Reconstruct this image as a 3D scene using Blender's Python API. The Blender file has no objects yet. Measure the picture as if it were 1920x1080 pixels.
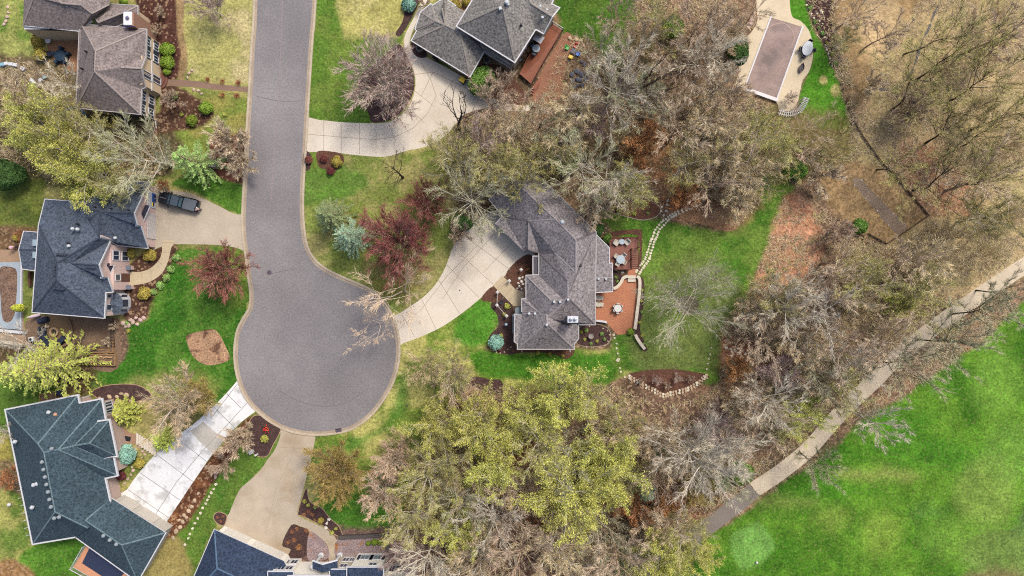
import bpy, bmesh, math, random
import numpy as np
from mathutils import Vector, Matrix

# ------------------------------------------------------------------ basics
PI = math.pi
MPP = 0.08            # metres on the ground per photo pixel (1920 wide)
CAMH = 100.0          # drone height above the ground
scene = bpy.context.scene
COL = scene.collection
KEXP = 2.05           # brightness of a flat sunlit surface relative to its albedo
EXPO = 1.13

def W(px, py, z=0.0):
    """world point that stands at height z over the place seen at photo pixel px,py"""
    s = MPP * (CAMH - z) / CAMH
    return Vector(((px - 960) * s, (540 - py) * s, z))

def lin(v):
    v /= 255.0
    return v / 12.92 if v <= 0.04045 else ((v + 0.055) / 1.055) ** 2.4

def C(r, g, b, k=1.0):
    return tuple(min(0.85, lin(x) * k / KEXP) for x in (r, g, b))

def tag(o, label=None, cat=None, group=None, kind=None):
    if label: o['label'] = label
    if cat: o['category'] = cat
    if group: o['group'] = group
    if kind: o['kind'] = kind
    return o

def thing(name, label, cat, loc=(0, 0, 0), rz=0.0, group=None):
    o = bpy.data.objects.new(name, None)
    o.empty_display_size = 0.3
    COL.objects.link(o)
    o.location = loc
    o.rotation_euler = (0, 0, rz)
    return tag(o, label, cat, group)

def copy_tree(o, parent=None):
    c = o.copy(); COL.objects.link(c)
    c.parent = parent
    for ch in KIDS.get(o.name, []):
        copy_tree_child(ch, c)
    return c

KIDS = {}
def copy_tree_child(ch, c):
    d = ch.copy(); COL.objects.link(d); d.parent = c
    KIDS.setdefault(c.name, []).append(d)
    for g in KIDS.get(ch.name, []):
        copy_tree_child(g, d)

class MB:
    """collects geometry for one mesh"""
    def __init__(s): s.v = []; s.f = []; s.m = []; s.mi = 0
    def add(s, vs, fs, mi=None):
        b = len(s.v); s.v.extend([tuple(p) for p in vs])
        for f in fs:
            s.f.append(tuple(i + b for i in f)); s.m.append(s.mi if mi is None else mi)
    def box(s, c, size, rz=0.0, tilt=None):
        hx, hy, hz = size[0] / 2, size[1] / 2, size[2] / 2
        M = Matrix.Rotation(rz, 3, 'Z')
        if tilt is not None: M = M @ tilt
        vs = [Vector(c) + M @ Vector((x, y, z)) for x in (-hx, hx) for y in (-hy, hy) for z in (-hz, hz)]
        s.add(vs, [(0, 1, 3, 2), (4, 6, 7, 5), (0, 4, 5, 1), (2, 3, 7, 6), (0, 2, 6, 4), (1, 5, 7, 3)])
    def bevbox(s, c, size, bev, rz=0.0):
        hx, hy, hz = size[0] / 2, size[1] / 2, size[2] / 2
        b = bev
        ring = [(-hx + b, -hy), (hx - b, -hy), (hx, -hy + b), (hx, hy - b), (hx - b, hy), (-hx + b, hy), (-hx, hy - b), (-hx, -hy + b)]
        M = Matrix.Rotation(rz, 3, 'Z'); vs = []
        for zz, k in ((-hz, 1.0), (hz - b, 1.0), (hz, None)):
            for x, y in ring:
                if k is None:
                    x = x - math.copysign(min(b, abs(x)), x); y = y - math.copysign(min(b, abs(y)), y)
                vs.append(Vector(c) + M @ Vector((x, y, zz)))
        fs = [tuple(range(16, 24)), tuple(reversed(range(8)))]
        for k in (0, 8):
            for i in range(8):
                j = (i + 1) % 8
                fs.append((k + i, k + j, k + 8 + j, k + 8 + i))
        s.add(vs, fs)
    def prism(s, poly, z0, z1, bottom=True):
        n = len(poly)
        a = sum(poly[i][0] * poly[(i + 1) % n][1] - poly[(i + 1) % n][0] * poly[i][1] for i in range(n))
        if a < 0: poly = poly[::-1]
        vs = [(p[0], p[1], z0) for p in poly] + [(p[0], p[1], z1) for p in poly]
        fs = [tuple(range(n, 2 * n))] + ([tuple(reversed(range(n)))] if bottom else [])
        for i in range(n):
            j = (i + 1) % n
            fs.append((i, j, n + j, n + i))
        s.add(vs, fs)
    def sheet(s, poly, z):
        n = len(poly)
        a = sum(poly[i][0] * poly[(i + 1) % n][1] - poly[(i + 1) % n][0] * poly[i][1] for i in range(n))
        if a < 0: poly = poly[::-1]
        s.add([(p[0], p[1], z) for p in poly], [tuple(range(n))])
    def tube(s, pts, radii, sides=5, cap=True):
        pts = [Vector(p) for p in pts]; n = len(pts); vs = []
        up = None
        for i, p in enumerate(pts):
            d = (pts[min(i + 1, n - 1)] - pts[max(i - 1, 0)])
            if d.length < 1e-9: d = Vector((0, 0, 1))
            d.normalize()
            if up is None:
                up = Vector((0, 0, 1)) if abs(d.z) < 0.9 else Vector((1, 0, 0))
            a = d.cross(up)
            if a.length < 1e-6: a = d.cross(Vector((0, 1, 0)))
            a.normalize(); b = a.cross(d).normalized(); up = b
            r = radii[i] if hasattr(radii, '__len__') else radii
            for k in range(sides):
                t = 2 * PI * k / sides
                vs.append(p + a * (math.cos(t) * r) + b * (math.sin(t) * r))
        fs = []
        for i in range(n - 1):
            for k in range(sides):
                k2 = (k + 1) % sides
                fs.append((i * sides + k, i * sides + k2, (i + 1) * sides + k2, (i + 1) * sides + k))
        if cap:
            fs.append(tuple(reversed(range(sides)))); fs.append(tuple(range((n - 1) * sides, n * sides)))
        s.add(vs, fs)
    def lathe(s, c, prof, n=16, squash=(1, 1), rz=0.0):
        """prof: list of (radius, z)"""
        vs = []; cx, cy, cz = c; cr, sr = math.cos(rz), math.sin(rz)
        for r, z in prof:
            for k in range(n):
                t = 2 * PI * k / n
                x, y = r * math.cos(t) * squash[0], r * math.sin(t) * squash[1]
                vs.append((cx + x * cr - y * sr, cy + x * sr + y * cr, cz + z))
        fs = []
        for i in range(len(prof) - 1):
            for k in range(n):
                k2 = (k + 1) % n
                fs.append((i * n + k, i * n + k2, (i + 1) * n + k2, (i + 1) * n + k))
        fs.append(tuple(reversed(range(n)))); fs.append(tuple(range((len(prof) - 1) * n, len(prof) * n)))
        s.add(vs, fs)
    def build(s, name, mat, parent=None, world=False, smooth=False):
        me = bpy.data.meshes.new(name)
        v = s.v
        if world and parent is not None:
            M = WORLD[parent.name].inverted()
            v = [tuple(M @ Vector(p)) for p in v]
        me.from_pydata(v, [], s.f)
        mats = mat if isinstance(mat, (list, tuple)) else [mat]
        for m in mats: me.materials.append(m)
        if len(mats) > 1: me.polygons.foreach_set('material_index', s.m)
        if smooth: me.polygons.foreach_set('use_smooth', [True] * len(me.polygons))
        me.update()
        o = bpy.data.objects.new(name, me); COL.objects.link(o)
        if parent is not None:
            o.parent = parent
            KIDS.setdefault(parent.name, []).append(o)
            WORLD[o.name] = WORLD.get(parent.name, Matrix.Identity(4))
        return o

WORLD = {}
def wthing(name, label, cat, loc, rz=0.0, group=None):
    o = thing(name, label, cat, loc, rz, group)
    WORLD[o.name] = Matrix.Translation(Vector(loc)) @ Matrix.Rotation(rz, 4, 'Z')
    return o

def spline(pts, closed=False, n=6):
    """Catmull-Rom through 2-D points"""
    out = []; m = len(pts)
    rng = range(m) if closed else range(m - 1)
    for i in rng:
        if closed: p0, p1, p2, p3 = (pts[(i + k) % m] for k in (-1, 0, 1, 2))
        else: p0, p1, p2, p3 = pts[max(i - 1, 0)], pts[i], pts[i + 1], pts[min(i + 2, m - 1)]
        for k in range(n):
            t = k / n
            out.append(tuple(0.5 * ((2 * p1[a]) + (-p0[a] + p2[a]) * t + (2 * p0[a] - 5 * p1[a] + 4 * p2[a] - p3[a]) * t * t
                             + (-p0[a] + 3 * p1[a] - 3 * p2[a] + p3[a]) * t ** 3) for a in range(len(p1))))
    if not closed: out.append(tuple(pts[-1]))
    return out

def offset_line(pts, d, closed=False):
    out = []; n = len(pts)
    for i in range(n):
        a = pts[(i - 1) % n] if (closed or i > 0) else pts[i]
        b = pts[(i + 1) % n] if (closed or i < n - 1) else pts[i]
        tx, ty = b[0] - a[0], b[1] - a[1]; L = math.hypot(tx, ty) or 1
        out.append((pts[i][0] - ty / L * d, pts[i][1] + tx / L * d))
    return out

def PX(pts, z=0.0): return [tuple(W(x, y, z)[:2]) for x, y in pts]

# ------------------------------------------------------------------ materials
MATS = {}
def nd(nt, t, **kw):
    n = nt.nodes.new(t)
    for k, v in kw.items(): setattr(n, k, v)
    return n

def mat(name, col, rough=0.85, speck=0.0, speck_scale=6.0, mott=0.0, mott_scale=0.4, bump=0.0, spec=0.25, vary=0.0,
        obj=False, col2=None, col2_scale=1.0, col2_thr=(0.45, 0.6), metal=0.0, wave=None, hue=0.0, trans=0.0):
    """procedural Principled material: fine speckle + broad mottling + second colour in patches"""
    if name in MATS: return MATS[name]
    m = bpy.data.materials.new(name); m.use_nodes = True; nt = m.node_tree
    bs = nt.nodes['Principled BSDF']; L = nt.links.new
    bs.inputs['Roughness'].default_value = rough; bs.inputs['Metallic'].default_value = metal
    bs.inputs['Specular IOR Level'].default_value = spec
    if obj:
        co = nd(nt, 'ShaderNodeTexCoord').outputs['Object']
    else:
        co = nd(nt, 'ShaderNodeNewGeometry').outputs['Position']
    rgb = nd(nt, 'ShaderNodeRGB'); rgb.outputs[0].default_value = (*col, 1); cur = rgb.outputs[0]
    def noise(scale, detail=3.0, ro=0.6):
        n = nd(nt, 'ShaderNodeTexNoise'); n.inputs['Scale'].default_value = scale
        n.inputs['Detail'].default_value = detail; n.inputs['Roughness'].default_value = ro
        L(co, n.inputs['Vector']); return n.outputs['Fac']
    def rng(x, a, b, c, d):
        r = nd(nt, 'ShaderNodeMapRange'); r.inputs[1].default_value = a; r.inputs[2].default_value = b
        r.inputs[3].default_value = c; r.inputs[4].default_value = d; L(x, r.inputs[0]); return r.outputs[0]
    def mul(cur, fac):
        x = nd(nt, 'ShaderNodeVectorMath', operation='SCALE'); L(cur, x.inputs[0]); L(fac, x.inputs['Scale']); return x.outputs[0]
    if col2 is not None:
        mx = nd(nt, 'ShaderNodeMix', data_type='RGBA'); L(rng(noise(col2_scale, 5), col2_thr[0], col2_thr[1], 0, 1), mx.inputs['Factor'])
        L(cur, mx.inputs['A']); mx.inputs['B'].default_value = (*col2, 1); cur = mx.outputs['Result']
    if mott: cur = mul(cur, rng(noise(mott_scale, 5), 0.3, 0.7, 1 - mott, 1 + mott))
    if wave:
        w = nd(nt, 'ShaderNodeTexWave'); w.inputs['Scale'].default_value = wave[0]; w.bands_direction = wave[2]
        w.inputs['Distortion'].default_value = 0.4
        if wave[3]:
            mp = nd(nt, 'ShaderNodeMapping'); mp.inputs['Rotation'].default_value = (0, 0, wave[3]); L(co, mp.inputs[0]); L(mp.outputs[0], w.inputs['Vector'])
        else: L(co, w.inputs['Vector'])
        cur = mul(cur, rng(w.outputs['Fac'], 0.0, 0.25, 1 - wave[1], 1.0))
    f = None
    if speck:
        f = noise(speck_scale, 2.0, 0.75); cur = mul(cur, rng(f, 0.32, 0.68, 1 - speck, 1 + speck))
    if vary or hue:
        oi = nd(nt, 'ShaderNodeObjectInfo')
        if vary: cur = mul(cur, rng(oi.outputs['Random'], 0, 1, 1 - vary, 1 + vary))
        if hue:
            h = nd(nt, 'ShaderNodeHueSaturation'); L(rng(oi.outputs['Random'], 0, 1, 0.5 - hue, 0.5 + hue), h.inputs['Hue']); L(cur, h.inputs['Color']); cur = h.outputs[0]
    L(cur, bs.inputs['Base Color'])
    if bump:
        b = nd(nt, 'ShaderNodeBump'); b.inputs['Strength'].default_value = bump; b.inputs['Distance'].default_value = 0.05
        L(f if f is not None else noise(speck_scale), b.inputs['Height']); L(b.outputs[0], bs.inputs['Normal'])
    if trans:
        bs.inputs['Subsurface Weight'].default_value = 0.0
    MATS[name] = m
    return m
# ------------------------------------------------------------------ ground sheet with its own mottled cover
rs = np.random.RandomState(7)
gx = np.concatenate([[-30000, -12000, -5000, -2200, -1200, -700], np.arange(-400, 2321, 3), [2700, 3300, 4300, 7000, 14000, 32000]]).astype(float)
gy = np.concatenate([[-30000, -12000, -5000, -2200, -1200, -700], np.arange(-400, 1481, 3), [1800, 2400, 3400, 6000, 13000, 31000]]).astype(float)
GX, GY = np.meshgrid(gx, gy)
def vnoise(x, y, cell, seed):
    r = np.random.RandomState(seed); T = r.rand(256, 256)
    u, v = x / cell, y / cell
    i, j = np.floor(u).astype(int), np.floor(v).astype(int)
    fu, fv = u - i, v - j; fu = fu * fu * (3 - 2 * fu); fv = fv * fv * (3 - 2 * fv)
    g = lambda a, b: T[(a % 256), (b % 256)]
    return (g(i, j) * (1 - fu) + g(i + 1, j) * fu) * (1 - fv) + (g(i, j + 1) * (1 - fu) + g(i + 1, j + 1) * fu) * fv
def fbm(x, y, cell, seed, octv=4):
    s = 0; a = 1; t = 0
    for k in range(octv):
        s = s + a * vnoise(x, y, cell / 2 ** k, seed + k); t += a; a *= 0.6
    return s / t
N1 = fbm(GX, GY, 46, 1, 5); N2 = fbm(GX, GY, 130, 11, 5); N3 = fbm(GX, GY, 20, 21, 3); N4 = fbm(GX, GY, 70, 31, 5)
GC = np.zeros(GX.shape + (3,)); GL = np.ones(GX.shape)
def c3(*c): return np.array(C(*c))
GC[:] = c3(134, 110, 88)
def sdist(poly, X, Y):
    n = len(poly); d = np.full(X.shape, 1e18); ins = np.zeros(X.shape, bool)
    for i in range(n):
        (ax, ay), (bx, by) = poly[i], poly[(i + 1) % n]
        ex, ey = bx - ax, by - ay; wx, wy = X - ax, Y - ay
        t = np.clip((wx * ex + wy * ey) / (ex * ex + ey * ey + 1e-9), 0, 1)
        d = np.minimum(d, (wx - ex * t) ** 2 + (wy - ey * t) ** 2)
        c = ((ay > Y) != (by > Y))
        xi = (bx - ax) * (Y - ay) / ((by - ay) if by != ay else 1e-9) + ax
        ins ^= c & (X < xi)
    d = np.sqrt(d); return np.where(ins, -d, d)
def paint(poly, col, feather=6, wob=8, litter=0.0, amt=1.0, col2=None, mix=(0.42, 0.58), nz=None, sm=True):
    if sm and len(poly) > 3: poly = spline(poly, True, 4)
    xs = [p[0] for p in poly]; ys = [p[1] for p in poly]; mg = feather + wob + 6
    i0, i1 = np.searchsorted(gx, [min(xs) - mg, max(xs) + mg]); j0, j1 = np.searchsorted(gy, [min(ys) - mg, max(ys) + mg])
    S = (slice(j0, j1), slice(i0, i1))
    d = sdist(poly, GX[S], GY[S]) + (N3[S] - 0.5) * 2 * wob + (N1[S] - .5) * wob
    a = np.clip(0.5 - d / (2 * max(feather, 0.5)), 0, 1); a = a * a * (3 - 2 * a) * amt
    base = np.broadcast_to(c3(*col), a.shape + (3,))
    if col2 is not None:
        q = (N1 if nz is None else nz)[S]
        t = np.clip((q - mix[0]) / (mix[1] - mix[0]), 0, 1)[..., None]
        base = base * (1 - t) + c3(*col2) * t
    GC[S] = GC[S] * (1 - a[..., None]) + base * a[..., None]
    GL[S] = GL[S] * (1 - a) + litter * a
def ell(cx, cy, rx, ry, col, feather=8, wob=6, litter=0.0, amt=1.0, **k):
    paint([(cx + rx * math.cos(t * PI / 5), cy + ry * math.sin(t * PI / 5)) for t in range(10)], col, feather, wob, litter, amt, **k)

# woods floor: leaf litter in several browns
t = np.clip((N2 - .4) / .2, 0, 1)[..., None]; GC[:] = GC * (1 - t) + c3(156, 124, 96) * t
t = np.clip((N4 - .5) / .12, 0, 1)[..., None]; GC[:] = GC * (1 - t) + c3(110, 92, 70) * t
BIG = 3000
paint([(-BIG, -BIG), (845, -BIG), (850, 210), (880, 420), (905, 590), (880, 700), (790, 760), (750, 900), (735, 1010), (700, BIG), (-BIG, BIG)],
      (124, 138, 64), 8, 8, 0.05, col2=(178, 170, 104), sm=False)                       # residential lawns, dull
# --- top left
paint([(-60, -60), (72, -60), (52, 190), (-60, 215)], (168, 172, 96), 6, 6, 0, col2=(112, 140, 58))
paint([(330, -40), (480, -40), (470, 160), (420, 150), (345, 128), (352, 60)], (203, 190, 136), 5, 6, 0.1, col2=(176, 172, 104))
paint([(310, 200), (470, 185), (465, 290), (330, 285), (298, 250)], (160, 156, 82), 8, 8, 0.05, col2=(124, 140, 62))
paint([(255, -30), (330, -30), (345, 70), (350, 110), (330, 150), (300, 155), (270, 60)], (86, 56, 48), 3, 3, 0.8)
paint([(330, -30), (345, -20), (344, 60), (352, 100), (345, 150), (333, 150), (338, 105), (332, 60)], (160, 134, 96), 2, 2, 0.1)
paint([(0, 110), (150, 120), (150, 205), (0, 215)], (118, 104, 74), 8, 10, 0.6)
paint([(60, 195), (300, 215), (320, 330), (60, 345), (-40, 330), (-40, 200)], (92, 84, 58), 8, 10, 0.6)
paint([(298, 150), (345, 168), (400, 215), (345, 245), (240, 248), (300, 210)], (94, 68, 54), 3, 3, 0.8)
# --- between first and second house
paint([(-40, 335), (75, 335), (82, 375), (66, 430), (-40, 430)], (92, 108, 48), 6, 6, 0.1, col2=(112, 124, 54))
paint([(390, 262), (462, 258), (458, 350), (420, 350), (395, 320)], (112, 74, 58), 6, 5, 0.8)
paint([(335, 335), (400, 330), (430, 340), (455, 352), (452, 402), (436, 398), (405, 380), (350, 356), (320, 348)], (92, 138, 46), 3, 4, 0, col2=(74, 116, 38))
paint([(-40, 430), (70, 430), (70, 500), (-40, 500)], (120, 94, 68), 6, 6, 0.6)
paint([(235, 505), (300, 462), (330, 460), (330, 500), (300, 535), (282, 570), (275, 600), (232, 598)], (92, 66, 54), 3, 3, 0.9)
# --- lawn left of the turning circle
paint([(322, 490), (345, 470), (462, 470), (470, 540), (452, 612), (444, 660), (448, 715), (405, 760), (330, 740), (262, 735), (240, 720), (166, 735), (164, 690), (218, 682), (222, 610), (275, 595)],
      (92, 138, 48), 3, 5, 0, col2=(56, 108, 28), mix=(.4, .6))
ell(440, 520, 26, 60, (128, 148, 60), 14, 8, amt=.7)
ell(320, 725, 90, 26, (158, 158, 88), 16, 10, amt=.75)
paint([(150, 725), (262, 730), (300, 760), (400, 770), (340, 815), (250, 800), (190, 760)], (150, 138, 84), 8, 8, 0.3, amt=.6)
paint([(-40, 640), (160, 640), (160, 735), (-40, 745)], (100, 84, 58), 10, 10, 0.5)
paint([(70, 600), (222, 600), (220, 690), (60, 650)], (124, 100, 84), 4, 4, 0.7)
paint([(-40, 725), (120, 725), (60, 760), (16, 800), (24, 880), (-40, 880)], (90, 124, 46), 5, 6, 0.05)
ell(8, 845, 14, 32, (176, 164, 84), 6, 4)
paint([(-40, 870), (34, 870), (44, 940), (-40, 935)], (134, 116, 82), 6, 6, 0.5)
paint([(-40, 935), (40, 930), (70, 1040), (60, 1120), (-40, 1120)], (112, 138, 58), 6, 6, 0.05, col2=(160, 160, 88))
paint([(55, 1025), (145, 1003), (165, 1010), (140, 1090), (20, 1090)], (72, 122, 34), 4, 4, 0, col2=(92, 138, 44))
paint([(0, 1050), (55, 1062), (60, 1110), (-20, 1110)], (158, 122, 80), 5, 5, 0.8)
# --- between third and fourth house
paint([(315, 975), (420, 850), (470, 790), (530, 800), (510, 860), (470, 900), (430, 965), (400, 990), (360, 1090), (290, 1090)], (104, 136, 52), 4, 5, 0.05, col2=(78, 124, 40))
paint([(290, 1010), (330, 1000), (360, 1090), (270, 1100)], (168, 154, 92), 8, 8, 0.2)
paint([(302, 992), (345, 925), (398, 855), (428, 825), (470, 780), (490, 790), (455, 830), (418, 880), (395, 910), (350, 985), (318, 1010)], (112, 74, 52), 3, 4, 0.9, col2=(140, 92, 60))
# --- right of the street
paint([(572, -40), (790, -40), (760, 60), (742, 95), (690, 150), (700, 230), (570, 226)], (116, 140, 58), 4, 5, 0.02, col2=(92, 126, 44))
paint([(645, -10), (762, -10), (752, 60), (690, 72), (640, 62)], (200, 190, 122), 8, 10, 0.1, col2=(178, 172, 100))
paint([(566, 280), (760, 290), (850, 270), (880, 350), (846, 470), (810, 545), (740, 590), (690, 545), (600, 500), (566, 440)], (172, 166, 102), 4, 5, 0.1, col2=(126, 140, 66))
paint([(567, 300), (640, 305), (690, 340), (650, 372), (568, 378)], (92, 136, 48), 10, 12, 0, amt=.85)
ell(585, 295, 30, 20, (116, 138, 56), 8, 6)
ell(740, 520, 60, 40, (130, 120, 62), 16, 12, .4, amt=.7)
ell(905, 320, 70, 110, (96, 78, 60), 20, 16, .8, amt=.8)
paint([(740, 655), (905, 565), (935, 590), (918, 640), (930, 660), (1160, 655), (1180, 705), (1010, 735), (880, 720), (790, 830), (735, 1010), (615, 1000), (588, 880), (592, 820), (690, 790), (735, 720)],
      (124, 148, 60), 4, 6, 0.02, col2=(184, 180, 104))
paint([(862, 592), (905, 562), (934, 585), (930, 610), (914, 640), (880, 650), (850, 630)], (90, 150, 46), 8, 8, 0)
paint([(880, 660), (965, 660), (1080, 662), (1150, 660), (1165, 690), (1120, 720), (1000, 715), (900, 700)], (80, 136, 38), 8, 8, 0, col2=(64, 116, 28))
paint([(585, 850), (640, 825), (720, 800), (740, 740), (752, 700), (765, 720), (745, 790), (650, 850), (590, 880)], (86, 138, 48), 10, 8, 0, amt=.8)
paint([(590, 935), (640, 925), (740, 960), (735, 1010), (645, 1008), (608, 960)], (86, 138, 44), 5, 6, 0)
paint([(560, 1000), (830, 1000), (860, 1100), (560, 1100)], (128, 100, 92), 8, 8, 0.8)
# --- behind the middle house
paint([(1120, 395), (1230, 410), (1380, 430), (1420, 330), (1470, 330), (1490, 365), (1450, 450), (1410, 530), (1395, 610), (1355, 660), (1345, 720), (1260, 700), (1180, 700), (1140, 660), (1200, 560), (1190, 500), (1155, 440)],
      (116, 148, 60), 5, 7, 0.02, col2=(78, 122, 38))
paint([(1200, 540), (1330, 480), (1400, 560), (1380, 640), (1330, 690), (1190, 690)], (120, 134, 72), 14, 14, 0.05, amt=.75)
paint([(1045, -40), (1180, -40), (1185, 90), (1150, 130), (1110, 75), (1050, 60)], (88, 122, 40), 8, 10, 0.05, col2=(66, 104, 30))
# --- pool lawn
paint([(1478, -40), (1510, -40), (1518, 30), (1545, 90), (1570, 140), (1600, 215), (1585, 240), (1540, 240), (1500, 215), (1505, 160), (1524, 110), (1510, 60), (1482, 30)], (92, 152, 40), 3, 4, 0, col2=(76, 132, 32))
ell(1544, 150, 8, 8, (186, 176, 112), 2, 2); ell(1566, 168, 9, 12, (180, 172, 108), 3, 3)
paint([(1440, 200), (1600, 225), (1600, 310), (1450, 330)], (118, 112, 62), 14, 14, 0.4, amt=.8)
paint([(1508, -40), (1570, -40), (1572, 90), (1590, 160), (1612, 240), (1600, 245), (1572, 150), (1546, 90), (1520, 35)], (74, 52, 52), 3, 4, 0.7)
paint([(1575, -40), (1720, -40), (1725, 80), (1680, 130), (1650, 170), (1600, 200), (1585, 100)], (180, 150, 106), 12, 14, 0.5, col2=(150, 124, 86))
ell(1650, 50, 40, 70, (206, 178, 132), 16, 12, .4)
ell(1665, 150, 36, 16, (200, 170, 120), 10, 8, .4)
paint([(1700, 30), (1940, -40), (1940, 460), (1790, 560), (1640, 420), (1600, 300), (1620, 200)], (196, 172, 126), 16, 16, 0.6, col2=(176, 160, 112))
paint([(1690, 260), (1800, 300), (1830, 400), (1740, 400), (1680, 330)], (170, 128, 96), 14, 14, 1.0)
# fenced plot
paint([(1532, 330), (1600, 300), (1640, 310), (1738, 404), (1662, 457), (1560, 400)], (178, 148, 104), 8, 6, .8, col2=(150, 124, 88), sm=False)
paint([(1470, 370), (1500, 365), (1530, 400), (1540, 480), (1480, 540), (1420, 540), (1440, 460)], (216, 158, 124), 8, 8, 1.0, col2=(188, 134, 100))
paint([(1500, 520), (1700, 470), (1700, 640), (1560, 660), (1460, 640)], (150, 116, 92), 16, 16, 1.0, amt=.7)
paint([(1370, 590), (1420, 580), (1430, 650), (1400, 780), (1360, 740), (1350, 650)], (158, 112, 84), 8, 8, 1.0)
# woods colour patches
for (x, y, rx, ry, c) in [(1240, 290, 60, 60, (172, 122, 84)), (1370, 385, 55, 40, (160, 120, 86)), (1280, 370, 34, 40, (176, 116, 76)), (1150, 300, 70, 50, (126, 106, 74)),
        (1180, 200, 90, 50, (118, 98, 78)), (900, 240, 60, 40, (120, 96, 76)), (1060, 200, 60, 30, (134, 110, 84)), (1200, 930, 90, 50, (128, 72, 46)), (1260, 960, 60, 30, (120, 66, 42)), (950, 850, 60, 40, (124, 76, 48)),
        (1000, 1040, 120, 40, (104, 76, 60)), (1130, 1040, 60, 40, (96, 82, 60)), (1180, 1060, 20, 40, (74, 104, 50)), (850, 800, 60, 50, (92, 74, 50)), (1260, 640 + 150, 120, 60, (122, 98, 82)), (1250, 715, 60, 18, (96, 72, 66)),
        (1500, 700, 80, 60, (140, 108, 84)), (1330, 900, 50, 40, (92, 74, 40)), (1140, 820, 40, 60, (84, 80, 36))]:
    ell(x, y, rx, ry, c, 16, 14, 1.0, .8)
# golf course
paint([(2900, 250), (1940, 545), (1890, 590), (1840, 640), (1770, 690), (1690, 745), (1600, 800), (1560, 845), (1470, 905), (1410, 955), (1340, 1000), (1260, 1060), (1200, 1130), (1200, 3000), (2900, 3000)], (100, 146, 42), 6, 6, 0.0, col2=(66, 116, 26), mix=(.36, .62), nz=N4, sm=False)
for (x, y, rx, ry, c, a) in [(1640, 890, 80, 10, (156, 166, 86), .8), (1850, 920, 60, 70, (138, 162, 76), .6), (1880, 1040, 80, 50, (128, 146, 80), .55), (1650, 1000, 40, 40, (144, 174, 68), .6), (1560, 970, 30, 24, (140, 160, 70), .5),
        (1870, 720, 50, 60, (128, 172, 66), .5), (1480, 940, 60, 12, (150, 160, 84), .5), (1780, 1010, 60, 40, (118, 156, 60), .5), (1750, 850, 90, 30, (78, 138, 34), .6), (1900, 850, 60, 60, (120, 164, 66), .5), (1740, 960, 30, 14, (84, 120, 56), .6), (1600, 850, 60, 20, (64, 124, 26), .5), (1690, 790, 70, 30, (62, 128, 26), .5), (1920, 985, 14, 22, (84, 104, 66), .8), (1900, 1085, 90, 14, (150, 120, 92), .7), (1560, 920, 90, 16, (76, 140, 30), .6)]:
    ell(x, y, rx, ry, c, 18, 12, 0, a)
paint([(1372, 1010), (1420, 982), (1452, 1030), (1390, 1068)], (128, 180, 86), 7, 5, 0, .75)
# broad worn variation, independent of any shade
v = 1 + (N1 - .5) * .6 + (N3 - .5) * .5
GC *= v[..., None]
GC = np.clip(GC, 0.004, .8)

ny, nx = GX.shape
co = np.zeros((ny * nx, 3)); co[:, 0] = ((GX - 960) * MPP).ravel(); co[:, 1] = ((540 - GY) * MPP).ravel()
idx = np.arange(ny * nx).reshape(ny, nx)
fc = np.stack([idx[1:, :-1], idx[1:, 1:], idx[:-1, 1:], idx[:-1, :-1]], -1).reshape(-1, 4)
me = bpy.data.meshes.new('ground'); me.vertices.add(len(co)); me.vertices.foreach_set('co', co.ravel())
me.loops.add(fc.size); me.loops.foreach_set('vertex_index', fc.ravel().astype(np.int32))
me.polygons.add(len(fc)); me.polygons.foreach_set('loop_start', np.arange(0, fc.size, 4, dtype=np.int32)); me.polygons.foreach_set('loop_total', np.full(len(fc), 4, dtype=np.int32))
me.update(calc_edges=True)
ca = me.color_attributes.new('cover', 'FLOAT_COLOR', 'POINT')
ca.data.foreach_set('color', np.concatenate([GC.reshape(-1, 3), GL.reshape(-1, 1)], 1).astype(np.float32).ravel())
gmat = bpy.data.materials.new('ground_cover'); gmat.use_nodes = True
nt = gmat.node_tree; L = nt.links.new; bs = nt.nodes['Principled BSDF']; bs.inputs['Roughness'].default_value = .95; bs.inputs['Specular IOR Level'].default_value = .1
at = nd(nt, 'ShaderNodeAttribute', attribute_name='cover'); pos = nd(nt, 'ShaderNodeNewGeometry').outputs['Position']
def gn(scale, det, ro):
    n = nd(nt, 'ShaderNodeTexNoise'); n.inputs['Scale'].default_value = scale; n.inputs['Detail'].default_value = det; n.inputs['Roughness'].default_value = ro; L(pos, n.inputs['Vector']); return n.outputs['Fac']
def gr(x, a, b, c, d):
    r = nd(nt, 'ShaderNodeMapRange'); r.inputs[1].default_value = a; r.inputs[2].default_value = b; r.inputs[3].default_value = c; r.inputs[4].default_value = d; L(x, r.inputs[0]); return r.outputs[0]
def gm(c, f):
    x = nd(nt, 'ShaderNodeVectorMath', operation='SCALE'); L(c, x.inputs[0]); L(f, x.inputs['Scale']); return x.outputs[0]
n_f = gn(2.7, 3, .8); n_m = gn(.8, 4, .7)
grass = gm(gm(at.outputs['Color'], gr(n_f, .32, .68, .5, 1.5)), gr(n_m, .3, .7, .74, 1.26))
# scattered straw-coloured blades in the turf
st = nd(nt, 'ShaderNodeMix', data_type='RGBA'); st.inputs['B'].default_value = (*C(190, 180, 120), 1); L(grass, st.inputs['A'])
L(gr(gn(2.3, 4, .85), .55, .7, 0, .6), st.inputs['Factor']); grass = st.outputs['Result']
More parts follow.
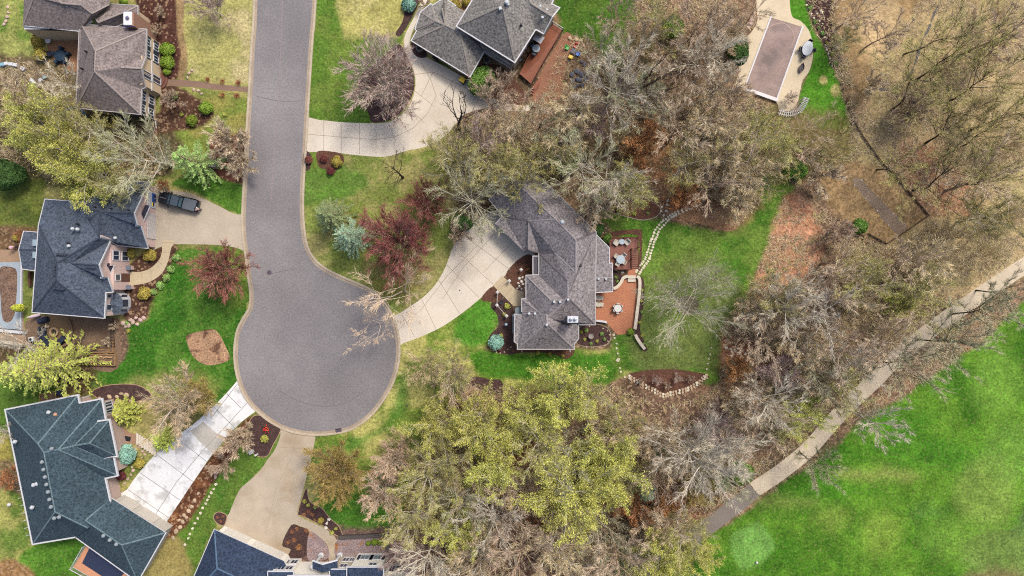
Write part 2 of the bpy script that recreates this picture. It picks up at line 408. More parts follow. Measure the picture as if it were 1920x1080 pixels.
# leaf litter: each cell a leaf of its own tone
vo = nd(nt, 'ShaderNodeTexVoronoi'); vo.inputs['Scale'].default_value = 3.4; L(pos, vo.inputs['Vector'])
sp = nd(nt, 'ShaderNodeSeparateColor'); L(vo.outputs['Color'], sp.inputs[0])
lit = gm(gm(at.outputs['Color'], gr(sp.outputs[0], 0, 1, .62, 1.4)), gr(n_m, .3, .7, .7, 1.3))
lm = nd(nt, 'ShaderNodeMix', data_type='RGBA'); lm.inputs['B'].default_value = (*C(205, 172, 136), 1); L(lit, lm.inputs['A']); L(gr(sp.outputs[1], .82, .86, 0, .6), lm.inputs['Factor'])
mx = nd(nt, 'ShaderNodeMix', data_type='RGBA'); L(at.outputs['Alpha'], mx.inputs['Factor']); L(grass, mx.inputs['A']); L(lm.outputs['Result'], mx.inputs['B'])
L(mx.outputs['Result'], bs.inputs['Base Color'])
bp = nd(nt, 'ShaderNodeBump'); bp.inputs['Strength'].default_value = .6; bp.inputs['Distance'].default_value = .12; L(n_f, bp.inputs['Height']); L(bp.outputs[0], bs.inputs['Normal'])
me.materials.append(gmat)
ground = bpy.data.objects.new('ground', me); COL.objects.link(ground)
tag(ground, 'lawns and leaf-strewn woodland ground around the turning circle', 'ground', kind='structure')

# ------------------------------------------------------------------ road, kerb, drives, paths
M_ASPH = mat('asphalt', C(140, 135, 135), .9, speck=.18, speck_scale=3.6, mott=.12, mott_scale=.09, bump=.4, col2=C(158, 153, 152), col2_scale=.06, col2_thr=(.45, .65))
M_KERB = mat('kerb_concrete', C(206, 190, 165), .9, speck=.16, speck_scale=6, mott=.15, mott_scale=.5)
M_GUT = mat('gutter_concrete', C(184, 166, 144), .9, speck=.18, speck_scale=6, mott=.18, mott_scale=.5)
road_pts = [(493, -420), (483, 0), (478, 90), (473, 180), (468, 260), (464, 340), (461, 400), (462, 440), (467, 480), (472, 520), (476, 550), (474, 578), (463, 598), (451, 622), (446, 660), (450, 700), (462, 735), (480, 760),
            (510, 785), (545, 802), (590, 809), (640, 804), (670, 791), (700, 765), (728, 722), (741, 680), (742, 640), (734, 604), (718, 574), (697, 552), (670, 538), (637, 524), (606, 508), (585, 490), (571, 465), (565, 435), (562, 395), (563, 345), (567, 280), (571, 210), (576, 130), (580, 70), (586, -10), (605, -420)]
road_s = spline(road_pts, False, 6)
b = MB(); b.sheet(PX(road_s), .010)
road = b.build('road', M_ASPH); tag(road, 'grey asphalt street ending in a round turning circle', 'road', kind='structure')
o1 = offset_line(road_s, -0.0); o2 = offset_line(road_s, -4.2); o3 = offset_line(road_s, -8.6)
# orientation check: offset must go outward
if (o3[10][0] - 480) > (o1[10][0] - 480): o2 = offset_line(road_s, 4.2); o3 = offset_line(road_s, 8.6)
b = MB(); q = len(road_s)
P1, P2, P3 = PX(o1), PX(o2), PX(o3)
vs = [(*p, .016) for p in P1] + [(*p, .03) for p in P2]
b.add(vs, [(i, i + 1, q + i + 1, q + i) for i in range(q - 1)])
gut = b.build('gutter', M_GUT); tag(gut, 'concrete gutter band along the asphalt edge', 'gutter', kind='structure')
b = MB(); prof = [(0, .02), (0.06, .11), (.5, .12), (.94, .11), (1, -.02)]
vs = []
for t, z in prof: vs += [(P2[i][0] * (1 - t) + P3[i][0] * t, P2[i][1] * (1 - t) + P3[i][1] * t, z) for i in range(q)]
b.add(vs, [(k * q + i, k * q + i + 1, (k + 1) * q + i + 1, (k + 1) * q + i) for k in range(4) for i in range(q - 1)])
kerb = b.build('kerb', M_KERB); tag(kerb, 'pale concrete kerb following the street and turning circle', 'kerb', kind='structure')
# seams and cracks in the asphalt
b = MB()
def ribbon(b, pts, w, z):
    a = offset_line(pts, w / 2); c = offset_line(pts, -w / 2); n = len(pts)
    A, Cc = PX(a), PX(c)
    b.add([(*p, z) for p in A] + [(*p, z) for p in Cc], [(i, i + 1, n + i + 1, n + i) for i in range(n - 1)])
M_SEAM = mat('asphalt_seam', C(160, 146, 146), .9, speck=.3, speck_scale=7)
ribbon(b, spline([(531, -60), (528, 60), (522, 180), (515, 280), (508, 380)], False, 4), 1.4, .014)
b.build('road_seam', M_SEAM)['kind'] = 'structure'
M_CRACK = mat('asphalt_crack', C(124, 116, 116), .9)
b = MB()
random.seed(4)
ribbon(b, [(508 + i * 6, 514 - i * 1.4 + random.uniform(-1, 1)) for i in range(9)], .9, .015)
ribbon(b, spline([(480, 180), (505, 186), (530, 190), (568, 189)], False, 3), .9, .015)
ribbon(b, spline([(520, 730), (560, 752), (610, 762), (655, 752), (690, 728)], False, 4), .9, .015)
ribbon(b, spline([(625, 690), (640, 700), (668, 706)], False, 4), .8, .015)
b.build('road_crack', M_CRACK)['kind'] = 'structure'

M_CONC = mat('drive_concrete', C(240, 228, 208), .9, speck=.05, speck_scale=3, mott=.10, mott_scale=.18, col2=C(222, 208, 186), col2_scale=.14, col2_thr=(.5, .68))
M_CONC2 = mat('drive_warm', C(204, 188, 164), .9, speck=.04, speck_scale=5, mott=.14, mott_scale=.22, col2=C(186, 166, 138), col2_scale=.16, col2_thr=(.5, .66))
M_PAVE = mat('drive_pavers', C(204, 190, 168), .9, speck=.06, speck_scale=3, mott=.1, mott_scale=.3)
M_WHITE = mat('drive_bleached', C(250, 250, 248), .85, speck=.04, speck_scale=4, mott=.08, mott_scale=.6, col2=C(204, 203, 198), col2_scale=.4, col2_thr=(.5, .62))
M_JOINT = mat('joint', C(172, 156, 136), .95)
def slab(name, pts, m, z, label, cat, n=5, smooth=True):
    b = MB(); p = spline(pts, True, n) if smooth else pts
    b.sheet(PX(p), z); o = b.build(name, m); tag(o, label, cat, kind='structure'); return o
d1 = [(565, 223), (600, 225), (640, 229), (685, 231), (715, 231), (740, 224), (762, 206), (775, 180), (779, 152), (773, 125), (760, 98), (758, 72), (766, 52), (779, 27), (796, -10), (810, -16), (794, 16), (778, 48), (768, 80), (776, 98),
      (800, 108), (840, 128), (880, 152), (905, 176), (955, 194), (992, 198), (990, 208), (955, 208), (905, 205), (878, 212), (865, 220), (850, 238), (826, 262), (795, 276), (765, 282), (740, 290), (715, 294), (670, 291), (620, 285), (562, 279)]
slab('driveway', d1, M_CONC, .006, 'curving concrete driveway of the grey house at top centre', 'driveway')
d2 = [(728, 600), (748, 588), (767, 576), (795, 556), (815, 535), (828, 515), (838, 494), (848, 466), (862, 445), (882, 427), (905, 404), (940, 398), (1000, 470), (985, 486), (955, 510), (925, 536), (900, 560), (865, 588), (830, 612), (792, 630), (760, 642), (738, 648)]
slab('driveway', d2, M_CONC, .006, 'wide concrete driveway of the middle mauve-roofed house', 'driveway')
d3 = [(470, 398), (455, 402), (437, 400), (410, 386), (375, 370), (350, 361), (312, 356), (280, 356), (280, 462), (318, 458), (400, 459), (440, 464), (462, 472), (472, 470)]
slab('driveway', d3, M_PAVE, .006, 'tan paver driveway under the parked pickup', 'driveway', 3)
d4 = [(455, 708), (425, 737), (400, 762), (363, 795), (330, 818), (318, 829), (305, 839), (290, 853), (260, 887), (238, 918), (226, 934), (302, 990), (314, 976), (350, 922), (400, 849), (425, 820), (452, 792), (478, 772), (486, 764), (470, 745)]
slab('driveway', d4, M_WHITE, .006, 'bleached white concrete driveway with stained panels', 'driveway', 3)
d5 = [(525, 798), (526, 815), (516, 842), (503, 860), (487, 883), (467, 902), (448, 920), (430, 962), (418, 990), (480, 1022), (540, 1046), (545, 1030), (528, 1022), (538, 1002), (546, 984), (563, 986), (578, 994), (598, 1006), (612, 1020), (617, 1036), (617, 1052), (635, 1052), (638, 1034), (632, 1013), (614, 994), (590, 982), (566, 971), (557, 962), (567, 924), (578, 882), (586, 848), (590, 812), (560, 806)]
slab('driveway', d5, M_CONC2, .006, 'warm beige driveway leading down to the white-walled house', 'driveway', 3)
b = MB(); b.sheet(PX([(357, 808), (381, 791), (421, 825), (400, 851), (385, 838), (372, 826)]), .011)
tag(b.build('driveway_patch', mat('old_concrete', C(206, 200, 188), .9, speck=.06, mott=.12, mott_scale=.5)), 'grey unwashed slab across the bleached driveway', 'driveway', kind='structure')
M_WALK = mat('walk_concrete', C(212, 194, 160), .9, speck=.12, speck_scale=5, mott=.08, mott_scale=.5)
slab('path', [(306, 452), (304, 472), (298, 488), (282, 503), (262, 510), (240, 511), (240, 533), (264, 533), (286, 526), (305, 511), (316, 488), (321, 466), (328, 452)], M_WALK, .052, 'curved concrete walk to the pink house porch', 'path')
slab('path', [(942, 517), (955, 530), (967, 543), (982, 547), (982, 575), (963, 574), (950, 561), (924, 535)], M_WALK, .052, 'short concrete walk to the middle house door', 'path', smooth=False)
slab('path', [(344, 150), (370, 152), (410, 158), (470, 164), (470, 173), (410, 169), (370, 164), (300, 160), (300, 148)], mat('walk_brown', C(150, 122, 104), .95, speck=.15, mott=.1), .006, 'brown slab walk from the street to the top left house', 'path', smooth=False)
# joints
def joints(segs, w=.7, z=.0145, m=M_JOINT, nm='expansion_joint'):
    b = MB()
    for s in segs: ribbon(b, s, w, z)
    o = b.build(nm, m); o['kind'] = 'structure'; return o
joints([[(x, 224 + (x - 570) * .05), (x, 282 + (x - 570) * .06)] for x in (572 + 35, 640, 674, 705)] + [[(570, 251), (640, 257), (705, 262), (740, 257), (775, 240), (800, 215), (818, 180), (808, 150), (790, 118)]]
       + [[(728, 229), (742, 266)], [(745, 222), (768, 250)], [(766, 200), (795, 230)], [(777, 170), (815, 200)], [(775, 140), (812, 135)], [(812, 135), (880, 168)], [(812, 135), (790, 180)], [(850, 150), (830, 178)]])
joints([[(752, 588), (778, 632)], [(790, 560), (818, 618)], [(822, 524), (862, 588)], [(838, 497), (898, 558)], [(850, 465), (925, 533)], [(868, 440), (958, 507)], [(895, 460), (838, 518), (790, 580), (745, 620)], [(935, 430), (868, 502), (830, 560)], [(960, 455), (905, 512)]])
joints([[(425, 738), (452, 765)], [(445, 720), (395, 785)], [(400, 762), (440, 802)], [(470, 748), (432, 790), (380, 845), (330, 905), (285, 975)], [(330, 820), (388, 866)], [(293, 852), (362, 903)], [(262, 886), (338, 938)], [(240, 918), (318, 972)]], 1.2, m=mat('joint_grey', C(176, 176, 174), .95))
joints([[(556, 815), (545, 860), (520, 910), (498, 1000)], [(520, 838), (588, 842)], [(590, 985), (580, 992)], [(612, 996), (603, 1006)], [(630, 1012), (614, 1020)], [(566, 972), (560, 985)]], .6, m=mat('joint_warm', C(180, 160, 134), .95))
joints(z=.057, segs=[[(283, 504), (284, 527)], [(297, 490), (311, 503)], [(303, 474), (320, 474)], [(266, 511), (267, 532)], [(305, 455), (326, 455)]])
joints(z=.057, segs=[[(942, 560), (960, 541)], [(953, 565), (972, 546)], [(930, 542), (950, 524)], [(933, 545), (953, 527)]])
# cart path by the golf course
cp = spline([(2300, 300), (2100, 400), (1985, 462), (1925, 496), (1880, 525), (1840, 552), (1785, 590), (1738, 624), (1690, 662), (1640, 713), (1598, 752), (1560, 792), (1516, 842), (1465, 884), (1414, 918)], False, 5)
b = MB(); A, B_ = PX(offset_line(cp, 15)), PX(offset_line(cp, -15)); n = len(cp)
b.add([(*p, .006) for p in A] + [(*p, .006) for p in B_], [(i, i + 1, n + i + 1, n + i) for i in range(n - 1)])
tag(b.build('path', mat('sand_path', C(224, 207, 178), .95, speck=.12, speck_scale=5, mott=.12, mott_scale=.4)), 'pale sandy cart path between the woods and the golf course', 'path', kind='structure')
cp2 = spline([(1414, 918), (1390, 940), (1335, 982), (1290, 1015), (1247, 1047), (1180, 1100), (1100, 1180)], False, 5)
b = MB(); A, B_ = PX(offset_line(cp2, 15)), PX(offset_line(cp2, -15)); n = len(cp2)
b.add([(*p, .0065) for p in A] + [(*p, .0065) for p in B_], [(i, i + 1, n + i + 1, n + i) for i in range(n - 1)])
tag(b.build('path', mat('path_asphalt', C(140, 130, 120), .92, speck=.2, speck_scale=6, mott=.1)), 'dark asphalt stretch of the cart path', 'path', kind='structure')
# creek
b = MB(); ck = spline([(1790, -60), (1765, 0), (1750, 30), (1742, 52), (1728, 80), (1716, 118), (1706, 140), (1692, 158), (1672, 167), (1650, 168), (1632, 164)], False, 5); n = len(ck)
wd = [3.6 + 2 * math.sin(i * .9) + 1.2 * math.sin(i * 2.3) for i in range(n)]
A = [offset_line(ck, w / 2)[i] for i, w in enumerate(wd)]; B_ = [offset_line(ck, -w / 2)[i] for i, w in enumerate(wd)]
b.add([(*p, .008) for p in PX(A)] + [(*p, .008) for p in PX(B_)], [(i, i + 1, n + i + 1, n + i) for i in range(n - 1)])
tag(b.build('creek_water', mat('creek', C(92, 88, 84), .6, speck=.6, speck_scale=2, spec=.2)), 'narrow grey creek winding through the brown meadow', 'water', kind='structure')
# planting beds (mulch)
M_MULCH = mat('mulch', C(84, 62, 58), .95, speck=.55, speck_scale=5, mott=.3, mott_scale=1.2, bump=.5)
M_BARK = mat('bark_mulch', C(108, 74, 58), .95, speck=.5, speck_scale=5, mott=.25, mott_scale=1.0, bump=.5)
M_CHIP = mat('wood_chip', C(188, 150, 116), .95, speck=.5, speck_scale=5, mott=.25, mott_scale=.8, bump=.5, col2=C(120, 86, 66), col2_scale=.6, col2_thr=(.52, .62))
M_GRAVEL = mat('gravel', C(166, 146, 144), .95, speck=.5, speck_scale=6, mott=.2, mott_scale=.7, bump=.5, col2=C(176, 122, 82), col2_scale=.5, col2_thr=(.54, .64))
M_DIRT = mat('brown_dirt', C(134, 110, 88), .95, speck=.35, speck_scale=5, mott=.22, mott_scale=.5, bump=.4)
M_EDGE = mat('edging', C(190, 160, 128), .9, speck=.15)
NBED = [0]
def bed(pts, m, label, edge=None, z=.007, n=4):
    NBED[0] += 1; z = .0072 + NBED[0] * .0008
    p = spline(pts, True, n); b = MB(); b.sheet(PX(p), z); o = b.build('planting_bed', m); tag(o, label, 'planting bed', kind='structure')
    if edge:
        e = MB(); a, c = PX(p), PX(offset_line(p, 1.3)); k = len(p)
        e.add([(*q, .0) for q in a] + [(*q, .06) for q in a] + [(*q, .06) for q in c] + [(*q, 0) for q in c],
              [(r * k + i, r * k + (i + 1) % k, (r + 1) * k + (i + 1) % k, (r + 1) * k + i) for r in range(3) for i in range(k)])
        tag(e.build('bed_edging', M_EDGE if edge is True else edge), None, None, kind='structure')
bed([(700, 230), (735, 223), (760, 202), (774, 176), (777, 152), (770, 122), (752, 85), (735, 90), (715, 110), (690, 128), (672, 150), (680, 185), (692, 215)], M_MULCH, 'round mulch bed under the grey multi-stemmed tree')
bed([(760, 10), (768, -14), (792, -14), (778, 22), (764, 48), (750, 68), (742, 62), (755, 40)], M_MULCH, 'mulch strip beside the top walk')
bed([(770, 78), (774, 98), (786, 108), (800, 106), (796, 90), (780, 76)], M_MULCH, 'mulch corner by the garage of the top house')
bed([(880, 152), (905, 120), (950, 128), (965, 150), (990, 180), (985, 198), (955, 192), (905, 172)], M_BARK, 'shrub bed beside the top house drive')
bed([(926, 560), (940, 548), (962, 577), (965, 640), (968, 662), (945, 664), (925, 658), (915, 640), (922, 624), (934, 612), (932, 590), (920, 575)], M_MULCH, 'dark mulch bed at the middle house front door')
bed([(948, 515), (978, 482), (998, 480), (1000, 514), (986, 520), (980, 546), (968, 542)], M_BARK, 'reddish mulch bed by the middle house walk')
bed([(902, 560), (924, 537), (940, 556), (934, 566), (918, 566)], M_BARK, 'small bark corner below the middle drive')
bed([(965, 654), (1045, 655), (1076, 656), (1072, 668), (1058, 673), (1040, 664), (1000, 660), (966, 662)], M_BARK, 'mulch strip under the middle house gable')
bed([(1088, 612), (1118, 607), (1140, 615), (1146, 632), (1138, 646), (1110, 651), (1088, 648), (1080, 640)], M_MULCH, 'round dark planting bed beside the brick patio', mat('edge_stone', C(176, 158, 134), .9, speck=.3))
bed([(1149, 508), (1160, 512), (1170, 522), (1160, 534), (1148, 542)], M_MULCH, 'little dark bed between deck and patio wall')
bed([(1200, 520), (1208, 530), (1207, 570), (1200, 615), (1206, 635), (1214, 655), (1206, 658), (1195, 640), (1190, 618), (1198, 560)], M_MULCH, 'dark strip bed along the white patio wall')
bed([(1145, 435), (1198, 430), (1204, 445), (1202, 500), (1196, 505), (1196, 442), (1145, 445)], M_BARK, 'mulch edge round the wooden deck')
bed([(350, 640), (352, 628), (372, 622), (398, 617), (412, 628), (428, 660), (430, 674), (412, 682), (385, 684), (362, 668)], M_CHIP, 'wood chip island in the lawn left of the turning circle')
bed([(1268, 562), (1280, 556), (1300, 556), (1310, 568), (1306, 582), (1292, 590), (1278, 586), (1270, 576)], mat('tree_ring_soil', C(112, 102, 78), .95, speck=.4, mott=.2), 'stone-edged tree ring in the back lawn')
bed([(878, 716), (890, 706), (905, 708), (920, 712), (938, 712), (944, 728), (936, 740), (915, 738), (898, 730)], M_MULCH, 'dark mulch patch in the lawn below the middle house')
bed([(172, 735), (200, 722), (250, 720), (275, 730), (285, 745), (262, 752), (215, 762), (190, 752)], M_MULCH, 'dark mulch bed behind the blue-roofed house', True)
bed([(470, 785), (488, 778), (524, 797), (525, 812), (512, 836), (502, 855), (484, 856), (468, 842), (462, 815)], M_MULCH, 'dark bed between two driveways at the kerb', True)
bed([(558, 962), (570, 922), (576, 915), (582, 940), (604, 952), (620, 972), (636, 986), (643, 1006), (630, 1004), (612, 990), (588, 978), (568, 968)], M_MULCH, 'mulch bed with stones right of the beige driveway', True)
bed([(546, 985), (562, 987), (580, 998), (578, 1040), (540, 1046), (545, 1030), (529, 1021)], M_MULCH, 'mulch bed in the corner of the beige driveway')
bed([(580, 998), (600, 1008), (612, 1022), (616, 1046), (578, 1050)], M_GRAVEL, 'pink gravel patch beside the curved walk')
bed([(636, 1008), (726, 1008), (730, 1050), (640, 1060)], M_GRAVEL, 'pink gravel bed in front of the white-walled house')
bed([(401, 965), (410, 959), (424, 964), (426, 972), (420, 986), (408, 982), (401, 974)], M_MULCH, 'small round mulch bed left of the beige driveway', True)
bed([(297, 380), (0, 0), (0, 0)], M_MULCH, 'x') if False else None
bed([(570, 284), (582, 288), (584, 300), (580, 318), (568, 316)], M_MULCH, 'narrow mulch spot at the kerb')
bed([(594, 285), (620, 284), (642, 290), (644, 306), (632, 318), (622, 328), (612, 318), (598, 312)], M_BARK, 'small mulch island below the top driveway')
bed([(1180, 700), (1250, 692), (1325, 702), (1318, 716), (1290, 730), (1250, 738), (1215, 728), (1190, 712)], M_BARK, 'leafy brown bed inside the stone arc')
bed([(1250, 400), (1290, 392), (1340, 388), (1386, 395), (1384, 425), (1362, 434), (1330, 424), (1280, 412)], mat('litter_bed', C(164, 126, 92), .95, speck=.5, speck_scale=4, mott=.3, mott_scale=.7), 'rusty leaf bed at the edge of the back lawn')
bed([(1145, 396), (1170, 404), (1205, 412), (1232, 404), (1236, 388), (1200, 370), (1150, 380)], M_BARK, 'dark stone-edged bed at the lawn corner', mat('edge_stone2', C(188, 180, 158), .9, speck=.3))
slab('dirt_yard', [(60, 592), (200, 600), (222, 600), (222, 690), (170, 690), (160, 655), (60, 645)], M_DIRT, .005, 'bare brown yard with the fire pit', 'yard', 3)
# brick and stone terraces
M_BRICK = mat('patio_brick', C(200, 134, 100), .92, speck=.22, speck_scale=5, mott=.12, mott_scale=.5, bump=.3, wave=(2.0, .12, 'X', .78))
M_BRICK2 = mat('patio_brick_brown', C(172, 128, 94), .92, speck=.22, speck_scale=5, mott=.12, mott_scale=.5, bump=.3)
M_POOLDECK = mat('pool_deck', C(232, 214, 180), .9, speck=.07, speck_scale=4, mott=.1, mott_scale=.5)
slab('brick_patio', [(1116, 548), (1150, 545), (1158, 535), (1172, 522), (1196, 518), (1194, 560), (1190, 615), (1178, 626), (1158, 628), (1144, 612), (1138, 604), (1116, 602)], M_BRICK, .009, 'orange brick patio behind the middle house', 'patio', smooth=False)
slab('brick_path', [(1177, 503), (1193, 503), (1193, 524), (1177, 524)], M_BRICK, .0095, 'brick landing at the foot of the deck stairs', 'patio', smooth=False)
slab('brick_patio', [(90, 92), (95, 70), (150, 60), (150, 130), (120, 126), (100, 110)], M_BRICK2, .009, 'tan brick patio in the corner of the top left house', 'patio')
slab('brick_patio', [(1058, 62), (1078, 72), (1084, 88), (1066, 118), (1056, 150), (1048, 186), (1010, 196), (1000, 170), (1030, 110)], mat('patio_red', C(166, 118, 92), .92, speck=.24, mott=.14), .009, 'reddish gravel patio below the top house deck', 'patio')
slab('patio_slab', [(-30, 466), (40, 470), (46, 640), (76, 642), (76, 655), (-30, 640)], mat('patio_tan', C(176, 146, 118), .9, speck=.2, mott=.12), .005, 'tan patio around the covered swimming pool', 'patio', smooth=False)
pd = [(1424, -60), (1418, 10), (1420, 40), (1404, 66), (1392, 74), (1388, 100), (1384, 140), (1384, 168), (1452, 190), (1462, 206), (1490, 204), (1500, 172), (1505, 150), (1518, 132), (1525, 95), (1518, 60), (1502, 40), (1484, 28), (1480, -20), (1482, -60)]
slab('pool_deck', pd, M_POOLDECK, .009, 'cream stone deck round the covered pool', 'deck')
slab('garden_path', [(1598, 338), (1612, 334), (1628, 352), (1668, 392), (1700, 424), (1682, 438), (1650, 404), (1618, 366)], mat('gravel_path', C(152, 132, 112), .95, speck=.4, mott=.15), .009, 'grey gravel path down the fenced garden plot', 'path')
# ------------------------------------------------------------------ houses
def shingle(name, col, k=.42):
    return mat(name, col, .92, speck=k * 1.25, speck_scale=3.4, mott=.13, mott_scale=.35, bump=.5, spec=.15)
M_TRIM = mat('white_trim', C(226, 226, 228), .6, speck=.03)
M_TRIMG = mat('grey_trim', C(196, 192, 190), .6, speck=.05)
M_GLASS = mat('window_glass', C(62, 72, 92), .12, spec=.6, mott=.2, mott_scale=1.5)
M_GLASSB = mat('window_glass_pale', C(120, 150, 158), .12, spec=.6, mott=.2, mott_scale=1.5)
M_NAVYF = mat('navy_frame', C(46, 54, 78), .5)
M_VENTW = mat('vent_white', C(214, 220, 222), .5)
M_VENTD = mat('vent_dark', C(60, 58, 62), .5)
M_VENTG = mat('vent_grey', C(158, 168, 172), .5)

class House:
    def __init__(s, name, label, px, py):
        s.root = wthing(name, label, 'house', W(px, py, 0)); s.wallpt = {}; s.ordr = {}; s.roofs = []
    def shell(s, V, F, rm, wm, tm, zf=0.0, inset=.4, gut=.16, nogut=(), cap=None, valley=None, soff=True, rname='roof', wname='wall'):
        P = {k: W(*v) for k, v in V.items()}
        keys = list(V); ix = {k: i for i, k in enumerate(keys)}
        faces = []
        for f in F:
            q = f.split(); n = Vector((0, 0, 0))
            for i in range(len(q)):
                a, c = P[q[i]], P[q[(i + 1) % len(q)]]; n += a.cross(c)
            faces.append(q if n.z > 0 else q[::-1])
        b = MB(); b.add([P[k] for k in keys], [tuple(ix[k] for k in q) for q in faces])
        roof = b.build(rname, rm, s.root, True); s.roofs.append(roof)
        ed = {}
        for q in faces:
            for i in range(len(q)):
                a, c = q[i], q[(i + 1) % len(q)]; ed.setdefault(frozenset((a, c)), []).append((a, c, q))
        nxt = {}
        for k, v in ed.items():
            if len(v) == 1: nxt[v[0][0]] = v[0][1]
        start = next(iter(nxt)); loop = [start]
        while nxt.get(loop[-1]) not in (None, start) and len(loop) < 99: loop.append(nxt[loop[-1]])
        n = len(loop); pts = [P[k] for k in loop]
        def off(d):
            out = []
            for i in range(n):
                p, a, c = pts[i], pts[i - 1], pts[(i + 1) % n]
                d1 = Vector((p.x - a.x, p.y - a.y)).normalized(); d2 = Vector((c.x - p.x, c.y - p.y)).normalized()
                n1 = Vector((-d1.y, d1.x)); n2 = Vector((-d2.y, d2.x)); m = n1 + n2
                if m.length < .2: m = n1
                m.normalize(); k = d / max(.45, m.dot(n1))
                out.append(Vector((p.x + m.x * k, p.y + m.y * k, p.z)))
            return out
        inn, outr = off(inset), off(-gut)
        for q_, (k, p) in enumerate(zip(loop, inn)): s.wallpt.setdefault(k, p); s.ordr.setdefault(k, (q_, n))
        # eave trim
        t = MB()
        for i in range(n):
            j = (i + 1) % n
            if (loop[i], loop[j]) in nogut or (loop[j], loop[i]) in nogut: continue
            up = Vector((0, 0, .05)); dn = Vector((0, 0, -.24))
            A, B2, Cc, D = pts[i] + up, pts[j] + up, outr[j] + up, outr[i] + up
            A2 = pts[i] + (pts[i] - outr[i]) * .1 ; 
            t.add([A, B2, Cc, D, pts[i] + dn, pts[j] + dn, outr[j] + dn, outr[i] + dn],
                  [(0, 3, 2, 1), (3, 7, 6, 2), (4, 5, 6, 7), (0, 1, 5, 4), (0, 4, 7, 3), (1, 2, 6, 5)])
        if t.f: t.build('eave_trim', tm, s.root, True)
        # walls + soffit
        w = MB(); top = [Vector((p.x, p.y, p.z - .22)) for p in inn]
        w.add([*top, *[Vector((p.x, p.y, zf)) for p in inn]], [(i, i + n, (i + 1) % n + n, (i + 1) % n) for i in range(n)])
        wall = w.build(wname, wm, s.root, True)
        if soff:
            q = MB(); q.add([*[Vector((p.x, p.y, p.z - .235)) for p in pts], *[Vector((p.x, p.y, p.z - .235)) for p in inn]], [(i, (i + 1) % n, (i + 1) % n + n, i + n) for i in range(n)])
            q.build('soffit', tm, s.root, True)
        # ridge caps and valleys
        if cap or valley:
            rc, va = MB(), MB()
            for k, v in ed.items():
                if len(v) != 2: continue
                a, c = tuple(k); cen = []
                for _, _, q in v:
                    cen.append(sum((P[z] for z in q), Vector()) / len(q))
                mid = (P[a] + P[c]) / 2
                side = (cen[0] + cen[1]) / 2
                # height of the edge line against the chord between the two facet centres
                convex = mid.z > side.z - 1e-3
                d = (P[c] - P[a]).normalized(); hz = d.cross(Vector((0, 0, 1))).normalized() * .11
                u = Vector((0, 0, .05))
                pp = [P[a] - hz + u * .2, P[a] + u, P[a] + hz + u * .2, P[c] - hz + u * .2, P[c] + u, P[c] + hz + u * .2]
                if convex: rc.add(pp, [(0, 1, 4, 3), (1, 2, 5, 4)])
                elif valley: va = MB(); va.add(pp, [(0, 1, 4, 3), (1, 2, 5, 4)]); va.build('valley', valley, roof, True)
            if cap and rc.f: rc.build('ridge_cap', cap, roof, True)
        return roof, wall
    def seg(s, a, c):
        if (s.ordr[a][0] + 1) % s.ordr[a][1] != s.ordr[c][0]: a, c = c, a
        A, B = s.wallpt[a].copy(), s.wallpt[c].copy(); A.z = B.z = 0
        d = (B - A).normalized(); return A, B, d, Vector((d.y, -d.x, 0))
    def window(s, a, c, u0, u1, z0, z1, fm=None, gm=None, panes=2, name='window', shut=None, out=.05):
        """a window in the wall between the corners a and c (walls run anticlockwise, outside on the right)"""
        A, B, d, nrm = s.seg(a, c) if isinstance(a, str) else (Vector(a), Vector(c), (Vector(c) - Vector(a)).normalized(), None)
        if nrm is None: nrm = Vector((d.y, -d.x, 0))
        p0, p1 = A.lerp(B, u0), A.lerp(B, u1); wdt = (p1 - p0).length
        fr = MB(); ang = math.atan2(d.y, d.x); up = Vector((0, 0, 1))
        mid = (p0 + p1) / 2 + nrm * out
        cz = (z0 + z1) / 2; t = .11
        for k in (-1, 1):
            fr.box(mid + up * cz + d * (k * (wdt / 2 + t / 2)), (t, .12, z1 - z0 + 2 * t), ang)
        fr.box(mid + up * (z1 + t / 2), (wdt, .12, t), ang); fr.box(mid + up * (z0 - t / 2), (wdt, .16, t), ang)
        for i in range(1, panes): fr.box(mid + up * cz + d * (-wdt / 2 + wdt * i / panes), (.09, .1, z1 - z0), ang)
        f = fr.build(name, fm or M_TRIM, s.root, True)
        g = MB(); g.box(mid + up * cz - nrm * .03, (wdt, .06, z1 - z0), ang); g.build('pane', gm or M_GLASS, f, True)
        if shut:
            for k in (-1, 1):
                q = MB(); q.box(mid + up * cz + d * (k * (wdt / 2 + t + .22)), (.36, .08, z1 - z0 + .1), ang); q.build('shutter', shut, f, True)
        return f
    def door(s, a, c, u0, u1, z1, m, name='garage_door', panels=4):
        A, B, d, nrm = s.seg(a, c) if isinstance(a, str) else (Vector(a), Vector(c), (Vector(c) - Vector(a)).normalized(), None)
        if nrm is None: nrm = Vector((d.y, -d.x, 0))
        p0, p1 = A.lerp(B, u0), A.lerp(B, u1); wdt = (p1 - p0).length; ang = math.atan2(d.y, d.x); b = MB(); mid = (p0 + p1) / 2 + nrm * .05
        for i in range(panels):
            h = z1 / panels; b.bevbox(mid + Vector((0, 0, h * (i + .5))), (wdt, .08, h - .02), .015, ang)
        return b.build(name, m, s.root, True)
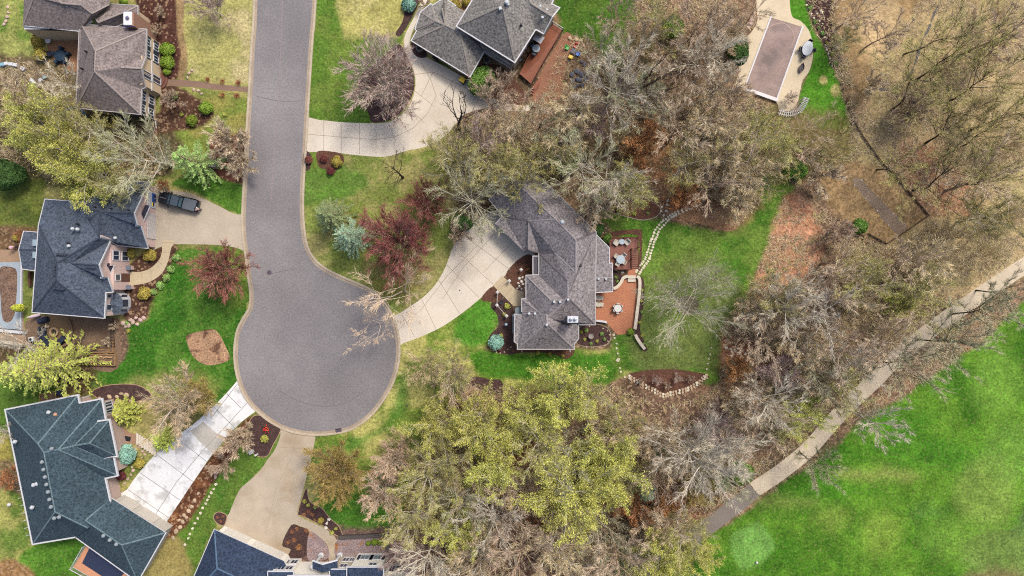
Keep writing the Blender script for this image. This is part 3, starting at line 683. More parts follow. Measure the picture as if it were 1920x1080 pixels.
    def onroof(s, name, px, py, z, kind, m, roof=None, size=.3):
        b = MB(); p = W(px, py, z)
        if kind == 'pipe': b.lathe(p - Vector((0, 0, .3)), [(size * .7, 0), (size * .5, .12), (size * .4, .5), (size * .42, .55)], 8)
        elif kind == 'box': b.bevbox(p + Vector((0, 0, .02)), (size * 1.3, size * 1.3, .36), .05, .3)
        elif kind == 'cap': b.lathe(p - Vector((0, 0, .2)), [(size * .5, 0), (size * .5, .3), (size * .95, .36), (size * .6, .55), (.02, .62)], 10)
        b.build(name, m, roof or s.root, True, smooth=False)

# ---- middle house (mauve grey shingles)
R6 = shingle('shingle_mauve', C(150, 143, 143)); R6c = mat('ridge_mauve', C(164, 156, 156), .9, speck=.35, speck_scale=6); R6v = mat('valley_mauve', C(118, 110, 112), .9, speck=.3, speck_scale=6)
W6 = mat('wall_beige', C(196, 182, 164), .9, speck=.1, mott=.05)
h6 = House('middle_house', 'large mauve-grey shingled house with stepped hips beside the brick patio', 1040, 520)
E = 3.2
h6.shell({'a': (985, 306, E), 'b': (1117, 435, E), 'c': (1115, 608, E), 'd': (1060, 608, E), 'n1': (1011, 474, E), 'n2': (1011, 516, E), 'n3': (987, 517, E), 'n4': (987, 560, E), 'n5': (979, 561, E), 'n6': (979, 585, E),
          'w1': (918, 374, E), 'w2': (943, 405, E), 'w3': (930, 420, E), 'w4': (983, 472, E),
          'r0': (980, 354, 6.3), 'r1': (1042, 411, 6.6), 'r2': (1080, 450, 7.0), 'r3': (1080, 511, 7.0), 'r4': (1065, 527, 6.6), 'r5': (1065, 558, 6.6), 'r6': (1058, 563, 6.3), 'r7': (1033, 563, 6.0),
          'v1': (991, 414, 5.2), 'v2': (991, 468, 4.0), 'x1': (1010, 585, 4.7), 'x2': (1028, 598, 5.2), 'm1': (1040, 474, 5.0), 'x0': (979, 600, E)},
         ['a b r2 r1 r0', 'a r0 w1', 'w1 r0 r1 v1 w2', 'w2 v1 v2 w4 w3', 'b c r5 r4 r3 r2', 'v1 r1 r2 r3 m1 n1 v2', 'v2 n1 w4', 'n1 m1 r3 r4', 'n1 r4 r5 r6 n2', 'n2 r6 r7 n3', 'n3 r7 x1 n5 n4', 'n5 x1 n6', 'r7 r6 r5 x2 x1', 'r5 c d x2', 'n6 x1 x2 d x0'],
         R6, W6, M_TRIMG, cap=R6c, valley=R6v, gut=.14, nogut=(('w3', 'w4'), ('n6', 'x0'), ('x0', 'd'), ('w4', 'n1')))
h6.shell({'a': (966, 590, E), 'b': (979, 588, E + .1), 't': (1025, 590, 5.7), 'p': (1026, 606, 6.0), 'c': (1060, 606, E + .1), 'd': (1082, 608, E), 'e': (1084, 613, E), 'f': (1084, 635, E), 'g': (1076, 644, E), 'h': (1076, 654, E), 'i': (971, 654, E), 'j': (971, 644, E), 'k': (965, 640, E)},
         ['a k j i p t b', 'i h p', 'h g f e d c t p', 'b t c'], R6, W6, M_TRIMG, cap=R6c, gut=.14, nogut=(('a', 'b'), ('b', 'c'), ('c', 'd')))
h6.shell({'a': (1117, 440, 2.95), 'b': (1142, 465, 2.7), 'c': (1142, 495, 2.7), 'd': (1147, 494, 2.7), 'e': (1148, 521, 2.75), 'f': (1148, 546, 2.4), 'g': (1116, 548, 2.45), 'h': (1116, 521, 3.0), 'i': (1118, 512, 3.05)},
         ['a b c i', 'i c d e h', 'h e f g'], R6, W6, M_TRIM, cap=R6c, gut=.12, nogut=(('g', 'h'), ('h', 'i'), ('i', 'a')))
h6.shell({'a': (1000, 481, 2.9), 'b': (1012, 481, 3.05), 'c': (1012, 514, 3.05), 'd': (1000, 514, 2.9)}, ['a b c d'], mat('porch_roof_dark', C(98, 92, 98), .8, speck=.3), W6, M_TRIM, gut=.12, rname='porch_roof')
b = MB(); b.prism([tuple(W(x, y, 2.3)[:2]) for x, y in [(966, 577), (979, 575), (979, 606), (966, 608), (966, 625), (961, 625), (961, 590), (966, 588)]], 2.2, 2.32); b.build('canopy', mat('canopy_teal', C(126, 142, 146), .35, spec=.5, wave=(3, .2, 'Y', 0)), h6.root, True)
for x, y in ((963, 592), (963, 622)):
    b = MB(); p = W(x, y, 2.2); b.tube([(p.x, p.y, 0), (p.x, p.y, 2.2)], .07, 8); b.build('post', M_TRIM, h6.root, True)
b = MB(); c = W(1074, 599, 8.0); b.box((c.x, c.y, 5.2), (1.25, .75, 5.4)); ch = b.build('chimney', mat('chimney_stone', C(168, 160, 154), .9, speck=.2), h6.root, True)
b = MB(); b.bevbox((c.x, c.y, 8.0), (1.5, .92, .2), .04); b.build('chimney_cap', mat('cap_white', C(228, 232, 238), .5), ch, True)
b = MB()
for dx in (-.3, .28): b.lathe((c.x + dx, c.y, 8.1), [(.2, 0), (.17, .12), (.24, .2), (.1, .26)], 10)
b.build('flue', mat('flue_metal', C(170, 176, 184), .35, metal=.6), ch, True)
b = MB(); p0, p1, p2 = W(1066, 594, 5.9), W(1082, 594, 5.5), W(1073, 585, 6.2); b.add([p0, p1, p2, p0 + Vector((0, -.1, .8)), p1 + Vector((0, -.1, .9))], [(0, 3, 2), (3, 4, 2), (4, 1, 2)]); b.build('cricket', R6v, h6.root, True)
for x, y, z in ((1054, 416.5, 6.6), ): h6.onroof('roof_vent', x, y, z, 'cap', M_VENTW, h6.roofs[0], .36)
for x, y, z in ((1039, 566, 6.3), (1050, 566, 6.3), (1065, 562, 6.7)): h6.onroof('roof_vent', x, y, z, 'box', M_VENTW, h6.roofs[0], .26)
for x, y, z in ((992, 588, 4.3), (1003, 588, 4.6), (1025, 609, 6.0)): h6.onroof('roof_vent', x, y, z, 'box', M_VENTW, h6.roofs[1], .26)
for x, y, z in ((1122, 523, 3.0), (1136, 523, 2.9)): h6.onroof('roof_vent', x, y, z, 'box', M_VENTW, h6.roofs[2], .24)
for x, y, z in ((1089, 498, 6.6), (1012, 635, 4.2), (1018, 634, 4.2), (990, 416, 5.2)): h6.onroof('roof_pipe', x, y, z, 'pipe', M_VENTD, h6.roofs[0], .3)
for x0, y0 in ((979, 655), (1072, 655)):
    b = MB(); a = W(x0, y0, 3.0); b.tube([a, (a.x, a.y + .25, 2.6), (a.x, a.y + .25, .25), (a.x, a.y - .7, .1)], .07, 6); b.build('downspout', M_TRIM, h6.root, True)
h6.door('w3', 'w4', .12, .52, 2.3, M_TRIMG); h6.door('w3', 'w4', .58, .95, 2.3, M_TRIMG)
for u in (.15, .4, .62): h6.window('c', 'b', u, u + .1, 1.0, 2.3)
for u in (.2, .6): h6.window('i', 'h', u, u + .16, 1.0, 2.3)

# ---- top house with deck (grey shingles)
R5 = shingle('shingle_grey', C(146, 142, 136), .45); R5c = mat('ridge_grey', C(160, 152, 144), .9, speck=.35, speck_scale=6); R5v = mat('valley_grey', C(168, 160, 150), .9, speck=.3)
W5 = mat('wall_greige', C(176, 168, 150), .9, speck=.1, mott=.05)
h5 = House('grey_roofed_house', 'grey shingled house with a higher hip roof and rear wooden deck', 900, 60)
E = 2.9
h5.shell({'A': (772, 76, E), 'B': (881, 143, E), 'Cc': (907, 97, E), 'g1': (782, 58, E), 'g2': (779, 54, E), 'g3': (789, 23, E), 'g4': (808, 8, E), 'g5': (811, 11, E), 'u1': (833, -3, E), 'u2': (855, 12, E), 'u3': (885, 30, E),
          'k': (817, 40, 4.6), 'r1': (835, 47, 5.0), 'r0': (829, 15, 4.6), 'r2': (863, 61, 5.0), 'r3': (872, 62, 5.0)},
         ['A r1 r2 B', 'A g1 k r1', 'g1 g2 k', 'g2 g3 k', 'g3 g4 g5 k', 'g5 u1 r0 r1 k', 'u1 u2 u3 r3 r2 r1 r0', 'r2 r3 u3 Cc B'], R5, W5, M_TRIM, cap=R5c, gut=.13, nogut=(('u3', 'Cc'), ('u2', 'u3')))
E2 = 5.7
h5.shell({'MA': (857, 49, E2), 'MB': (965, 116, E2), 'c': (1004, 54, E2), 'd': (1019, 62, E2), 'e': (1035, 31, 7.0), 'f': (1048, 15, E2), 'g': (1033, 8, E2), 'h': (1050, -30, E2), 'i': (1010, -95, E2), 'j': (905, -30, E2), 'r0': (942, 11, 9.2), 'r1': (968, -45, 9.2), 'k': (995, 6, 7.4)},
         ['MA r0 r1 i j', 'MA MB r0', 'MB c k r1 r0', 'c d e k', 'e f g k', 'g h i r1 k'], R5, W5, M_TRIM, cap=R5c, gut=.16)
h5.shell({'a': (893, 77, 3.5), 'b': (962, 119, 3.5), 'c': (957, 127, 2.8), 'd': (906, 96, 2.8)}, ['a b c d'], R5, W5, M_TRIMG, gut=.08, rname='lower_roof', nogut=(('a', 'b'),))
for x, y, z, k in ((938, 16, 9.0, 'box'), (950, 5, 9.4, 'cap'), (952, 8, 9.0, 'box')): h5.onroof('roof_vent', x, y, z, k, M_VENTW, h5.roofs[1], .34)
for x, y, z in ((1013, 12, 6.9), (1025, 19, 6.5), (1017, 33, 6.9)): h5.onroof('roof_vent', x, y, z, 'box', M_VENTW, h5.roofs[1], .26)
h5.onroof('roof_pipe', 977, 46, 7.4, 'pipe', M_VENTD, h5.roofs[1], .3)
h5.door('A', 'B', .2, .5, 2.3, mat('door_grey', C(170, 164, 150), .7)); h5.door('A', 'B', .58, .88, 2.3, MATS['door_grey'])
for u in (.1, .45, .72): h5.window('MB', 'c', u, u + .14, 3.4, 4.8)
h5.window('MB', 'c', .3, .6, .4, 2.3, panes=3, name='patio_door')
b = MB(); a = W(1010, 70, 3); b.box((a.x, a.y, 2.6), (1.4, 1.1, .12), -.55); b.build('awning_frame', M_TRIM, h5.root, True)

# ---- top left house (taupe shingles, tan walls)
R1 = shingle('shingle_taupe', C(146, 134, 130), .36); R1c = mat('ridge_taupe', C(170, 158, 150), .9, speck=.3, speck_scale=6)
W1 = mat('wall_tan', C(232, 206, 172), .9, speck=.06, mott=.05, wave=(5, .10, 'Z', 0))
h1 = House('tan_walled_house', 'two storey house with taupe roof and tan walls at top left', 240, 120)
E = 4.7
h1.shell({'nw': (153, 46, E), 'ne': (274, 55, E), 'e1': (273, 106, E), 'pk': (264, 128, 6.4), 'e2': (272, 164, E), 'e3': (265, 167, E), 'se': (263, 214, E), 'sw': (143, 202, E), 'w': (149, 60, E), 'r0': (179, 95, 8.6), 'r1': (177, 134, 8.6), 'gi': (227, 126, 7.4)},
         ['nw ne r0', 'nw r0 r1 sw w', 'sw r1 se', 'ne e1 gi e2 e3 se r1 r0', 'gi e1 pk', 'gi pk e2'], R1, W1, M_TRIMG, cap=R1c, gut=.10)
h1.shell({'sw': (43, 49, 4.6), 'se': (149, 58, 4.6), 'x': (170, 40, 4.8), 'a': (172, 25, 6.2), 'b': (152, 9, 7.0), 'c': (115, 6, 7.0), 'd': (104, -12, 7.0), 'e': (63, -6, 7.0), 'nw': (46, -40, 4.6), 'n1': (110, -60, 4.6), 'ne': (215, -55, 4.6), 'p': (205, 8, 5.0)},
         ['sw se x a b c d e', 'sw e nw', 'nw e d n1', 'd c b ne n1', 'b a p ne', 'a x p'], R1, W1, M_TRIM, cap=R1c, gut=.12)
h1.shell({'nw': (208, 8, 3.9), 'ne': (258, 11, 3.9), 'se': (258, 34, 3.9), 'sw': (190, 60, 3.9), 'w': (172, 26, 3.9), 'r': (184, 42, 5.4), 'r2': (235, 22, 5.2)}, ['nw ne r2 r w', 'ne se r2', 'se sw r r2', 'sw w r'], R1, W1, M_TRIMG, cap=R1c, gut=.10)
b = MB(); c = W(240, 35, 6.0); b.prism([(c.x - .55, c.y - 1.0), (c.x + .8, c.y - 1.0), (c.x + .8, c.y + 1.0), (c.x - .55, c.y + 1.0)], 0, 6.0)
ch = b.build('chimney', mat('chimney_brick', C(172, 132, 112), .92, speck=.18, wave=(4, .15, 'Z', 0)), h1.root, True)
b = MB(); b.bevbox((c.x, c.y, 6.05), (1.2, 1.9, .2), .04); b.build('chimney_cap', mat('cap_pale', C(244, 244, 240), .5), ch, True)
b = MB(); b.bevbox((c.x, c.y, 5.92), (1.5, 2.2, .1), .03); b.build('chimney_band', mat('cap_blue', C(66, 66, 120), .5), ch, True)
b = MB(); b.lathe((c.x + .05, c.y, 6.15), [(.22, 0), (.2, .1), (.26, .16), (.1, .2)], 10); b.build('flue', mat('flue_dark', C(110, 100, 130), .4), ch, True)
SH = mat('shutter_slate', C(58, 66, 78), .6)
for i in range(2): h1.window('ne', 'e1', .12 + .48 * i, .34 + .48 * i, 2.9, 4.1, shut=SH); h1.window('ne', 'e1', .12 + .48 * i, .34 + .48 * i, .7, 1.9, shut=SH)
for i in range(2): h1.window('e3', 'se', .12 + .46 * i, .34 + .46 * i, 2.9, 4.1, shut=SH); h1.window('e3', 'se', .12 + .46 * i, .34 + .46 * i, .7, 1.9, shut=SH)
g0, g1 = h1.wallpt['e1'].copy(), h1.wallpt['e2'].copy(); g0.z = g1.z = 0; g0.x = g1.x = max(g0.x, g1.x)
b = MB(); b.box((g0.x - .05, (g0.y + g1.y) / 2, 2.6), (.5, abs(g0.y - g1.y), 5.2)); b.build('gable_wall', W1, h1.root, True)
o = Vector((.2, 0, 0))
h1.window(g1 + o, g0 + o, .3, .52, 3.0, 5.0, panes=2); h1.window(g1 + o, g0 + o, .34, .56, .4, 2.5, name='door', panes=1)
b = MB(); b.box((g0.x + .25, (g0.y + g1.y) / 2, 2.75), (.12, abs(g0.y - g1.y) + .3, .16)); b.build('string_course', M_TRIM, h1.root, True)
b = MB(); p = W(300, 150, 0); b.lathe((p.x - .3, p.y, 0), [(1.5, 0), (1.5, .15), (1.1, .15), (1.1, .3), (.0, .3)], 16); b.build('porch_step', mat('brick_step', C(128, 86, 72), .9, speck=.2), h1.root, True)
for x, y, z in ((127, 11, 6.4), (144, 12, 6.4)): h1.onroof('roof_vent', x, y, z, 'box', M_VENTW, h1.roofs[1], .26)
for y in range(98, 134, 7): h1.onroof('roof_pipe', 176.5, y, 8.5, 'box', M_VENTD, h1.roofs[0], .13)
for x, y, z in ((160, 96, 7), (152, 128, 6.4), (157, 33, 5.2)): h1.onroof('roof_pipe', x, y, z, 'pipe', M_VENTD, h1.roofs[0], .26)
b = MB(); a = h1.wallpt['se']; b.tube([(a.x + .2, a.y - .2, 5), (a.x + .2, a.y - .2, .3), (a.x + .2, a.y - 1.4, .1)], .07, 6); b.build('downspout', M_TRIM, h1.root, True)
h1.door('sw', 'se', .3, .9, 2.2, mat('door_shade', C(92, 88, 86), .6), name='opening_shade_panel', panels=1)  # solid dark slab, its colour stands in for the shade inside an opening

# ---- second house on the left (navy shingles, pink stone walls)
R2 = shingle('shingle_navy', C(90, 100, 114), .42); R2c = mat('ridge_navy', C(66, 74, 88), .9, speck=.3, speck_scale=6)
R2p = shingle('shingle_pent', C(72, 70, 84), .3)
W2 = mat('wall_pink', C(240, 210, 200), .9, speck=.08, mott=.07, mott_scale=1.2)
h2 = House('pink_walled_house', 'navy-roofed house with pale pink gabled walls by the parked pickup', 165, 480)
h2.shell({'n0': (200, 337, 2.6), 'n1': (278, 342, 2.5), 'pk': (251, 400, 6.2), 'q1': (257, 422, 5.3), 'q2': (264, 424, 4.5), 'se': (277, 465, 2.6), 's1': (222, 460, 3.0), 's2': (206, 452, 4.9), 'i1': (185, 446, 6.9), 'r0': (187, 397, 7.0), 'w1': (160, 393, 5.7), 'w0': (163, 379, 5.1), 'v': (166, 414, 6.2)},
         ['n0 n1 pk r0 w1 w0', 'w1 r0 v', 'r0 i1 v', 'pk q1 q2 se r0', 'r0 se s1 s2 i1'], R2, W2, M_TRIM, cap=R2c, gut=.10, inset=.35, nogut=(('w1', 'v'), ('v', 'i1'), ('i1', 's2'), ('w0', 'w1')))
E = 5.2
h2.shell({'w': (73, 422, E), 'nw': (85, 374, E), 'n': (163, 380, E), 'n2': (161, 393, 5.8), 'v': (166, 414, 6.3), 'i': (185, 446, 7.0), 'g0': (206, 452, E), 'gp': (185, 497, 7.5), 'g1': (192, 520, 6.6), 'g2': (202, 521, 5.5), 'g3': (211, 547, E - .6), 'e1': (198, 548, E), 'se': (195, 596, E), 'sw': (61, 585, E), 'r0': (108, 492, 8.6), 'r1': (105, 526, 8.6), 'gi': (133, 494, 7.5)},
         ['w nw n n2 v i r0', 'w r0 r1 sw', 'sw r1 se', 'r1 r0 i g0 gi g3 e1 se', 'gi g0 gp', 'gi gp g1 g2 g3'], R2, W2, M_TRIM, cap=R2c, gut=.11, nogut=(('n2', 'v'), ('v', 'i'), ('n', 'n2'), ('i', 'g0')))
h2.shell({'a': (45, 434, 3.0), 'b': (72, 436, 3.0), 'c': (70, 468, 3.6), 'd': (66, 507, 3.0), 'e': (42, 504, 3.0), 'f': (36, 468, 3.6)}, ['a b c f', 'f c d e'], R2, W2, M_TRIM, cap=R2c, gut=.10, rname='porch_roof')
for y in (455, 478):
    b = MB(); p = W(66, y, 3.9); b.box(p, (.7, .9, .12), 0); b.build('skylight', mat('skylight', C(170, 190, 200), .2, spec=.6), h2.root, True)
# front walls of the garage under the gable, pent roofs, door
gx_ = W(292, 400, 0).x; y0_, y1_ = W(0, 357, 0).y, W(0, 464, 0).y
b = MB(); b.box((gx_ - .4, (y0_ + y1_) / 2, 1.35), (.7, abs(y0_ - y1_), 2.7)); b.build('garage_wall', W2, h2.root, True)
GA, GB = Vector((gx_ - .05, y1_, 0)), Vector((gx_ - .05, y0_, 0))
M_GDW = mat('garage_door_white', C(236, 228, 222), .6)
h2.door(GA, GB, .14, .58, 2.4, M_GDW); h2.door(GA, GB, .68, .96, 2.4, mat('garage_door_pale', C(226, 226, 228), .6))
def pent(h, pts, z0, z1, name='pent_roof'):
    b = MB(); P = [W(x, y, z) for (x, y), z in zip(pts, (z1, z0, z0, z1))]
    b.add(P + [p - Vector((0, 0, .18)) for p in P], [(0, 1, 2, 3), (7, 6, 5, 4), (0, 4, 5, 1), (1, 5, 6, 2), (2, 6, 7, 3), (3, 7, 4, 0)]); b.build(name, R2p, h.root, True)
    e = MB(); a, c = P[1], P[2]; e.tube([a + Vector((.06, 0, 0)), c + Vector((.06, 0, 0))], .09, 6); e.build('pent_trim', M_TRIM, h.root, True)
pent(h2, [(272, 384), (281, 386), (265, 423), (257, 421)], 3.0, 3.7); pent(h2, [(202, 493), (214, 497), (203, 521), (193, 519)], 4.0, 5.0)
for y in (358, 394, 463):
    b = MB(); p = W(293, y, 0); b.box((p.x + .05, p.y, 2.2), (.14, .2, .34)); b.build('wall_lamp', mat('lamp_dark', C(60, 50, 48), .5), h2.root, True)
# tall entrance block
pA, pB = W(244, 541, 0), W(205, 500, 4.4)
xe = W(243, 520, 0).x; ya, yb = W(0, 543, 0).y, W(0, 499, 0).y
b = MB(); b.box((xe - 1.3, (ya + yb) / 2, 2.0), (2.6, abs(ya - yb), 4.0)); b.build('entrance_block', W2, h2.root, True)
EA, EB = Vector((xe, ya, 0)), Vector((xe, yb, 0))
h2.window(EA, EB, .4, .62, 2.5, 3.6, panes=1, gm=M_GLASS); h2.door(EA, EB, .34, .68, 2.2, mat('door_brown', C(112, 74, 64), .5), 'front_door', 1)
for u in (.1, .92):
    p = EA.lerp(EB, u); b = MB(); b.bevbox((p.x + .35, p.y, .45), (.6, .6, .9), .05); b.build('pier', W2, h2.root, True)
    b = MB(); b.bevbox((p.x + .35, p.y, .97), (.7, .7, .14), .04); b.build('pier_cap', mat('pier_cap', C(120, 128, 140), .6), h2.root, True)
xe2 = -57.25; y2a, y2b = W(0, 500, 0).y, W(0, 463, 0).y
b = MB(); b.box((xe2 - .8, (y2a + y2b) / 2, 2.3), (1.4, abs(y2a - y2b), 4.6)); b.build('bay_wall', W2, h2.root, True)
QA, QB = Vector((xe2 - .1, y2a, 0)), Vector((xe2 - .1, y2b, 0))
h2.window(QA, QB, .3, .72, .5, 2.0, panes=2); h2.window(QA, QB, .3, .72, 2.8, 4.2, panes=2)
xe3 = W(233, 570, 0).x; y3a, y3b = W(0, 590, 0).y, W(0, 548, 0).y
b = MB(); b.box((xe3 - .6, (y3a + y3b) / 2, 2.3), (1.0, abs(y3a - y3b), 4.6)); b.build('south_wall', W2, h2.root, True)
c3_ = W(221, 568, 0); c3_.x = xe3 - .1; b = MB()
oc = [(c3_.x, c3_.y - 1.7), (c3_.x + .7, c3_.y - 1.3), (c3_.x + 1.1, c3_.y - .6), (c3_.x + 1.1, c3_.y + .6), (c3_.x + .7, c3_.y + 1.3), (c3_.x, c3_.y + 1.7)]
b.prism(oc, 0, 2.5); bay = b.build('bay_window', M_TRIM, h2.root, True)
b = MB(); b.add([(x + .2 * (x - c3_.x), y, 2.52) for x, y in oc] + [(c3_.x - .05, c3_.y, 3.5)], [(i, i + 1, 6) for i in range(5)] + [(5, 0, 6), (5, 4, 3, 2, 1, 0)]); b.build('bay_roof', R2, bay, True)
b = MB(); b.box((c3_.x + 1.12, c3_.y, 1.5), (.06, 1.0, 1.4)); b.box((c3_.x + .93, c3_.y + .98, 1.5), (.06, .6, 1.4), -.52); b.box((c3_.x + .93, c3_.y - .98, 1.5), (.06, .6, 1.4), .52); b.build('pane', M_GLASS, bay, True)
for y in (553, 575):
    p = W(0, y, 0); h2.window(Vector((xe3 - .1, p.y - .5, 0)), Vector((xe3 - .1, p.y + .5, 0)), .15, .85, 3.1, 4.2, panes=1)
for x, y, z, m, k in ((137, 429, 7, M_VENTW, 'cap'), (146, 430, 7, M_VENTW, 'cap'), (129, 461, 7.8, M_VENTW, 'box'), (127, 456, 7.8, M_VENTD, 'pipe'), (144, 420, 6.8, M_VENTD, 'pipe'), (216, 446, 5, M_VENTW, 'box')): h2.onroof('roof_vent', x, y, z, k, m, h2.roofs[1], .28)
for k in range(4): h2.onroof('ridge_vent', 108 + 5 * k, 477 + .3 * k, 8.2, 'box', R2c, h2.roofs[1], .26)
for k in range(4): h2.onroof('ridge_vent', 102.5, 500 + 5 * k, 8.4, 'box', R2c, h2.roofs[1], .26)
for k in range(4): h2.onroof('ridge_vent', 103 + 5 * k, 541 + .4 * k, 7.9, 'box', R2c, h2.roofs[1], .26)
for k in range(4): h2.onroof('ridge_vent', 163 + 5 * k, 501 + .4 * k, 7.2, 'box', R2c, h2.roofs[1], .26)
for x, y in ((177, 388), (207, 391), (240, 394)): h2.onroof('roof_pipe', x, y, 7.0, 'pipe', M_VENTD, h2.roofs[0], .24)
h2.onroof('skylight', 79, 550, 6, 'box', M_VENTW, h2.roofs[1], .26)

# ---- third house (teal blue shingles)
R3 = shingle('shingle_teal', C(70, 88, 97), .42); R3c = mat('ridge_teal', C(112, 134, 140), .9, speck=.5, speck_scale=6); R3v = mat('valley_teal', C(62, 82, 94), .9, speck=.3, speck_scale=6)
W3 = mat('wall_rose', C(214, 188, 174), .9, speck=.1, mott=.06)
W3g = mat('wall_grey', C(214, 208, 194), .9, speck=.06)
h3 = House('teal_roofed_house', 'sprawling teal-blue shingled house with white gutters at lower left', 140, 900)
E = 3.6
h3.shell({'nw': (11, 769, E), 'n1': (145, 742, E), 'n2': (148, 757, E), 'ne': (190, 749, E), 'e1': (197, 787, E), 's1': (183, 791, 4.1), 'e2': (204, 788, E), 'e3': (218, 855, E), 's2': (195, 860, 4.3), 'e4': (212, 857, E), 'e5': (219, 891, E), 'e6': (196, 896, E), 'e7': (212, 971, E), 's3': (180, 1000, 4.2), 's4': (141, 1006, E), 'sw': (62, 1019, E),
          'r0': (71, 832, 7.6), 'r1': (82, 848, 7.9), 'r2': (109, 843, 7.9), 'r3': (103, 960, 7.7), 'd0': (138, 836, 6.7), 'd1': (168, 831, 6.7), 'j': (165, 990, 6.3)},
         ['nw n1 r0', 'nw r0 r1 r3 sw', 'n1 n2 ne r2 r1 r0', 'ne e1 s1 d0 r2', 's1 e2 d1 d0', 'e2 e3 d1', 'e3 s2 d0 d1', 'd0 s2 e4 e5 r2', 'r2 e5 e6 e7 s3 j r3 r1', 'r3 j s3 s4 sw'], R3, W3, M_TRIM, cap=R3c, valley=R3v, gut=.2, nogut=(('e7', 's3'), ('s3', 's4')))
h3.shell({'a': (208, 934, 3.3), 'b': (310, 999, 3.3), 'c': (258, 1090, 3.3), 'd': (141, 1006, 3.3), 'r0': (160, 976, 6.5), 'r1': (228, 1022, 6.5)}, ['a b r1 r0', 'b c r1', 'c d r0 r1', 'd a r0'], R3, W3g, M_TRIM, cap=R3c, gut=.14, nogut=(('d', 'a'), ('a', 'b')))
h3.door('a', 'b', .25, .58, 2.3, mat('door_cream', C(222, 214, 200), .6)); h3.door('a', 'b', .66, .92, 2.3, MATS['door_cream'])
for y in (866, 880, 894, 908, 922, 936, 950): h3.onroof('roof_vent', 80 + (y - 866) * .2, y, 7.8, 'cap', M_VENTG, h3.roofs[0], .3)
for x, y, z in ((98, 841, 8), (103, 971, 7.5), (112, 969, 7.5)): h3.onroof('roof_vent', x, y, z, 'cap', M_VENTG, h3.roofs[0], .3)
for x, y, z in ((195, 1004, 6.4), (207, 1012, 6.4), (219, 1020, 6.4)): h3.onroof('roof_vent', x, y, z, 'cap', M_VENTG, h3.roofs[1], .3)
for x, y, z, m in ((92, 773, 5, M_VENTW), (105, 777, 5, mat('vent_copper', C(208, 160, 130), .5)), (29, 828, 5, M_VENTW), (64, 909, 5.6, M_VENTW), (70, 907, 5.8, M_VENTW), (61, 951, 5.4, M_VENTW)): h3.onroof('roof_vent', x, y, z, 'cap', m, h3.roofs[0], .32)
b = MB(); a = W(213, 970, 3.4); b.tube([a, a + Vector((.5, .3, -.3))], .13, 6); b.build('downspout', M_TRIM, h3.root, True)
for y in (764, 778): h3.window('e1', 'ne', .2 + (778 - y) / 14 * .4, .5 + (778 - y) / 14 * .4, .8, 2.4, panes=2)
for y in range(905, 1012, 14):   # bare picket ends under the west eave
    b = MB(); a = W(36 + (y - 905) * .2, y, .6); b.tube([a, a + Vector((-.55, -.12, .05))], .035, 5); b.build('rail_bracket', M_TRIM, h3.root, True)

# ---- fourth house (dark navy shingles, white walls) at the bottom edge
R4 = shingle('shingle_deepblue', C(58, 72, 94), .4); R4c = mat('ridge_deepblue', C(96, 122, 146), .9, speck=.3, speck_scale=6)
W4 = mat('wall_white', C(255, 250, 236, k=1.15), .9, speck=.05, mott=.05)
W4s = mat('wall_stone', C(222, 208, 184), .9, speck=.14, speck_scale=3)
h4 = House('white_walled_house', 'white-walled house with dark navy roof cut by the bottom photo edge', 560, 1075)
h4.shell({'a': (402, 993, 3.0), 'b': (532, 1052, 3.0), 'c': (548, 1085, 3.0), 'd': (500, 1200, 3.0), 'e': (330, 1150, 3.0), 'f': (366, 1077, 3.0), 'r0': (407, 1066, 5.4), 'r1': (480, 1100, 5.4)}, ['a b c r1 r0', 'c d r1', 'd e r0 r1', 'e f a r0'], R4, W4, M_TRIM, cap=R4c, gut=.1, nogut=(('a', 'b'), ('b', 'c')))
h4.door('a', 'b', .06, .5, 2.1, mat('door_ivory', C(244, 238, 226), .6)); h4.door('a', 'b', .58, .94, 2.1, MATS['door_ivory'])
def facade(h, x0, x1, ybase, ztop, ydep, zr, wm=None):
    """a two storey block of the white house with its front along the top"""
    A, B = W(x0, ybase, 0), W(x1, ybase, 0)
    b = MB(); b.prism([(A.x, A.y - ydep), (B.x, B.y - ydep), (B.x, B.y), (A.x, A.y)], 0, ztop, False); b.build('wall', wm or W4, h.root, True)
    o = .35; r = MB()
    x0w, x1w, yf, yb = A.x - o, B.x + o, A.y + o - .25, A.y - ydep - o
    ym = (yf + yb) / 2; k = min(3.5, (x1w - x0w) / 2 - .2)
    r.add([(x0w, yf, ztop), (x1w, yf, ztop), (x1w, yb, ztop), (x0w, yb, ztop), (x0w + k, ym, zr), (x1w - k, ym, zr)], [(1, 0, 4, 5), (2, 1, 5), (3, 2, 5, 4), (0, 3, 4), (0, 1, 2, 3)]); r.build('roof', R4, h.root, True)
    t = MB()
    t.box(((x0w + x1w) / 2, yf + .06, ztop - .08), (x1w - x0w + .2, .14, .2)); t.box((x0w - .06, (yf + yb) / 2, ztop - .08), (.14, yf - yb, .2)); t.box((x1w + .06, (yf + yb) / 2, ztop - .08), (.14, yf - yb, .2)); t.build('eave_trim', M_TRIM, h.root, True)
    return B, A     # wall runs so that its outside is up
f1 = facade(h4, 530, 566, 1047, 5.0, 9, 7.2); f2 = facade(h4, 566, 640, 1053, 5.2, 10, 7.6); f3 = facade(h4, 640, 672, 1043, 5.0, 9, 7.0, W4s); f4 = facade(h4, 672, 727, 1037, 5.4, 9, 7.6); f5 = facade(h4, 729, 781, 1056, 5.0, 9, 6.6)
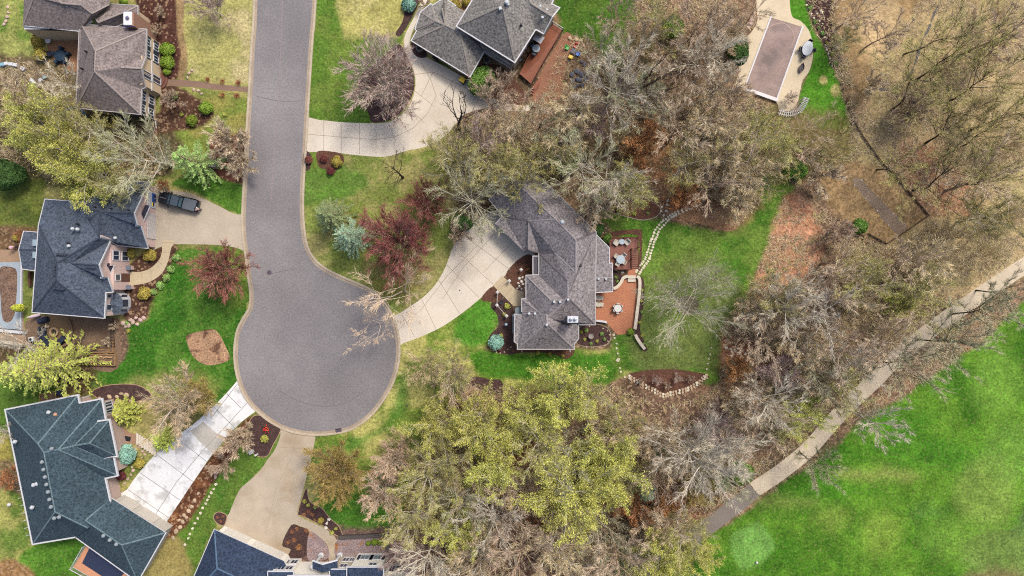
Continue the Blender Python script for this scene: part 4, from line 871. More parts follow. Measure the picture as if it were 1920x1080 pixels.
for (a, c), us, z0, z1, n in ((f1, ((.1, .38), (.52, .8)), .7, 2.0, 2), (f1, ((.1, .4), (.5, .8)), 2.9, 4.1, 2), (f3, ((.15, .35), (.45, .75)), .7, 1.9, 2), (f3, ((.35, .7),), 2.9, 4.0, 2),
                               (f4, ((.14, .38), (.56, .82)), .9, 2.4, 2), (f4, ((.2, .42),), 3.6, 4.5, 2), (f5, ((.12, .26), (.32, .46), (.52, .66), (.72, .86)), 1.0, 3.2, 1)):
    for u0, u1 in us: h4.window(a, c, u0, u1, z0, z1, panes=n, fm=M_TRIM, gm=M_GLASSB if (a, c) == f4 and z0 < 1 else M_GLASS, shut=M_NAVYF if (a, c) == f4 and z0 < 1 else None)
b = MB(); g = [W(586, 1051, 4.3), W(605, 1058, 5.0), W(633, 1050, 4.3), W(633, 1066, 4.6), W(605, 1074, 5.6), W(586, 1066, 4.6)]
b.add(g, [(1, 0, 5, 4), (2, 1, 4, 3)]); b.build('portico_roof', R4, h4.root, True)
b = MB(); b.tube([g[0], g[1], g[2]], .14, 6); b.build('portico_trim', M_TRIM, h4.root, True)
for x in (606, 641):
    b = MB(); p = W(x - 3, 1040, 0); b.lathe((p.x, p.y, 0), [(.42, 0), (.42, .35), (.24, .42), (.2, 4.0), (.32, 4.1), (.34, 4.4)], 12); b.build('column', M_TRIM, h4.root, True)
# ------------------------------------------------------------------ trees
class Fast:
    """numpy-backed mesh: triangles and quads with material slots"""
    def __init__(s): s.V = []; s.T = []; s.n = 0; s.MI = []
    def tris(s, P, mi=0):                  # P (k,3,3)
        k = len(P)
        if not k: return
        s.V.append(P.reshape(-1, 3)); s.T.append((np.arange(k * 3) + s.n).reshape(k, 3)); s.n += k * 3; s.MI.append(np.full(k, mi))
    def quads(s, P, mi=0):
        s.tris(P[:, [0, 1, 2]], mi); s.tris(P[:, [0, 2, 3]], mi)
    def tube(s, pts, rad, sides=4, mi=0):
        pts = np.asarray(pts, float); n = len(pts); d = np.gradient(pts, axis=0); d /= np.linalg.norm(d, axis=1, keepdims=True) + 1e-9
        up = np.where(np.abs(d[:, 2:3]) < .9, np.array([[0, 0, 1.]]), np.array([[1., 0, 0]])); a = np.cross(d, up); a /= np.linalg.norm(a, axis=1, keepdims=True) + 1e-9; b = np.cross(a, d)
        t = 2 * np.pi * np.arange(sides) / sides; rad = np.asarray(rad, float)
        ring = pts[:, None] + (a[:, None] * np.cos(t)[None, :, None] + b[:, None] * np.sin(t)[None, :, None]) * rad[:, None, None]
        q = []
        for k in range(sides):
            k2 = (k + 1) % sides; q.append(np.stack([ring[:-1, k], ring[:-1, k2], ring[1:, k2], ring[1:, k]], 1))
        s.quads(np.concatenate(q), mi)
    def mesh(s, name, mats):
        me = bpy.data.meshes.new(name)
        if s.n:
            V = np.concatenate(s.V); T = np.concatenate(s.T); me.vertices.add(len(V)); me.vertices.foreach_set('co', V.astype(np.float32).ravel())
            me.loops.add(T.size); me.loops.foreach_set('vertex_index', T.astype(np.int32).ravel()); me.polygons.add(len(T))
            me.polygons.foreach_set('loop_start', np.arange(0, T.size, 3, dtype=np.int32)); me.polygons.foreach_set('loop_total', np.full(len(T), 3, dtype=np.int32))
            me.polygons.foreach_set('material_index', np.concatenate(s.MI).astype(np.int32)); me.update(calc_edges=True)
        for m in mats: me.materials.append(m)
        return me
def unit(v): return v / (np.linalg.norm(v, axis=-1, keepdims=True) + 1e-9)

def bare_tree(seed, H=12., R=4.5, limbs=9, sec=7, ter=7, twig=8, tw=.022, tl=.75, up=.35, trunk=.2, rise=.35, stems=1, droop=0., leaf=None, wiggle=.12, thick=1., spread=1., twl=1, coh=.5, full=False, tkw=.05):
    """trunk mesh + crown mesh of a tree of height H and crown radius R; leaf=(count per twig tip, size)"""
    r = np.random.RandomState(seed); TR, CR = Fast(), Fast()
    segs = []
    def path(p, d, L, n, bend, wig):
        pts = [np.array(p, float)]; d = unit(np.array(d, float))
        for i in range(n):
            d = unit(d + np.array([0, 0, bend / n]) + r.randn(3) * wig); pts.append(pts[-1] + d * L / n)
        return np.array(pts)
    Ls = []
    for st in range(stems):
        if stems == 1: base = np.zeros(3); lean = r.randn(2) * .04
        else:
            a = 2 * np.pi * (st + r.rand() * .5) / stems; base = np.array([math.cos(a), math.sin(a), 0]) * .25; lean = np.array([math.cos(a), math.sin(a)]) * .35
        tk = path(base, (lean[0], lean[1], 1), H * (.82 if stems == 1 else .6), 7, .2, tkw)
        rad = np.linspace(trunk, trunk * .22, 8); rad[0] *= 1.35
        TR.tube(tk, rad * thick, 7)
        m = max(3, limbs // stems)
        for k in range(m):
            t = rise + (1 - rise) * (k + r.rand() * .6) / m
            i = min(6, int(t * 7)); f = t * 7 - i; p = tk[i] * (1 - f) + tk[i + 1] * f
            a = 2.4 * k + r.rand() * .7 + st * 2.1
            el = up + (.9 * t) * .6 + r.randn() * .12
            L = R * spread * (1.25 - .55 * max(0, t - .3)) * r.uniform(.75, 1.1) / max(.55, math.cos(min(el, 1.0)))
            if full: el = r.uniform(.1, 1.3); L = R * r.uniform(.45, 1.05) / max(.6, math.cos(el)); t = t * .8
            L = min(L, H * .75)
            lp = path(p, (math.cos(a) * math.cos(el), math.sin(a) * math.cos(el), math.sin(el)), L, 6, .35 - droop, wiggle)
            r0 = trunk * .42 * (1 - .45 * t); TR.tube(lp, np.linspace(r0, .02, 7) * thick, 5)
            Ls.append((lp, r0, L))
        Ls.append((tk[4:], trunk * .3, H * .3))
    B1, B2 = [], []
    for lp, r0, L in Ls:
        n = len(lp) - 1
        for k in range(sec):
            t = .22 + .78 * (k + r.rand()) / sec; i = min(n - 1, int(t * n)); f = t * n - i; p = lp[i] * (1 - f) + lp[i + 1] * f; d0 = unit(lp[i + 1] - lp[i])
            out = unit(np.array([p[0], p[1], .25 * R])); d = unit(d0 * .6 + out * .35 + unit(r.randn(3)) * (coh + .15) + np.array([0, 0, .12 - droop * .6])); l2 = R * r.uniform(.22, .42) * (1.15 - .5 * t)
            sp = path(p, d, l2, 4, .22 - droop, wiggle); CR.tube(sp, np.linspace(max(.016, r0 * .33), .012, 5) * thick, 3, 0); B1.append((sp, l2))
    for sp, l2 in B1:
        n = 4
        for k in range(ter):
            t = .15 + .85 * (k + r.rand()) / ter; i = min(n - 1, int(t * n)); f = t * n - i; p = sp[i] * (1 - f) + sp[i + 1] * f; d0 = unit(sp[i + 1] - sp[i])
            out = unit(np.array([p[0], p[1], .3 * R])); d = unit(d0 * .6 + out * .35 + unit(r.randn(3)) * (coh + .15) + np.array([0, 0, .08 - droop * .6])); l3 = max(.35, l2 * r.uniform(.3, .6))
            tp = path(p, d, l3, 2, .15 - droop, .15); B2.append(tp)
    B2 = np.array(B2)                                            # (m,3,3) tertiary branches
    def blades(P0, P1, w, mi):
        d = unit(P1 - P0); s = unit(np.cross(d, unit(r.randn(len(d), 3)))) * (w / 2)[:, None]
        CR.tris(np.stack([P0 - s, P0 + s, P1], 1), mi)
    m = len(B2); CRw = np.full(m, .05 * thick)
    for i in (0, 1):
        P0, P1 = B2[:, i], B2[:, i + 1]; d = unit(P1 - P0)
        for q in range(2):
            s = unit(np.cross(d, unit(r.randn(m, 3)))) * (tw * (.95 - .25 * i))
            CR.quads(np.stack([P0 - s, P0 + s, P1 + s * .7, P1 - s * .7], 1), 0)
    tips = []; tdir = []
    for k in range(twig):
        t = r.rand(m, 1); lo = B2[:, 0] * (1 - t) + B2[:, 1] * t; hi = B2[:, 1] * (1 - t) + B2[:, 2] * t; sel = r.rand(m, 1) < .45
        p = np.where(sel, lo, hi); d0 = unit(B2[:, 2] - B2[:, 0])
        d = unit(d0 * .9 + unit(p * np.array([1, 1, 0]) + np.array([0, 0, .3 * R])) * .3 + unit(r.randn(m, 3)) * coh + np.array([0, 0, .12 - droop])); l = r.uniform(.5, 1.25, (m, 1)) * tl
        q = p + d * l; blades(p, q, np.full(m, tw * 1.5), 1); tips.append(p + d * l * r.uniform(.4, 1.0, (m, 1))); tdir.append(unit(d))
        if twl > 1:
            pm = p + d * l * .45; d2 = unit(d + unit(r.randn(m, 3)) * .7); blades(pm, pm + d2 * l * .6, np.full(m, tw * 1.2), 1); tips.append(pm + d2 * l * .6); tdir.append(unit(d2))
    if leaf:
        cnt, sz = leaf[:2]; T = np.concatenate(tips); D = np.concatenate(tdir); keep = r.rand(len(T)) < leaf[2]; T, D = T[keep], D[keep]
        for k in range(cnt):
            c = T + r.randn(len(T), 3) * sz * .9; a = unit(D + r.randn(len(T), 3) * .45); nrm = unit(r.randn(len(T), 3) + np.array([0, 0, .9])); b = unit(np.cross(nrm, a))
            s = r.uniform(.55, 1.15, (len(T), 1)) * sz
            CR.quads(np.stack([c - a * s * .95, c - b * s * .24, c + a * s * .95, c + b * s * .24], 1), 2)
    return TR, CR

def conifer(seed, H=10., R=2.8, tiers=15, per=10, lean=.0, dens=1.0, nl=.34):
    r = np.random.RandomState(seed); TR, CR = Fast(), Fast()
    TR.tube([(0, 0, 0), (0, 0, H * .5), (0, 0, H * .97)], [.2, .12, .03], 7)
    for k in range(tiers):
        t = k / (tiers - 1); z = H * (.06 + .9 * t); rr = R * (1 - t) ** .8 + .18
        for j in range(max(4, int(per * (1 - .4 * t)))):
            a = 2 * np.pi * (j + r.rand() * .55) / max(4, int(per * (1 - .4 * t))) + k * .7; L = rr * r.uniform(.8, 1.12)
            n = 6; dirv = np.array([math.cos(a), math.sin(a), 0]); el = .05 + .75 * t
            pts = np.array([[dirv[0] * L * i / n, dirv[1] * L * i / n, z + L * (i / n) * math.tan(min(el, 1.0)) * .5 - .18 * L * (i / n) * (1 - i / n)] for i in range(n + 1)])
            CR.tube(pts, np.linspace(.05, .012, n + 1), 3, 0)
            m = int(38 * dens * max(.35, L / R)); s = r.rand(m) ** .8 * .98 + .02; p = np.stack([np.interp(s * n, range(n + 1), pts[:, c]) for c in range(3)], 1)
            sd = np.where(r.rand(m) < .5, 1, -1)[:, None]; side = np.array([-dirv[1], dirv[0], 0]); up = np.array([0, 0, 1.])
            d = unit(dirv * .75 + side * sd * r.uniform(.2, 1.0, (m, 1)) + up * r.uniform(-.15, .55, (m, 1)))
            l = (nl * (1 - .35 * s))[:, None] * r.uniform(.7, 1.3, (m, 1)); w = unit(np.cross(d, up + r.randn(m, 3) * .3)) * .075
            q = p + d * l; CR.quads(np.stack([p, p + d * l * .45 - w, q, p + d * l * .45 + w], 1), 1)
    return TR, CR

def leafball(seed, R=1., squash=.85, n=2600, sz=.16, lumps=7, core=True, lumpy=.22):
    """evergreen shrub: leaf flakes through the outer shell of an uneven mound"""
    r = np.random.RandomState(seed); TR, CR = Fast(), Fast()
    TR.tube([(0, 0, 0), (0, 0, R * .9)], [.08 * R + .02, .04 * R], 6)
    dirs = unit(r.randn(n, 3)); dirs[:, 2] = np.abs(dirs[:, 2]) * 1.0 - .15; L = unit(r.randn(lumps, 3)); L[:, 2] = np.abs(L[:, 2])
    bump = np.max(np.clip((dirs @ L.T - .6) / .4, 0, 1) ** 1, axis=1)
    rad = R * (1 - lumpy + lumpy * bump) * (1 - .28 * r.rand(n) ** 2)
    c = dirs * rad[:, None] * np.array([1, 1, squash]) + np.array([0, 0, R * squash * .75]); c[:, 2] = np.maximum(c[:, 2], .03)
    nrm = unit(dirs + r.randn(n, 3) * .55); a = unit(np.cross(nrm, r.randn(n, 3))); b = np.cross(nrm, a); s = sz * r.uniform(.6, 1.25, (n, 1))
    CR.quads(np.stack([c - a * s * .6, c - b * s * .38, c + a * s * .6, c + b * s * .38], 1), 1)
    return TR, CR

def twigball(seed, R=1., H=1.2, n=900, w=.03, mid=.5):
    """leafless shrub: stems from the base fanning into fine twigs"""
    r = np.random.RandomState(seed); TR, CR = Fast(), Fast()
    k = 16
    for j in range(k):
        a = 2 * np.pi * j / k + r.rand() * .4; e = r.uniform(.1, .95); d = np.array([math.cos(a) * e, math.sin(a) * e, 1.15 - e * .5]); p0 = np.array([math.cos(a), math.sin(a), 0]) * .08 * R
        TR.tube([p0, p0 + d * np.array([R, R, H]) * .3, p0 + d * np.array([R, R, H]) * .62], [.03 * R + .008, .02 * R + .005, .01 * R + .003], 4)
    a = r.rand(n) * 2 * np.pi; e = np.sqrt(r.rand(n)); rr = r.uniform(.15, .75, n)
    p = np.stack([np.cos(a) * e * R * rr, np.sin(a) * e * R * rr, H * rr * (1.1 - .45 * e)], 1); d = unit(np.stack([np.cos(a) * e, np.sin(a) * e, .9 - .4 * e], 1) + r.randn(n, 3) * .4)
    l = r.uniform(.2, .5, (n, 1)) * R; q = p + d * l; s = unit(np.cross(d, r.randn(n, 3))) * w / 2
    CR.tris(np.stack([p - s, p + s, q], 1), 1)
    return TR, CR

def bark(name, c, k=1.0): return mat(name, C(*c, k=k), .9, speck=.25, speck_scale=7, obj=True, vary=.12)
def fol(name, c, k=1.0, vary=.16, hue=.012, sp=.3): return mat(name, C(*c, k=k), .8, speck=sp, speck_scale=1.6, obj=True, vary=vary, hue=hue, spec=.15)
TB = 2.1      # twigs see only part of the sky; their own colour is a little paler than they look
B_GREY = bark('bark_grey', (172, 164, 148), TB); B_PALE = bark('bark_pale', (182, 174, 154), 1.7); B_BROWN = bark('bark_brown', (144, 122, 102), TB); B_DARK = bark('bark_dark', (82, 70, 58), 1.1); B_WHITE = bark('bark_white', (206, 188, 170), 1.7)
F_GREY = fol('twig_grey', (178, 168, 148), TB); F_GGREY = fol('twig_greygreen', (164, 162, 126), 1.8); F_BROWN = fol('twig_brown', (178, 160, 136), 2.2); F_TAN = fol('twig_tan', (184, 164, 128), TB)
F_PINK = fol('twig_pink', (196, 170, 142), 1.9); F_RED = fol('twig_red', (150, 92, 84), 1.9); F_GOLD = fol('twig_gold', (178, 158, 92), 1.7); F_RUST = fol('twig_rust', (174, 122, 84), 1.8); F_OLIVE = fol('twig_olive', (158, 148, 98), TB); F_MAUVE = fol('twig_mauve', (164, 140, 132), TB)
L_YELLOW = fol('leaf_yellow', (190, 191, 98), 1.85); L_OLIVE = fol('leaf_olive', (160, 160, 78), 1.8); L_GOLD = fol('leaf_gold', (176, 162, 78), 1.5); L_GREEN = fol('leaf_green', (96, 124, 54), TB); L_BOX = fol('leaf_box', (126, 150, 54), 1.5); L_DARK = fol('leaf_dark', (62, 92, 46), TB); L_LIGHT = fol('leaf_light', (124, 152, 84), TB)
L_BLUE = fol('needle_blue', (136, 166, 134), 1.8); L_SPRUCE = fol('needle_green', (112, 128, 84), TB); L_YNEED = fol('needle_yellow', (156, 164, 78), TB); L_RUSTL = fol('leaf_rust', (178, 122, 74), 1.6); L_TEAL = fol('needle_teal', (126, 164, 148), TB); L_PLUM = fol('leaf_plum', (104, 58, 54), TB)

KIND = {}
def kind(key, gens, mats, base_R, word, cat='tree', nm=('bare_tree', 'trunk', 'crown')):
    lst = []; H = max(float(V[:, 2].max()) for V in gens[0][1].V)
    for TR, CR in gens:
        lst.append((TR.mesh(nm[1], mats[:1]), CR.mesh(nm[2], mats)))
    KIND[key] = dict(H=H, m=lst, R=base_R, word=word, cat=cat, nm=nm, i=0)
BT = ('bare_tree', 'trunk', 'crown'); LT = ('budding_tree', 'trunk', 'crown'); CT = ('conifer', 'trunk', 'crown'); SH_ = ('shrub', 'stem', 'foliage'); ET = ('evergreen_tree', 'trunk', 'crown'); BS = ('bare_shrub', 'stem', 'twigs')
kind('grey', [bare_tree(s, 12, 4.5, 13, 7, 6, 6, .026, .75) for s in (1, 2, 3)], [B_GREY, F_GREY], 4.5, 'bare grey tree')
kind('fan', [bare_tree(s, 10, 5.0, 18, 7, 6, 6, .026, .8, up=.5, rise=.15, wiggle=.06, thick=1.0) for s in (4, 5)], [B_PALE, F_GGREY], 5.0, 'bare tree with pale fanning limbs')
kind('brown', [bare_tree(s, 11, 4.2, 12, 7, 6, 6, .025, .7) for s in (6, 7, 8)], [B_BROWN, F_BROWN], 4.2, 'bare brown-twigged tree')
kind('tan', [bare_tree(s, 8, 4.2, 26, 8, 7, 7, .024, .6, rise=.15, thick=.8, full=True) for s in (9, 10, 11)], [B_GREY, F_TAN], 4.2, 'bare tan-twigged tree')
kind('olive', [bare_tree(s, 10, 4.5, 20, 7, 7, 6, .022, .7, rise=.15, thick=.8, full=True, leaf=(1, .13, .6)) for s in (12, 13, 14)], [B_GREY, F_OLIVE, L_OLIVE], 4.5, 'olive budding tree', nm=LT)
kind('yellow', [bare_tree(s, 10, 4.8, 26, 7, 7, 6, .022, .7, rise=.15, thick=.8, full=True, leaf=(2, .15, .95)) for s in (15, 16, 17)], [B_GREY, L_OLIVE, L_YELLOW], 4.8, 'yellow-green leafing tree', nm=LT)
kind('red', [bare_tree(s, 5.5, 4.2, 34, 8, 8, 8, .020, .5, rise=.1, trunk=.12, thick=.8, full=True) for s in (18, 19)], [B_BROWN, F_RED], 4.2, 'red-twigged tree', nm=('red_twigged_tree', 'trunk', 'crown'))
kind('gold', [bare_tree(s, 6.5, 4.4, 34, 8, 8, 8, .024, .55, rise=.1, trunk=.14, thick=.8, full=True, leaf=(1, .09, .5)) for s in (20, 21)], [B_BROWN, F_GOLD, L_GOLD], 4.4, 'golden-twigged round tree', nm=LT)
kind('pink', [bare_tree(s, 6, 3.2, 24, 8, 7, 8, .028, .5, rise=.15, thick=.8, full=True) for s in (22, 23)], [B_GREY, F_PINK], 3.2, 'pale pinkish bare tree')
kind('mauve', [bare_tree(s, 7, 4.2, 22, 7, 7, 7, .024, .6, rise=.15, thick=.8, full=True) for s in (24, 25)], [B_GREY, F_MAUVE], 4.2, 'mauve-grey bare tree')
kind('dark', [bare_tree(s, 11, 4.6, 10, 6, 6, 6, .018, .8, thick=.6, trunk=.22, leaf=(1, .10, .5), wiggle=.15, tkw=.16) for s in (26, 27, 28)], [B_DARK, F_OLIVE, L_OLIVE], 4.6, 'dark-limbed tree with thin olive haze', nm=LT)
kind('birch', [bare_tree(s, 10, 4.6, 9, 6, 6, 7, .014, .7, stems=3, thick=.42) for s in (29, 30)], [B_WHITE, F_PINK], 4.6, 'white-limbed bare tree')
kind('snag', [bare_tree(s, 9, 3.6, 7, 4, 3, 2, .03, .5, thick=1.2, wiggle=.22) for s in (31,)], [B_DARK, B_DARK], 3.6, 'dark gnarled bare tree')
kind('clump', [bare_tree(s, 7, 5.4, 40, 7, 7, 6, .026, .65, stems=5, rise=.2, thick=.8, full=True) for s in (32,)], [B_PALE, F_MAUVE], 5.2, 'grey multi-stemmed bare tree')
kind('pale', [bare_tree(s, 11, 4.6, 12, 8, 8, 8, .018, .7, thick=.75) for s in (33, 34)], [B_DARK, fol('twig_pale', (178, 172, 138), 1.8)], 4.6, 'pale hazy tree with dark limbs')
kind('spruce', [conifer(s, 9, 2.8) for s in (35, 36)], [B_BROWN, L_SPRUCE], 2.8, 'dull green spruce', nm=CT)
kind('blue', [conifer(s, 9.5, 3.0, per=9) for s in (37,)], [B_BROWN, L_BLUE], 3.0, 'silvery blue-green spruce', nm=CT)
kind('pine', [conifer(s, 9, 3.6, tiers=12, per=11, nl=.5) for s in (38, 39)], [B_BROWN, L_YNEED], 3.6, 'yellow-green pine', nm=CT)
kind('lightspruce', [conifer(s, 8, 3.0, tiers=12, per=9, nl=.45) for s in (40,)], [B_BROWN, L_LIGHT], 3.0, 'light green spruce', nm=CT)
kind('ever', [leafball(s, 2., .9, 5200, .30, 14, lumpy=.4) for s in (41, 42)], [B_BROWN, L_GREEN], 2.0, 'rounded green evergreen', nm=ET)
kind('darkever', [leafball(s, 2., 1.0, 5200, .30, 14, lumpy=.4) for s in (43,)], [B_BROWN, L_DARK], 2.0, 'dark green evergreen', nm=ET)
kind('box', [leafball(s, 1., .8, 2200, .17, 8) for s in (44, 45)], [B_BROWN, L_BOX], 1.0, 'clipped bright green round shrub', 'shrub', SH_)
kind('dwarf', [leafball(s, 1., .8, 2600, .22, 22, lumpy=.45) for s in (46,)], [B_BROWN, L_TEAL], 1.0, 'dwarf blue spruce', 'shrub', SH_)
kind('rust', [bare_tree(s, 3.2, 2.4, 12, 7, 6, 7, .026, .45, up=.6, rise=.1, trunk=.08, leaf=(1, .12, .5)) for s in (47, 48)], [B_BROWN, F_RUST, L_RUSTL], 2.4, 'rusty orange shrub', 'shrub', SH_)
kind('brush', [bare_tree(s, 3.0, 2.2, 12, 7, 6, 7, .026, .45, up=.6, rise=.1, trunk=.07) for s in (49, 50)], [B_BROWN, F_BROWN], 2.2, 'leafless brown shrub', 'shrub', BS)
kind('goldshrub', [leafball(s, 1.4, .8, 2600, .2, 10, lumpy=.4) for s in (51,)], [B_BROWN, L_GOLD], 1.4, 'yellow-olive shrub', 'shrub', SH_)
kind('tuft', [twigball(s, .5, .45, 500, .02) for s in (52, 53)], [B_BROWN, F_RUST], .5, 'clipped orange-brown tuft', 'plant', ('grass_tuft', 'stem', 'blades'))
kind('mound', [leafball(s, .5, .6, 420, .15, 5, lumpy=.4) for s in (54, 55)], [B_BROWN, L_OLIVE], .5, 'small olive plant', 'plant', ('bed_plant', 'stem', 'leaves'))
kind('gmound', [leafball(s, .5, .6, 420, .15, 5, lumpy=.4) for s in (56,)], [B_BROWN, L_LIGHT], .5, 'small light green plant', 'plant', ('bed_plant', 'stem', 'leaves'))
kind('plum', [leafball(s, .9, .7, 900, .18, 8, lumpy=.4) for s in (57,)], [B_BROWN, L_PLUM], .9, 'dark plum-coloured shrub', 'shrub', SH_)
kind('ygshrub', [conifer(s, 2.4, 1.6, tiers=9, per=11, nl=.42) for s in (58,)], [B_BROWN, L_YNEED], 1.6, 'spreading yellow-green juniper', 'shrub', SH_)
kind('column', [leafball(s, .55, 3.2, 1500, .2, 6) for s in (59,)], [B_BROWN, fol('leaf_column', (164, 170, 66), TB)], .55, 'narrow columnar yellow-green shrub', 'shrub', SH_)
kind('haze', [bare_tree(s, 5, 4.6, 20, 7, 7, 7, .013, .6, rise=.1, thick=.4, full=True) for s in (61, 62, 63)], [B_BROWN, fol('twig_haze', (184, 168, 128), 2.2)], 4.6, 'low hazy tan thicket tree')
kind('hair', [bare_tree(s, 9, 6.6, 18, 8, 8, 7, .0115, .6, rise=.15, thick=.45, full=True) for s in (60,)], [B_GREY, fol('twig_hair', (158, 156, 122), 1.6)], 6.6, 'broad hazy bare tree', nm=BT)

# places one can name, for the labels
MARKS = [('the turning circle', 595, 690), ('the covered pool', 1452, 110), ('the white curved pergola', 1490, 205), ('the wooden deck', 1172, 475), ('the orange brick patio', 1165, 580), ('the flagstone lawn path', 1240, 440), ('the stone-ringed tree', 1290, 572),
    ('the stone arc bed', 1255, 730), ('the mauve house roof', 1050, 520), ('the mauve garage wing', 980, 370), ('the grey house deck', 1010, 100), ('the grey garage roof', 840, 80), ('the colourful toy table', 1075, 97), ('the top driveway', 720, 250), ('the parked pickup', 340, 378),
    ('the pink-walled house', 150, 480), ('the fire pit', 103, 625), ('the wood chip island', 392, 650), ('the teal roof', 130, 880), ('the bleached driveway', 330, 880), ('the beige driveway', 520, 920), ('the white-walled house', 640, 1055), ('the tan-walled house', 220, 130), ('the trampoline', 138, 225),
    ('the brick patio table', 115, 105), ('the fenced plot', 1640, 390), ('the creek bend', 1690, 160), ('the straw meadow', 1650, 50), ('the cart path fork', 1410, 925), ('the asphalt cart path', 1330, 985), ('the sandy cart path', 1640, 715), ('the golf lawn', 1700, 860), ('the path end by the photo edge', 1900, 510),
    ('the wooded stream stones', 1560, 690), ('the slate garden pond', 1083, 150), ('the blue-green spruce', 652, 437), ('the kerb', 465, 560), ('the mown tee square', 1410, 1025), ('the street', 520, 150), ('the log pile', 300, 325), ('the wide middle driveway', 880, 510)]
DIRS = ['right of', 'above right of', 'above', 'above left of', 'left of', 'below left of', 'below', 'below right of']
NUM = 'zero one two three four five six seven eight nine ten eleven twelve thirteen fourteen fifteen sixteen seventeen eighteen nineteen twenty'.split()
USED = set()
def where(word, px, py, suffix=''):
    """a label that is true of this one thing only"""
    c = []
    for nm, x, y in MARKS:
        d = math.hypot(px - x, py - y); a = math.degrees(math.atan2(y - py, px - x)) % 360
        c.append((d, nm, DIRS[int((a + 22.5) // 45) % 8]))
    c.sort(); opts = []
    for d, nm, di in c[:4]:
        m = max(1, round(d * MPP)); opts.append(f"{word} about {NUM[m] if m <= 20 else m} metre{'s' if m > 1 else ''} {di} {nm}")
    for (d, nm, di), (d2, nm2, _) in ((c[0], c[1]), (c[0], c[2]), (c[1], c[2]), (c[0], c[3])): opts.append(f"{word} {di} {nm}, toward {nm2}")
    for o in opts:
        if o not in USED and len(o.split()) <= 16: USED.add(o); return o
    o = opts[0]
    k = 2
    while f"{o}, {k}" in USED: k += 1
    USED.add(f"{o}, {k}"); return f"{o}, {k}"

random.seed(11)
def place(key, px, py, rpx, sy=None, label=None, group=None, word=None, hz=None, rot=None, zoff=0.0):
    """put one plant so that its crown is seen at px,py with a radius of rpx photo pixels"""
    K = KIND[key]; tm, cm = K['m'][K['i'] % len(K['m'])]; K['i'] += 1
    s = rpx * MPP / K['R']; sz = (s if sy is None else s * sy)
    H = K['H']
    p = W(px, py, min(30, H * sz * (.6 if hz is None else hz))); 
    nm = K['nm']
    e = bpy.data.objects.new(nm[0], None); COL.objects.link(e); e.location = (p.x, p.y, zoff); e.rotation_euler = (0, 0, random.uniform(0, 6.28) if rot is None else rot); e.scale = (s, s, sz)
    tag(e, label or where(word or K['word'], px, py), K['cat'], group)
    for n_, m_ in ((nm[1], tm), (nm[2], cm)):
        o = bpy.data.objects.new(n_, m_); COL.objects.link(o); o.parent = e
    return e

